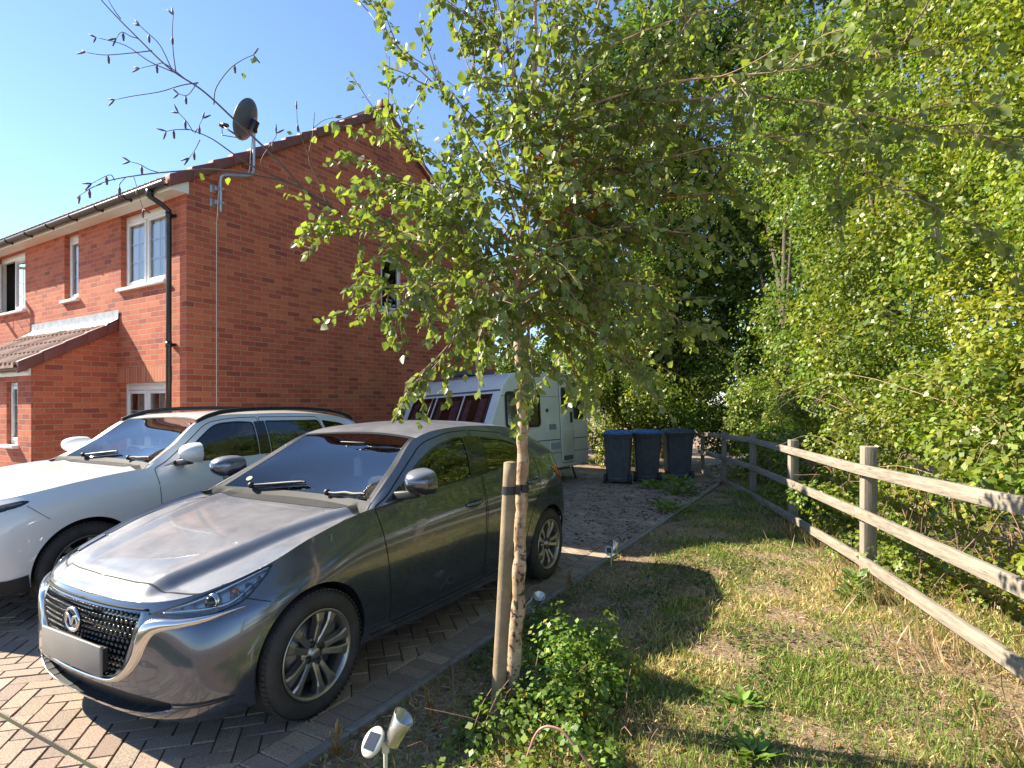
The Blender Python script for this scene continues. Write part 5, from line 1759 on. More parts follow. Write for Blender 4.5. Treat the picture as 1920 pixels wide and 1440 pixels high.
for z, w in ((.855, .018), (.60, .012), (1.70, .006)):
    vs("side_trim", [(.40 if z > 1.5 else .06, z), (2.28, z), (2.28, z + w), (.40 if z > 1.5 else .06, z + w)], M_VANGREY, .006)
    vs("side_trim", [(2.82, z), (3.40, z), (3.40, z + w), (2.82, z + w)], M_VANGREY, .006)
vs("grab_handle", rr(2.38, 2.72, .44, .53, .02), M_VANGREY, .024, .02)
vs("awning_lamp", rr(2.40, 2.52, 2.04, 2.10, .02), plain("lamp_cover", (.65, .6, .45), .3), .04, .03)
vs("marker_lamp", rr(3.10, 3.20, 1.98, 2.03, .01), M_RED, .02)
vs("port_cover", rr(1.80, 1.87, 1.40, 1.47, .03), M_TRIM, .016)
mb = MB(); mb.span((3.395, .02, .34), (3.43, .09, 1.98)); mb.build("corner_trim", M_VANW, van, bevel=.012)
mb = MB(); mb.box((1.2, 1.3, 2.22), (.7, .5, .10)); mb.build("rooflight", M_VANGREY, van, bevel=.03)
mb = MB(); mb.tube([(.75, .35, 2.10), (.75, 1.9, 2.10)], .02, 6); mb.build("roof_bar", M_GALV, van)
tyre_and_rim(van, (1.62, .12, .275), .29, .19, .17, -1, 10, 0.0, M_ALLOYDK)
mb = MB(); A = np.linspace(0, math.pi, 20)
mb.grid([[(1.62 + .37 * math.cos(a), -.014, .28 + .37 * math.sin(a)), (1.62 + .33 * math.cos(a), -.020, .28 + .33 * math.sin(a)), (1.62 + .33 * math.cos(a), .02, .28 + .33 * math.sin(a))] for a in A])
mb.build("wheel_spat", M_VANW, van)
mb = MB(); mb.prism([(1.62 + .33 * math.cos(a), -.004, .28 + .33 * math.sin(a)) for a in A], (0, .003, 0)); mb.build("wheel_well", M_DARK, van)
mb = MB(); mb.span((.3, .4, .20), (3.3, 1.9, .32)); mb.tube([(3.1, .25, .3), (3.25, .25, .02)], .022, 8); mb.tube([(3.1, 1.95, .3), (3.2, 1.95, .1)], .022, 8)
mb.tube([(.3, .7, .33), (-.9, 1.1, .36)], .035, 8); mb.tube([(.3, 1.5, .33), (-.9, 1.12, .36)], .035, 8); mb.tube([(-.75, 1.11, .38), (-.75, 1.11, .0)], .025, 8)
mb.build("chassis", M_VANGREY, van)

# ================================================================== wheelie bins
M_BIN = plain("slate_bin_plastic", (0.072, 0.077, 0.088), 0.5, var=0.18, vscale=7, bump=.06, bscale=200)
M_LIDB = plain("blue_lid", (0.035, 0.13, 0.36), 0.42, var=0.12, vscale=8)
M_LIDD = plain("dark_lid", (0.045, 0.065, 0.11), 0.45, var=0.12, vscale=8)
def wheelie_bin(loc, rz, lidmat, label, group, s=1.0):
    b = empty("wheelie_bin", loc, rz, label, "bin", group); b.scale = (s, s, s)
    mb = MB()                                   # y = -0.36 is the wheel side, facing the viewer
    def ring_(z, w, d, yo=0):
        return [Vector((p[0], p[1] + yo, z)) for p in rounded([(-w / 2, -d / 2), (w / 2, -d / 2), (w / 2, d / 2), (-w / 2, d / 2)], .05, 4)]
    G = [ring_(0.04, .44, .50, .02), ring_(0.12, .455, .52, .02), ring_(.55, .505, .60), ring_(.93, .55, .66), ring_(.935, .585, .70), ring_(1.00, .585, .70)]
    mb.grid([r + [r[0]] for r in G], smooth=False)
    mb.add(G[0], [tuple(range(len(G[0])))[::-1]])
    for x in (-.12, .12): mb.hexa([(x - .012, -.262, .2), (x + .012, -.262, .2), (x + .012, -.24, .2), (x - .012, -.24, .2)], [(x - .012, -.342, .92), (x + .012, -.342, .92), (x + .012, -.31, .92), (x - .012, -.31, .92)])
    mb.span((-.06, -.262, .06), (.06, -.238, .10))
    mb.build("bin_body", M_BIN, b, bevel=.006)
    mb = MB()
    A = [ring_(1.005, .60, .715), ring_(1.03, .605, .72), ring_(1.055, .56, .66), ring_(1.075, .40, .50, -.01), ring_(1.08, .05, .06)]
    mb.grid([r + [r[0]] for r in A], smooth=False)
    mb.add(A[0], [tuple(range(len(A[0])))[::-1]])
    for x in (-.20, -.07, .07, .20): mb.box((x, -.345, 1.03), (.075, .07, .055))
    mb.build("lid", lidmat, b, bevel=.008)
    mb = MB(); mb.tube([(-.27, -.395, 1.0), (.27, -.395, 1.0)], .016, 10)
    for x in (-.27, 0, .27): mb.box((x, -.365, 1.0), (.03, .06, .035))
    mb.build("handle", M_BIN, b)
    for x in (-.255, .255):
        mb = MB(); mb.lathe([(0.02, -.03), (.09, -.03), (.10, -.02), (.10, .02), (.09, .03), (.02, .03)], 24, 'x', (x, -.235, .10)); mb.build("wheel", M_TYRE, b)
    mb = MB(); mb.tube([(-.25, -.235, .10), (.25, -.235, .10)], .012, 8); mb.build("axle", M_VANGREY, b)
    return b
wheelie_bin(gp(1163, 908) + Vector((0.02, .3, 0)), R(-14), M_LIDB, "bright blue lidded grey wheelie bin nearest the caravan", "wheelie bins at the end of the drive", .96)
wheelie_bin(gp(1217, 904) + Vector((0.02, .3, 0)), R(-9), M_LIDB, "blue lidded grey wheelie bin between the other two bins", "wheelie bins at the end of the drive", .96)
wheelie_bin(gp(1276, 901) + Vector((0.02, .3, 0)), R(-4), M_LIDD, "dark lidded grey wheelie bin beside the end of the rail fence", "wheelie bins at the end of the drive", .97)

# ================================================================== post and rail fence
t = NT("weathered_timber")
tc = t.coords("Object"); mp = t.new("ShaderNodeMapping"); mp.inputs["Scale"].default_value = (1.2, 16, 16); t.link(tc, mp.inputs[0])
g1 = t.noise(2.2, 8, .7, mp.outputs[0]); g2 = t.noise(2.0, 4)
mp2 = t.new("ShaderNodeMapping"); mp2.inputs["Scale"].default_value = (3, 60, 60); t.link(tc, mp2.inputs[0]); g3 = t.noise(2.0, 3, .6, mp2.outputs[0])
c = t.mix(t.ramp(g1, [(.35, 0.), (.7, 1.)]), (.19, .165, .13), (.36, .31, .245))
c = t.mix(t.ramp(g2, [(.55, 0.), (.8, .5)]), c, (.17, .165, .125))
c = t.mix(t.ramp(g3, [(.56, 0.), (.66, .75)]), c, (.12, .085, .06))
t.set(Base_Color=c, Roughness=.85); t.bump(g3, .5, .004)
M_TIMBER = t.m
fence = empty("rail_fence", (2.98, 4.93, 0), 0, "weathered three rail timber fence in front of the brambles", "fence")
FO = Vector((2.98, 4.93, 0))
posts = [(1.86, -.01, 1.25, .125), (2.42, 2.46, 1.23, .125), (2.98, 4.93, 1.20, .125), (3.56, 7.45, 1.10, .125), (4.12, 10.07, 1.04, .12), (4.36, 12.1, .98, .11), (4.50, 13.9, .92, .10)]
for k, (x, y, z, w) in enumerate(posts):
    mb = MB(); mb.box(((z - .35) / 2, 0, 0), (z + .35, w * .8, w))
    o = mb.build("post", M_TIMBER, fence, bevel=.006)
    o.location = Vector((x, y, 0)) - FO; o.rotation_euler = (0, R(-90) + rng.normal(0, .012), R(77) + rng.normal(0, .03))
def rail(z0s):
    for k in range(len(posts) - 1):
        a = Vector((posts[k][0], posts[k][1], z0s[k])); b = Vector((posts[k + 1][0], posts[k + 1][1], z0s[k + 1]))
        d = (b - a); L = d.length; nn = Vector((-d.y, d.x, 0)).normalized()
        mb = MB(); mb.box((0, 0, 0), (L + (-.004), .038, .086)); o = mb.build("rail", M_TIMBER, fence, bevel=.004)
        o.location = (a + b) / 2 + nn * (.085) - FO
        o.rotation_euler = rot_to(d).to_euler()
rail([1.13, 1.08, 1.01, .98, .945, .90, .86]); rail([.72, .69, .645, .57, .50, .46, .43]); rail([.33, .31, .265, .15, .04, .02, .0])

# ================================================================== stake and tie, garden lights
M_STAKE = plain("round_softwood_stake", (.25, .18, .11), .85, var=.35, vscale=9, bump=.4, bscale=45, dirt=(.19, .19, .09))
stake = empty("tree_stake", (-.078, 2.86, 0), 0, "round timber stake leaning against the birch trunk", "stake")
s0 = Vector((0, 0, -.05)); s1 = px(957, 868, 2.86) - Vector((-.078, 2.86, 0))
mb = MB(); P_ = catmull([s0, s0.lerp(s1, .5) + Vector((.003, 0, 0)), s1], 20)
mb.tube(P_, [.0345 - .002 * k / 19 for k in range(20)], 20); e = P_[-1]; mb.ball(e, .0325, 18, 6, (1, 1, .25))
mb.build("post", M_STAKE, stake)
mb = MB(); c0 = s0.lerp(s1, .90); G = [[c0 + Vector((.0350 * math.cos(a), .0350 * math.sin(a), dz)) for dz in (-.02, .02)] for a in np.linspace(0, 2 * math.pi, 25)]
mb.grid(G); mb.box(c0 + Vector((.042, .0, 0)), (.03, .03, .042))
tc_ = px(980, 900, 2.925) - Vector((-.078, 2.86, 0)); tc_.z = c0.z
G = [[tc_ + Vector((.032 * math.cos(a), .032 * math.sin(a), dz)) for dz in (-.02, .02)] for a in np.linspace(0, 2 * math.pi, 25)]
mb.grid(G); mb.box((c0 + tc_) / 2, (.05, .02, .040), rot_to(tc_ - c0))
mb.build("rubber_tie", M_TRIM, stake)

M_SILV = plain("brushed_lamp_metal", (.60, .58, .54), .25, metal=.85)
M_PVCELL = plain("solar_cell", (.03, .035, .05), .15, coat=.6)
M_CREAMP = plain("cream_plastic", (.62, .58, .46), .35)
def solar_light(loc, rz, label, h=.36, s=1.0, tilt=0.0):
    o = empty("solar_light", loc, rz, label, "garden light", "solar spotlights along the drive edge"); o.scale = (s, s, s)
    mb = MB(); mb.tube([(0, 0, -.05), (0, 0, h)], [.007, .010], 10); mb.box((0, 0, h + .01), (.03, .028, .05)); mb.tube([(-.03, 0, h + .03), (.03, 0, h + .03)], .008, 8)
    mb.build("spike", M_CREAMP, o, bevel=.002)
    ax = Vector((.42, .18, .80)).normalized(); Rm_ = rot_to(ax); c = Vector((.045, 0, h + .06))
    mb = MB(); prof_ = [(.0, -.055), (.026, -.055), (.032, -.048), (.040, .02), (.047, .062), (.047, .066), (.042, .064), (.036, .03), (.0, .02)]
    G = []
    for k in range(33):
        a = 2 * math.pi * k / 32; G.append([c + Rm_ @ Vector((hh + (0.018 * math.cos(a) if hh > .05 else 0), r * math.cos(a), r * math.sin(a))) for r, hh in prof_])
    mb.grid(G); mb.build("lamp_head", M_SILV, o, weld=1e-5)
    ax2 = Vector((-.45, -.55, .70)).normalized(); R2 = rot_to(ax2); c2 = Vector((-.05, -.01, h + .035))
    mb = MB(); G = []
    for k in range(33):
        a = 2 * math.pi * k / 32; G.append([c2 + R2 @ Vector((hh, r * .046 * math.cos(a), r * .060 * math.sin(a))) for r, hh in ((0, -.012), (.7, -.012), (1, -.004), (1.02, .004), (.95, .010), (0, .011))])
    mb.grid(G); pn = mb.build("panel_housing", M_CREAMP, o, weld=1e-5)
    mb = MB(); mb.box(c2 + R2 @ Vector((.0125, 0, 0)), (.003, .052, .066), R2); mb.build("solar_cell", M_PVCELL, pn)
    return o
solar_light(Vector((-.500, 2.33, 0.0)), R(10), "silver solar spotlight nearest the camera beside the driveway edging", .20, .95)
solar_light(gp(992, 1168) + Vector((.03, 0, 0)), R(-60), "silver solar spotlight half hidden behind the birch trunk", .13, .85)
solar_light(gp(1146, 1062), R(40), "small solar spotlight standing alone farther along the edging", .15, .85)
# ================================================================== foliage
def leaf_mat(name, rough=.42, trans=.35, spec=.4, tint=(1.15, 1.25, .45)):
    t = NT(name)
    a = t.new("ShaderNodeAttribute", attribute_name="Col")
    t.set(Base_Color=a.outputs[0], Roughness=rough); t.p.inputs["Specular IOR Level"].default_value = spec
    tr = t.n.new("ShaderNodeBsdfTranslucent")
    m = t.n.new("ShaderNodeMix"); m.data_type = 'RGBA'; m.blend_type = 'MULTIPLY'; m.inputs[0].default_value = 1.0; m.clamp_result = False
    t.link(a.outputs[0], m.inputs[6]); m.inputs[7].default_value = (*tint, 1)
    t.link(m.outputs[2], tr.inputs[0])
    ms = t.n.new("ShaderNodeMixShader"); ms.inputs[0].default_value = trans
    t.link(t.p.outputs[0], ms.inputs[1]); t.link(tr.outputs[0], ms.inputs[2]); t.link(ms.outputs[0], t.out.inputs[0])
    return t.m
M_LEAF = leaf_mat("leaf", .42, .38, .42)
M_BIRCHLEAF = leaf_mat("birch_leaf", .34, .48, .5)
M_GRASS = leaf_mat("grass_blade", .6, .30, .25, (1.1, 1.1, .6))
M_LITTER = leaf_mat("dry_leaf", .8, .15, .2, (1.1, 1, .8))

def norm(v): return v / np.maximum(np.linalg.norm(v, axis=-1, keepdims=True), 1e-9)

def leaves(name, P, D, N, L, C, mat, parent=None, hi=False, wid=.38, kind=None, extra=None):
    """one blade per row: base P, tip direction D, face normal N, length L, colour C"""
    P, D, N, C = map(lambda a: np.asarray(a, float), (P, D, N, C)); L = np.asarray(L, float)[:, None]
    D = norm(D); S = norm(np.cross(D, N)); N = norm(np.cross(S, D))
    n = len(P)
    if hi:
        A = [P, P + D * L * .30 + S * L * wid * 1.0 + N * L * .07, P + D * L * .62 + S * L * wid * .72 + N * L * .03, P + D * L * 1.0 - N * L * .10,
             P + D * L * .62 - S * L * wid * .72 + N * L * .03, P + D * L * .30 - S * L * wid * 1.0 + N * L * .07]
        V = np.stack(A, 1).reshape(-1, 3); k = 6
        F = np.arange(n)[:, None] * 6 + np.array([[0, 1, 2, 3, 0, 3, 4, 5]])
        F = F.reshape(-1, 4)
    else:
        A = [P, P + D * L * .45 + S * L * wid + N * L * .06, P + D * L, P + D * L * .45 - S * L * wid + N * L * .06]
        V = np.stack(A, 1).reshape(-1, 3); k = 4
        F = (np.arange(n)[:, None] * 4 + np.arange(4)[None])
    me = bpy.data.meshes.new(name)
    me.vertices.add(len(V)); me.vertices.foreach_set("co", V.astype(np.float32).ravel())
    me.loops.add(F.size); me.loops.foreach_set("vertex_index", F.astype(np.int32).ravel())
    me.polygons.add(len(F)); me.polygons.foreach_set("loop_start", np.arange(0, F.size, 4, dtype=np.int32))
    me.polygons.foreach_set("loop_total", np.full(len(F), 4, np.int32))
    me.update(calc_edges=True)
    ca = me.color_attributes.new("Col", 'FLOAT_COLOR', 'POINT')
    cc = np.repeat(np.hstack([C, np.ones((n, 1))]), k, axis=0).astype(np.float32)
    ca.data.foreach_set("color", cc.ravel())
    o = link_mesh(name, me, mat, parent)
    return o

def rand_dirs(n): return norm(rng.normal(size=(n, 3)))

def pick(pal, n, spread=.18):
    pal = np.array(pal); c = pal[rng.integers(len(pal), size=n)]
    return np.clip(c * rng.uniform(1 - spread, 1 + spread, (n, 1)) * rng.uniform(.94, 1.06, (n, 3)), 0, 1)

# ------------------------------------------------------------------ the birch
M_BARK = None
t = NT("birch_bark")
tc = t.coords(); mp = t.new("ShaderNodeMapping"); mp.inputs["Scale"].default_value = (14, 14, 60); t.link(tc, mp.inputs[0])
b1 = t.noise(1.0, 5, .65, mp.outputs[0]); b2 = t.noise(11, 6, .7); b3 = t.noise(30, 4, .6)
so = t.n.new("ShaderNodeSeparateXYZ"); t.link(tc, so.inputs[0])
rough_low = t.ramp(t.math('DIVIDE', so.outputs[2], 2.2), [(.30, 1.0), (.62, 0.25)])
c = t.mix(t.ramp(b2, [(.35, 0.), (.65, 1.)]), (.30, .185, .105), (.54, .40, .27))
c = t.mix(t.ramp(b1, [(.60, 0.), (.68, .75)]), c, (.10, .055, .03))
pl = t.math('MULTIPLY', t.ramp(b3, [(.54, 0.), (.60, 1.)]), rough_low)
c = t.mix(pl, c, (.045, .03, .022))
c = t.mix(t.math('MULTIPLY', t.ramp(t.noise(17, 5), [(.58, 0.), (.66, .8)]), rough_low), c, (.60, .47, .34))
t.set(Base_Color=c, Roughness=.7); t.bump(t.math('SUBTRACT', b2, t.math('MULTIPLY', pl, .6)), .8, .006)
M_BARK = t.m
M_TWIG = plain("birch_twig", (.20, .115, .075), .6, var=.3, vscale=6)
M_TWIGDK = plain("bare_twig", (.105, .072, .06), .7, var=.2, vscale=6)

birch = empty("birch_tree", (0.0, 2.925, 0), 0, "young birch tree with peeling trunk and airy leafy crown", "tree")
BO = Vector((0.0, 2.925, 0))
tr_px = [(957, 1352), (963, 1240), (972, 1120), (975, 1000), (979, 900), (980, 800), (977, 700), (972, 620), (971, 540), (978, 440), (990, 330), (1000, 180), (1004, 20), (1012, -160), (1020, -380)]
trunk_pts = [px(x, y, 2.925) - BO for x, y in tr_px]
trunk_pts[0].z = -.05
TR = [.043, .036, .033, .0305, .029, .028, .0265, .025, .020, .016, .013, .011, .009, .006, .003]
TP = catmull(trunk_pts, 120); TRr = np.interp(np.linspace(0, 1, 120), np.linspace(0, 1, len(TR)), TR)
wob = [1 + .10 * math.sin(k * 1.9) * math.sin(k * .7) + .05 * math.sin(k * 5.1) for k in range(120)]
mb = MB(); mb.tube([Vector(p) + Vector((.003 * math.sin(k * .9), .003 * math.cos(k * 1.3), 0)) for k, p in enumerate(TP)], [r * w for r, w in zip(TRr, wob)], 16)
mb.build("trunk", M_BARK, birch)

bP, bD, bN, bL, bC = [], [], [], [], []
BPAL = [(.24, .29, .075), (.20, .26, .07), (.27, .31, .08), (.165, .22, .06), (.24, .27, .11)]
def birch_leaf(p, d, hang, dens=1.0):
    out = np.array(d) * .5 + rng.normal(0, .55, 3) + np.array([0, 0, -hang])
    tip = out / np.linalg.norm(out)
    nn = rng.normal(0, 1, 3) + np.array([-.35, -.35, .55])
    st = np.array(p) + tip * rng.uniform(.008, .022)
    bP.append(st); bD.append(tip); bN.append(nn); bL.append(rng.uniform(.026, .052))
    bC.append(np.array(BPAL[rng.integers(len(BPAL))]) * rng.uniform(.75, 1.2))
tw = MB(); br_ = MB()
def twig(p, d, L, r, n, hang=.6, up=.25):
    p = Vector(p); d = Vector(d).normalized(); pts = [p]; m = 9
    for k in range(m):
        f = k / m
        d = (d + Vector((rng.normal(0, .10), rng.normal(0, .10), rng.normal(0, .08) + up * (1 - f) * .12 - hang * f * .22))).normalized()
        pts.append(pts[-1] + d * L / m)
    tw.tube(pts, [r * (1 - .75 * k / m) + .0006 for k in range(m + 1)], 5, cap=False)
    C_ = catmull(pts, n + 2)
    for k in range(1, n + 2):
        f = k / (n + 1)
        if f < .12: continue
        q = C_[k]; dd = C_[min(k + 1, n + 1)] - C_[k - 1]
        birch_leaf(q, dd / max(np.linalg.norm(dd), 1e-6), hang)
    return pts
def limb(t0, end, arch, r0, ntw, tl=(.25, .5), nl=(22, 36), start=.22, hang=.6):
    i = int(np.argmin(np.abs(TP[:, 2] - t0)))
    a = Vector(TP[i]); e = Vector(end) - BO
    pts = []
    L = (e - a).length
    ph = rng.uniform(0, 6)
    for k in range(15):
        f = k / 14
        q = a.lerp(e, f) + Vector((0, 0, arch * math.sin(math.pi * f ** .85))) + Vector((math.sin(f * 7 + ph), math.cos(f * 6 + ph), math.sin(f * 9 + ph))) * .018 * L * f
        pts.append(q)
    br_.tube(pts, [max(.0022, r0 * (1 - .85 * k / 14)) for k in range(15)], 8)
    ntw = int(ntw * 1.7)
    for k in range(ntw):
        f = start + (1 - start) * (k + rng.uniform(0, 1)) / ntw
        j = min(13, int(f * 14)); q = pts[j].lerp(pts[j + 1], f * 14 - j)
        d = (pts[j + 1] - pts[j]).normalized() * .7 + Vector(tuple(rng.normal(0, .75, 3)))
        twig(q, d, rng.uniform(*tl) * (1.1 - .35 * f), .0032, int(rng.integers(*nl)), hang)
    twig(pts[-1], pts[-1] - pts[-2], .3, .0025, 14, hang)
    return pts
limbs = [
 (2.02, (640, 420, 2.75), .10, .011, 10), (1.85, (800, 690, 2.70), .16, .010, 9), (2.0, (705, 560, 2.65), .12, .010, 10), (2.2, (720, 230, 2.95), .0, .009, 8),
 (2.3, (735, 330, 2.75), .05, .009, 9), (2.6, (700, 30, 3.0), .0, .008, 7), (2.45, (860, 60, 3.15), .0, .009, 8), (2.15, (830, 420, 2.55), .08, .010, 10),
 (2.3, (830, 330, 3.2), .05, .008, 5), (1.95, (900, 620, 2.45), .12, .009, 8), (2.0, (860, 520, 3.1), .1, .008, 7), (2.1, (1130, 560, 2.5), .12, .010, 11),
 (1.9, (1180, 690, 2.75), .16, .010, 10), (2.05, (1290, 610, 2.95), .14, .011, 12), (2.2, (1270, 430, 2.65), .10, .011, 12), (2.3, (1390, 360, 2.95), .10, .011, 12),
 (2.4, (1240, 250, 2.75), .05, .010, 11), (2.5, (1370, 190, 3.1), .05, .010, 11), (2.6, (1110, 120, 2.75), .0, .009, 10), (2.7, (1270, 60, 3.0), .0, .009, 10),
 (2.8, (1060, -60, 2.7), .0, .008, 9), (2.75, (930, -40, 3.05), .0, .008, 8), (2.9, (1180, -90, 3.1), .0, .008, 8), (2.2, (1080, 380, 2.45), .08, .009, 11),
 (2.4, (1040, 230, 2.5), .05, .009, 10), (2.1, (1010, 480, 2.4), .1, .009, 9), (2.2, (1120, 330, 3.4), .08, .009, 9), (2.0, (1050, 610, 3.3), .1, .008, 8),
 (2.6, (960, 150, 2.6), .0, .008, 8), (2.3, (930, 330, 2.5), .05, .008, 7), (2.5, (1350, -20, 2.7), .0, .008, 8), (2.9, (1400, 90, 2.9), -.05, .007, 8),
 (3.0, (820, -120, 2.9), .0, .007, 6), (3.1, (1050, -250, 3.0), .0, .007, 6), (2.1, (1200, 520, 3.35), .1, .009, 9), (2.3, (1160, 420, 2.95), .1, .009, 10),
 (1.95, (1000, 690, 2.6), .15, .007, 6), (1.9, (1080, 700, 3.1), .15, .008, 7), (1.95, (1240, 690, 3.2), .15, .008, 7), (2.7, (1480, 250, 2.6), -.02, .007, 7),
]
for z, e, a, r, n in limbs:
    limb(z, px(*e), a, r, n)
# an overhanging spray of the same tree close to the camera at the top right
for z, e, a, r, n in ((2.9, (1700, 120, 2.2), .1, .008, 8), (2.9, (1880, 250, 2.3), .15, .008, 8), (2.8, (1840, 420, 2.5), .25, .007, 5), (3.1, (1600, -40, 2.6), .1, .007, 7)):
    limb(z, px(*e), a, r, n, start=.55)
# bare catkin branches reaching up left
bare = MB(); cat = bare
def bare_branch(pts2, r0, side):
    P3 = [px(*q) - BO for q in pts2]; C_ = catmull(P3, 46)
    bare.tube(C_, [r0 * (1 - .8 * k / 45) + .0008 for k in range(46)], 7)
    for q0, path, r in side:
        Q = [px(*q) - BO for q in path]; D_ = catmull(Q, 16)
        bare.tube(D_, [r * (1 - .6 * k / 15) + .0005 for k in range(16)], 5)
        for k in range(2, 16, 2):
            bare.ball(D_[k], .0022, 5, 4)
        e = Vector(D_[-1]); d = (e - Vector(D_[-3])).normalized()
        for s_ in (-1, 1):
            v = (d + Vector((rng.normal(0, .35), rng.normal(0, .3), s_ * .45))).normalized()
            cat.tube([e, e + v * .016, e + v * .038], [.0018, .0042, .0024], 6)
        if rng.uniform() < .8:
            m = Vector(D_[9]); cat.tube([m, m + Vector((0, 0, -.016)), m + Vector((.002, 0, -.038))], [.001, .006, .0035], 6)
Z = 2.62
bare_branch([(640, 400, 2.76), (585, 370, 2.72), (520, 300, Z), (440, 225, Z), (380, 170, Z), (320, 130, Z), (262, 75, Z), (190, 0, Z), (150, -60, Z)], .0050, [
    (0, [(401, 196, Z), (405, 165, Z), (430, 130, Z), (455, 112, Z), (475, 103, Z)], .0022),
    (0, [(372, 155, Z), (340, 160, Z), (300, 172, Z), (250, 180, Z), (215, 187, Z)], .0022), (0, [(330, 137, Z), (325, 100, Z), (323, 60, Z), (325, 28, Z)], .0022),
    (0, [(322, 130, Z), (300, 85, Z), (275, 60, Z), (262, 48, Z)], .002), (0, [(285, 95, Z), (240, 100, Z), (195, 103, Z), (160, 98, Z)], .002),
    (0, [(330, 137, Z), (280, 115, Z), (235, 85, Z), (180, 70, Z)], .0022), (0, [(258, 72, Z), (245, 68, Z), (228, 60, Z), (218, 72, Z)], .0018),
    (0, [(226, 35, Z), (215, 20, Z), (200, -5, Z)], .002), (0, [(350, 150, Z), (310, 120, Z), (290, 122, Z), (262, 128, Z)], .0018), (0, [(370, 155, Z), (352, 178, Z), (335, 176, Z)], .0018)])
bare_branch([(640, 400, 2.76), (560, 350, 2.70), (480, 315, 2.6), (440, 290, 2.56), (400, 262, 2.55), (370, 248, 2.55), (345, 240, 2.55)], .0038, [
    (0, [(362, 247, 2.55), (350, 228, 2.55), (335, 212, 2.55)], .0018), (0, [(365, 250, 2.55), (372, 238, 2.55), (380, 222, 2.55)], .0016),
    (0, [(375, 262, 2.55), (366, 280, 2.55), (355, 296, 2.55)], .0016), (0, [(356, 243, 2.55), (330, 243, 2.55), (312, 246, 2.55)], .0018), (0, [(500, 322, 2.62), (490, 300, 2.6), (515, 260, 2.6), (518, 250, 2.6)], .002)])
bare_branch([(640, 400, 2.76), (560, 350, 2.68), (480, 328, 2.6), (400, 318, 2.55), (320, 322, 2.5), (250, 330, 2.48), (200, 340, 2.46), (160, 358, 2.45)], .0042, [
    (0, [(300, 324, 2.5), (280, 318, 2.5), (262, 308, 2.5), (244, 303, 2.5)], .0018), (0, [(215, 338, 2.46), (205, 328, 2.46), (172, 344, 2.46)], .0016),
    (0, [(235, 333, 2.46), (225, 345, 2.46), (222, 362, 2.46)], .0014), (0, [(250, 330, 2.46), (255, 345, 2.46), (268, 392, 2.46)], .0010), (0, [(190, 345, 2.46), (172, 352, 2.46), (150, 366, 2.46)], .0016)])
bare_branch([(620, 400, 2.74), (600, 345, 2.72), (580, 300, 2.70), (586, 255, 2.68), (590, 210, 2.68)], .0034, [(0, [(581, 300, 2.7), (560, 240, 2.68), (556, 205, 2.68)], .0015), (0, [(588, 240, 2.68), (606, 226, 2.68), (626, 220, 2.68)], .0013)])
for pxy in [(385, 322, 2.5), (430, 325, 2.55), (478, 100, Z), (455, 128, Z), (575, 325, 2.7), (600, 258, 2.7), (625, 222, 2.68), (610, 340, 2.7), (598, 300, 2.68), (566, 350, 2.68), (640, 345, 2.7), (545, 240, 2.68)]:
    birch_leaf(px(*pxy) - BO, (0, 0, -.3), .8)
tw.build("twigs", M_TWIG, birch, normals=False); br_.build("limbs", M_BARK, birch, normals=False)
bare.build("bare_branches", M_TWIGDK, birch, normals=False)
bC = np.array(bC); bP = np.array(bP)
# a few leaves have turned, in one small patch of the crown
tp_ = np.array(px(1070, 350, 2.6) - BO); turn = (np.linalg.norm(bP - tp_, axis=1) < .22) & (rng.random(len(bP)) < .14)
bC[turn] = np.array([.30, .10, .022])
lv = leaves("crown", bP, bD, bN, bL, bC, M_BIRCHLEAF, birch, hi=True, wid=.40)
print("birch leaves", len(bP))

# ------------------------------------------------------------------ trees and hedge behind the fence
M_TRUNK = plain("tree_bark", (.10, .075, .052), .9, var=.35, vscale=10, bump=.5, bscale=30)
def crown(centers, radii, per, Ls, pal, up=.55, out=.8, shell=.35, spread=.22):
    P, D, N, L, C = [], [], [], [], []
    for (c, r) in zip(centers, radii):
        if rng.random() < .22: per_ = per * .35
        else: per_ = per
        n = max(4, int(per_ * math.pi * (r[0] * r[1] + r[0] * r[2] + r[1] * r[2]) / 3.0 / (.38 * (.5 * (Ls[0] + Ls[1])) ** 2)))
        d = rand_dirs(n); rad = 1 - shell * rng.random((n, 1)) ** 1.6
        # lumpy surface
        k = .80 + .45 * vnoise(d * 1.0 + np.array(c), 2.3)[:, None]
        p = np.array(c) + d * rad * k * np.array(r)
        nn = norm(d * out + np.array([0, 0, up]) + rng.normal(0, .55, (n, 3)))
        dd = norm(np.cross(nn, rand_dirs(n)) + np.array([0, 0, -.35]) + d * .25)
        hs = rng.uniform(-1, 1); col = pick(pal, n, spread) * rng.uniform(.72, 1.25) * np.array([1 + .16 * hs, 1.0, 1 - .1 * hs])
        yl = rng.random(n) < .015; col[yl] = np.array([.42, .33, .05])
        P.append(p); D.append(dd); N.append(nn); L.append(rng.uniform(Ls[0], Ls[1], n) * rng.uniform(.8, 1.25)); C.append(col)
    return map(np.concatenate, (P, D, N, L, C))
def scatter_clumps(lo, hi, n, r, fn=None):
    """clump centres inside a box, kept where fn(p) says so"""
    out = []
    while len(out) < n:
        p = rng.uniform(lo, hi)
        if fn is None or fn(p): out.append(p)
    R_ = [np.array([1, 1, .8]) * rng.uniform(*r) * rng.uniform(.85, 1.15, 3) for _ in out]
    return out, R_
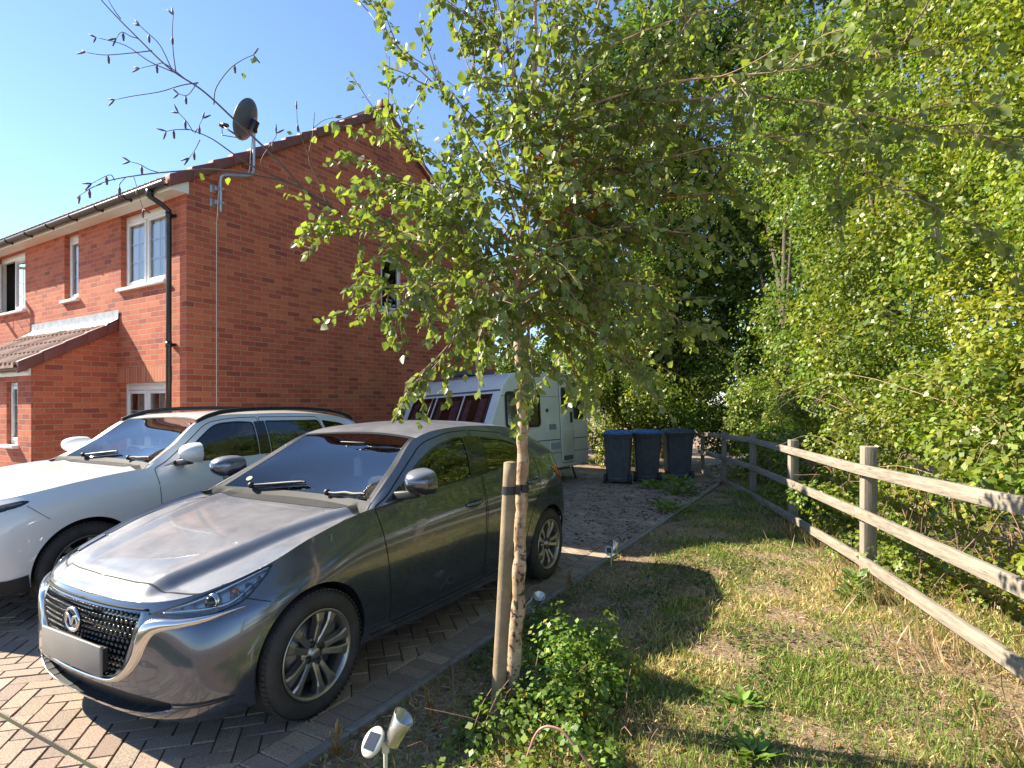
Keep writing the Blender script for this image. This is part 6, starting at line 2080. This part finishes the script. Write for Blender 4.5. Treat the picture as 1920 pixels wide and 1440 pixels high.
def tree(name, label, cat, base, centers, radii, per, Ls, pal, trunk_r=.12, group=None, limbs_n=10, **kw):
    o = empty(name, base, 0, label, cat, group); b = Vector(base)
    P, D, N, L, C = crown(centers, radii, per, Ls, pal, **kw)
    leaves("crown", P - np.array(base), D, N, L, C, M_LEAF, o)
    mb = MB(); zs = max(float(np.max([c[2] for c in centers])), 1.0) - b.z
    cm = np.mean(centers, 0) - np.array(base)
    mb.tube(catmull([(0, 0, -.1), (.05, .03, zs * .25), (cm[0] * .3, cm[1] * .3, zs * .5), (cm[0] * .6, cm[1] * .6, zs * .85)], 16), [trunk_r * (1 - .75 * k / 15) for k in range(16)], 10)
    idx = rng.choice(len(centers), min(limbs_n, len(centers)), replace=False)
    for i in idx:
        e = np.array(centers[i]) - np.array(base); z0 = min(e[2] * rng.uniform(.25, .6), zs * .8)
        a = np.array([cm[0] * .45 * z0 / zs, cm[1] * .45 * z0 / zs, z0])
        mb.tube(catmull([a, (a + e) / 2 + np.array([0, 0, .12 * np.linalg.norm(e - a)]), e], 10), [trunk_r * .42 * (1 - .85 * k / 9) for k in range(10)], 6)
    mb.build("trunk", M_TRUNK, o, normals=False)
    return o
YG = [(.235, .28, .034), (.195, .255, .034), (.27, .30, .05), (.15, .21, .032)]
MG = [(.145, .21, .034), (.17, .23, .036), (.115, .18, .034), (.19, .235, .042)]
DG = [(.10, .17, .03), (.125, .19, .034), (.08, .14, .028), (.145, .20, .04)]
GF = "trees and hedge shrubs behind the rail fence"
def wallfn(y):                                   # x of the hedge face at depth y
    return float(np.interp(y, [0, 2.5, 4.9, 7.4, 10, 12, 14, 16], [2.35, 2.95, 3.5, 4.05, 4.6, 4.8, 4.95, 4.9]))
def face_clumps(y0, y1, z0, z1, n, r, depth=1.1, lean=0.0):
    out, R_ = [], []
    for _ in range(n):
        y = rng.uniform(y0, y1); z = rng.uniform(z0, z1)
        x = wallfn(y) + .25 + rng.uniform(0, depth) + lean * (z - 1.5) + .5 * (vnoise(np.array([y, z, 3.0]), .8) - .5)
        out.append(np.array([x, y, z])); q = rng.uniform(*r); R_.append(np.array([q, q, q * .8]) * rng.uniform(.85, 1.15, 3))
    return out, R_
c_, r_ = face_clumps(0.8, 6.4, 1.25, 6.4, 165, (.28, .55), lean=.03)
tree("hawthorn_tree", "yellow green hawthorn nearest the camera behind the fence", "tree", (4.3, 3.9, 0), c_, r_, 1.3, (.030, .054), YG, .10, GF)
c_, r_ = face_clumps(5.6, 10.2, 1.25, 7.6, 140, (.30, .60), lean=.05)
tree("hawthorn_tree", "mid green hawthorn bush rising behind the middle of the fence", "tree", (5.2, 8.0, 0), c_, r_, 1.35, (.044, .076), YG + MG, .11, GF)
c_, r_ = face_clumps(9.6, 14.8, .6, 8.2, 130, (.35, .68), depth=1.3, lean=.0)
tree("field_maple", "dense green maple behind the far end of the fence", "tree", (5.6, 12.2, 0), c_, r_, 1.3, (.055, .095), MG, .13, GF)
M_DEADSTEM = plain('dead_stem', (.34, .23, .15), .8, var=.35, vscale=3)
# brambles: low bank right behind and through the rails
bP_, bR_ = [], []
for _ in range(430):
    y = rng.uniform(.6, 13.5); z = rng.uniform(0, 1.9) ** 1.15 * .92
    x = wallfn(y) - .18 + rng.uniform(-.05, .65 + .9 * (_ % 2)) + .10 * z
    if rng.uniform() < (.16 if 4.6 < y < 10 else 0): x -= rng.uniform(.15, .50); z *= .33
    bP_.append(np.array([x, y, max(z, .06)])); q = rng.uniform(.14, .32); bR_.append(np.array([q, q, q * .75]))
bram = empty("bramble_hedge", (3.4, 5.5, 0), 0, "low tangled bramble hedge pushing through the wooden rails", "hedge")
P, D, N, L, C = crown(bP_, bR_, 1.3, (.034, .060), YG + [(.19, .20, .05), (.12, .16, .03)], up=.7)
leaves("foliage", P - np.array((3.4, 5.5, 0)), D, N, L, C, M_LEAF, bram)
mb = MB()
for _ in range(170):
    y = rng.uniform(1.6, 11); x = wallfn(y) + rng.uniform(-.2, .3); z0 = rng.uniform(0, .7)
    a = Vector((x - 3.4, y - 5.5, z0)); d = Vector((rng.normal(-.15, .3), rng.normal(0, .6), rng.uniform(-.1, .9)))
    L_ = rng.uniform(.4, 1.0); m = a + d * L_ * .5 + Vector((0, 0, .15)); e = a + d * L_ + Vector((0, 0, -.2))
    mb.tube(catmull([a, m, e], 9), [.0042, .004, .004, .0038, .0035, .003, .003, .0025, .002], 5, cap=False)
mb.build("canes", plain("bramble_cane", (.26, .15, .095), .7, var=.4, vscale=3), bram, normals=False)
# pale dead stems standing out of the hedge face
for _ in range(60):
    y = rng.uniform(1.8, 9.5); z0 = rng.uniform(.5, 1.6); x = wallfn(y) + rng.uniform(-.05, .25)
    mb = MB(); a = Vector((x - 3.4, y - 5.5, z0)); d = Vector((rng.normal(-.25, .2), rng.normal(0, .7), rng.uniform(-.1, .5))); L_ = rng.uniform(.5, 1.3)
    m = a + d * L_ * .5 + Vector((-.06, 0, .12)); e = a + d * L_ + Vector((0, 0, -.25))
    mb.tube(catmull([a, m, e], 10), [.0036 * (1 - .06 * k) for k in range(10)], 5, cap=False)
    mb.build("dead_stem", M_DEADSTEM, bram, normals=False)
# dark trees farther back
def blob(base, cen, rad, n, r):
    out, R_ = [], []
    while len(out) < n:
        d = rng.normal(size=3); d /= np.linalg.norm(d)
        if d[1] > .55: continue
        k = rng.uniform(.72, 1.0)
        out.append(np.array(cen) + d * k * np.array(rad)); q = rng.uniform(*r); R_.append(np.array([q, q, q * .8]))
    return out, R_
c_, r_ = blob(None, (4.6, 17.0, 7.2), (3.4, 2.6, 6.4), 150, (.55, 1.0))
tree("oak_tree", "tall dark green oak rising behind the wheelie bins", "tree", (4.6, 17.6, 0), c_, r_, 1.2, (.09, .15), DG, .28, GF, limbs_n=26)
c_, r_ = blob(None, (7.6, 15.0, 8.0), (2.6, 2.6, 6.5), 110, (.5, .95))
tree("ash_tree", "tall mid green ash standing beyond the hawthorn hedge", "tree", (7.8, 15.4, 0), c_, r_, 1.2, (.085, .14), DG + MG, .25, GF, limbs_n=20)
c_, r_ = blob(None, (-.2, 22.0, 3.4), (3.2, 2.0, 3.6), 70, (.5, .9))
tree("sycamore_tree", "distant green sycamore showing past the house gable", "tree", (-.2, 22.4, 0), c_, r_, 1.2, (.09, .15), MG + DG, .2, GF)
c_, r_ = blob(None, (9.5, 9.0, 7.5), (3.0, 4.0, 5.5), 110, (.5, .9))
tree("ash_tree", "broad ash crown closing the sky above the near hawthorn", "tree", (9.8, 9.2, 0), c_, r_, 1.2, (.09, .14), MG, .25, GF, limbs_n=16)
c_, r_ = scatter_clumps((1.6, 14.6, .2), (4.6, 16.0, 2.5), 60, (.28, .5))
tree("laurel_shrub", "sunlit yellow green shrub behind the wheelie bins and caravan", "shrub", (3.0, 15.2, 0), c_, r_, 1.2, (.05, .08), YG, .06)

c_, r_ = blob(None, (3.3, 15.6, 5.6), (2.0, 1.4, 4.6), 90, (.4, .75))
tree("wild_cherry", "slim mid green tree just left of the dark oak behind the bins", "tree", (3.4, 16.0, 0), c_, r_, 1.2, (.07, .11), MG, .14, GF)
c_, r_ = scatter_clumps((2.9, 13.7, .9), (4.9, 14.8, 6.6), 85, (.30, .58))
tree("hornbeam_tree", "bright green hornbeam close behind the dark lidded bin", "tree", (3.9, 14.4, 0), c_, r_, 1.2, (.05, .085), MG + YG, .09, GF)
c_, r_ = scatter_clumps((4.6, 14.6, .2), (8.6, 17.0, 3.0), 70, (.32, .6))
tree("elder_shrub", "rounded green elder shrub beyond the last fence post", "shrub", (6.4, 15.8, 0), c_, r_, 1.2, (.06, .10), MG, .06)
c_, r_ = scatter_clumps((-2.2, 16.5, .2), (1.9, 18.0, 3.2), 60, (.35, .6))
tree("hazel_shrub", "dull green hazel shrub showing behind the caravan roof", "shrub", (0, 17.4, 0), c_, r_, 1.2, (.06, .10), MG + DG, .06)

# ------------------------------------------------------------------ ground cover by the birch
def gz(x, y): return soil_h(np.asarray(x, float), np.asarray(y, float))
gc = empty("ground_cover_shrub", (.30, 3.0, 0), 0, "bright green low shrub spreading round the birch base", "shrub")
cc, rr_ = [], []
for x, y, r, z in [(.26, 3.10, .28, .27), (.42, 3.25, .27, .32), (.14, 2.80, .24, .22), (.40, 2.90, .24, .23), (-.02, 2.58, .20, .14), (.22, 2.55, .22, .15), (-.20, 2.66, .15, .09), (.30, 3.5, .22, .28), (.08, 3.22, .16, .20), (-.30, 2.40, .13, .06), (.05, 2.34, .2, .09), (.50, 3.08, .15, .14), (.36, 2.45, .16, .09), (-.15, 2.9, .09, .08), (.22, 3.75, .16, .16)]:
    for _ in range(9):
        cc.append(np.array([x + rng.normal(0, r * .42), y + rng.normal(0, r * .42), z * rng.uniform(.25, 1.25)])); q = r * rng.uniform(.25, .48); rr_.append(np.array([q, q, q * .8]))
P, D, N, L, C = crown(cc, rr_, 1.25, (.020, .038), [(.19, .28, .045), (.155, .245, .04), (.23, .30, .06), (.12, .20, .035)], up=.9)
k = P[:, 2] > .0
leaves("foliage", P[k] - np.array((.30, 3.0, 0)), D[k], N[k], L[k], C[k], M_LEAF, gc)
mb = MB()
for _ in range(46):
    x, y = rng.normal(.2, .25), rng.normal(2.9, .35); a = Vector((x - .3, y - 3.0, 0.0)); e = a + Vector((rng.normal(0, .18), rng.normal(0, .18), rng.uniform(.1, .28)))
    mb.tube(catmull([(0, 0, -.03), a * .5, a, a.lerp(e, .5) + Vector((0, 0, .06)), e], 11), .0022, 5, cap=False)
mb.build("stems", plain("shrub_stem", (.22, .12, .08), .7), gc, normals=False)
mb = MB()
Q = [px(978, 1398, 2.38), px(1008, 1372, 2.38), px(1045, 1366, 2.36), px(1075, 1395, 2.33), px(1112, 1445, 2.30)]
Q[0].z = .06
mb.tube(catmull(Q, 30), [.0055] * 30, 7)
cane = mb.build("bramble_cane", plain("pink_cane", (.42, .20, .17), .5)); tag(cane, "arching pink bramble cane in front of the birch", "bramble cane")

def small_plant(name, label, cat, p, n, L, pal, h=.05, group=None, rad=.08):
    o = empty(name, p, 0, label, cat, group)
    a = rng.uniform(0, 2 * math.pi, n); f = rng.random(n)
    D = np.stack([np.cos(a), np.sin(a), .25 + .8 * rng.random(n)], 1); P = np.stack([np.cos(a) * rad * f, np.sin(a) * rad * f, h * rng.random(n)], 1)
    leaves("foliage", P, D, np.tile([0, 0, 1.0], (n, 1)) + rng.normal(0, .25, (n, 3)), rng.uniform(L * .6, L * 1.2, n), pick(pal, n), M_LEAF, o, hi=True, wid=.28)
    return o
GP = [(.17, .27, .045), (.14, .235, .04), (.21, .30, .065)]
def gpt(x, y):
    q = gp(x, y); q.z = float(gz([q.x], [q.y])[0]); return q
small_plant("dandelion", "broad leaved dandelion rosette in the dry grass", "plant", gpt(1392, 1330), 44, .075, GP, .03)
small_plant("dandelion", "leafy dandelion clump at the bottom edge of the grass", "plant", gpt(1412, 1432), 60, .07, GP, .04)
small_plant("thistle", "pale leafy weed at the foot of the second fence post", "plant", gpt(1602, 1130), 90, .075, [(.17, .26, .07), (.20, .28, .09)], .22, rad=.10)
small_plant("nettle", "green nettle patch in front of the middle wheelie bin", "plant", gpt(1225, 915), 70, .12, GP, .18, rad=.22)
small_plant("nettle", "tall green nettle patch in front of the dark lidded bin", "plant", gpt(1272, 925), 120, .14, GP, .34, rad=.34)
small_plant("dock", "green dock leaves growing over the paving corner", "plant", gpt(1258, 958), 60, .13, GP, .15, rad=.26)
for (x, y), lab in (((808, 1352), "rusty dry weed stalks beside the stake foot"), ((1068, 1098), "dry weed stalks on the edging beyond the rear wheel"), ((630, 1418), "dry seed stalk by the near solar light")):
    q = gpt(x, y); o = empty("dry_weed", q, 0, lab, "weed")
    n = 46; P = np.stack([rng.normal(0, .010, n), rng.normal(0, .010, n), rng.random(n) ** 1.5 * .12], 1); D = rng.normal(0, .28, (n, 3)) + np.array([0, 0, 1.])
    leaves("stalks", P, D, rand_dirs(n), rng.uniform(.02, .07, n), pick([(.34, .20, .09), (.42, .28, .12), (.28, .15, .06)], n), M_GRASS, o, wid=.10)

# ------------------------------------------------------------------ grass and litter
def on_soil(n, x0, x1, y0, y1):
    x = rng.uniform(x0, x1, n * 2); y = y0 + (y1 - y0) * rng.random(n * 2) ** 1.25
    e = (x - E_ORG.x) * E_LEFT.x + (y - E_ORG.y) * E_LEFT.y
    fx = np.interp(y, [0, 2.5, 4.9, 7.4, 10, 14], [2.1, 2.7, 3.3, 3.9, 4.4, 4.9])
    k = (e < -.07) & (x < fx + .3) & (np.abs(x / np.maximum(y, .1)) < 1.0)
    return x[k][:n], y[k][:n], e[k][:n]
def patchy(x, y, f, o=0.0): return vnoise(np.stack([x, y, np.full_like(x, o)], -1), f)
x, y, e = on_soil(300000, -.9, 5.2, 1.5, 13.5)
dens = .10 + 1.1 * np.clip((patchy(x, y, 1.6, 2.0) * .6 + patchy(x, y, 5.0, 3.0) * .5 - .38) * 3.0, 0, 1)
far = np.clip((-e - .25) / .9, 0, 1)                      # thin and weedy next to the edging
dens *= .10 + .90 * far
k = rng.random(len(x)) < dens
x, y, e = x[k], y[k], e[k]; n = len(x)
green = np.clip((patchy(x, y, 1.1, 7.0) * .6 + patchy(x, y, 4.5, 9.0) * .5 - .42) * 4 + .05 + .35 * (y > 5.4), 0, 1)
gcol = pick([(.19, .27, .045), (.15, .235, .04), (.24, .30, .07)], n); scol = pick([(.58, .48, .22), (.64, .53, .28), (.48, .38, .17), (.52, .46, .18)], n)
isg = (rng.random(n) < (.12 + .68 * green))[:, None]
C = np.where(isg, gcol, scol)
P = np.stack([x, y, gz(x, y) - .004], 1); D = rng.normal(0, .55, (n, 3)) + np.array([0, 0, 1.0]); D[:, 2] = np.abs(D[:, 2]); D[~isg[:, 0], 2] *= .55
L = rng.uniform(.025, .075, n) * (.7 + .6 * patchy(x, y, 3.0, 4.0))
gr = leaves("grass", P, D, rand_dirs(n), L, C, M_GRASS, None, wid=.045)
tag(gr, "short dry grass with green tufts between drive and fence", "grass", kind="stuff")
# thatch: longer straws lying flat
x, y, e = on_soil(70000, -.9, 5.2, 1.5, 12.0)
k = rng.random(len(x)) < np.clip(.15 + 1.6 * (patchy(x, y, 2.2, 21.0) - .35), 0, 1) * (.2 + .8 * np.clip((-e - .2) / .9, 0, 1)); x, y = x[k], y[k]; n = len(x)
th = leaves("thatch", np.stack([x, y, gz(x, y) + rng.random(n) * .012], 1), norm(rng.normal(0, 1, (n, 3)) * np.array([1, 1, .16])), np.tile([0, 0, 1.], (n, 1)) + rng.normal(0, .3, (n, 3)), rng.uniform(.03, .09, n), pick([(.52, .42, .22), (.42, .32, .17), (.60, .50, .30), (.34, .24, .12)], n), M_GRASS, None, wid=.03)
tag(th, "dead straw lying flat between the grass tufts", "dead grass", kind="stuff")
# small weeds creeping over the soil
x, y, e = on_soil(70000, -.9, 5.0, 1.6, 13.0)
k = rng.random(len(x)) < np.clip((patchy(x, y, 1.9, 12.0) * .6 + patchy(x, y, 6.0, 13.0) * .5 - .52) * 5, 0, 1) * (.30 + .70 * (e > -1.8))
x, y = x[k], y[k]; n = len(x)
P = np.stack([x, y, gz(x, y) + rng.random(n) * .035], 1)
wd = leaves("creeping_weeds", P, norm(rng.normal(0, 1, (n, 3)) * np.array([1, 1, .35])), np.tile([0, 0, 1.], (n, 1)) + rng.normal(0, .35, (n, 3)), rng.uniform(.014, .036, n), pick([(.10, .165, .03), (.08, .14, .03), (.13, .19, .04), (.06, .11, .03)], n), M_LEAF)
tag(wd, "small green creeping weeds on the bare soil", "weeds", kind="stuff")
# dry stalks standing along the foot of the fence
n = 5200; y = rng.uniform(1.3, 9.5, n); x = np.interp(y, [0, 2.46, 4.93, 7.45, 10], [1.86, 2.42, 2.98, 3.56, 4.12]) + rng.normal(-.05, .20, n)
k = rng.random(n) < np.clip(patchy(x, y, 2.0, 41.0) * 2.2 - .45, .08, 1); x, y = x[k], y[k]; n = len(x)
D = rng.normal(0, .45, (n, 3)) + np.array([-.25, -.1, 1.0])
ds_ = leaves("dry_stalks", np.stack([x, y, gz(x, y)], 1), D, rand_dirs(n), rng.uniform(.06, .26, n), pick([(.50, .36, .22), (.40, .27, .16), (.56, .44, .27), (.30, .17, .10), (.17, .20, .06)], n), M_GRASS, None, wid=.018)
tag(ds_, "dry brown stalks standing along the foot of the fence", "dead grass", kind="stuff")
# dead leaves, chips and twigs on soil and paving
x, y, e = on_soil(26000, -.9, 4.8, 1.6, 13.0)
k = rng.random(len(x)) < (.34 + .66 * (e > -1.3)) * np.clip(.3 + 1.6 * patchy(x, y, 2.4, 31.0) - .5, .1, 1); x, y = x[k], y[k]
P1 = np.stack([x, y, gz(x, y) + .006], 1)
m = 2900; a = 2.6 + 6.2 * rng.random(m) ** .8; b = .05 + 3.4 * rng.random(m) ** 1.5
dp = np.array([drive(aa, bb) for aa, bb in zip(a, b)])
P2 = np.stack([dp[:, 0], dp[:, 1], np.full(m, .004)], 1)
P = np.vstack([P1, P2]); n = len(P)
D = norm(rng.normal(0, 1, (n, 3)) * np.array([1, 1, .12])); N = np.tile([0, 0, 1.], (n, 1)) + rng.normal(0, .25, (n, 3))
L = np.concatenate([rng.uniform(.012, .040, len(P1)), rng.uniform(.022, .058, m)])
C = np.vstack([pick([(.22, .13, .06), (.30, .20, .11), (.13, .075, .04), (.40, .32, .22), (.34, .13, .04)], len(P1)), pick([(.07, .036, .026), (.11, .055, .036), (.05, .03, .024)], m)])
lt = leaves("leaf_litter", P, D, N, L, C, M_LITTER, None, wid=.30)
tag(lt, "dead brown leaves and wood chips scattered on soil and paving", "leaf litter", kind="stuff")
# moss and seedlings in the paving joints
m = 2600; a = rng.uniform(-3.4, 6, m); b = rng.uniform(0.0, .22, m); b[::3] = rng.uniform(.0, .02, len(b[::3]))
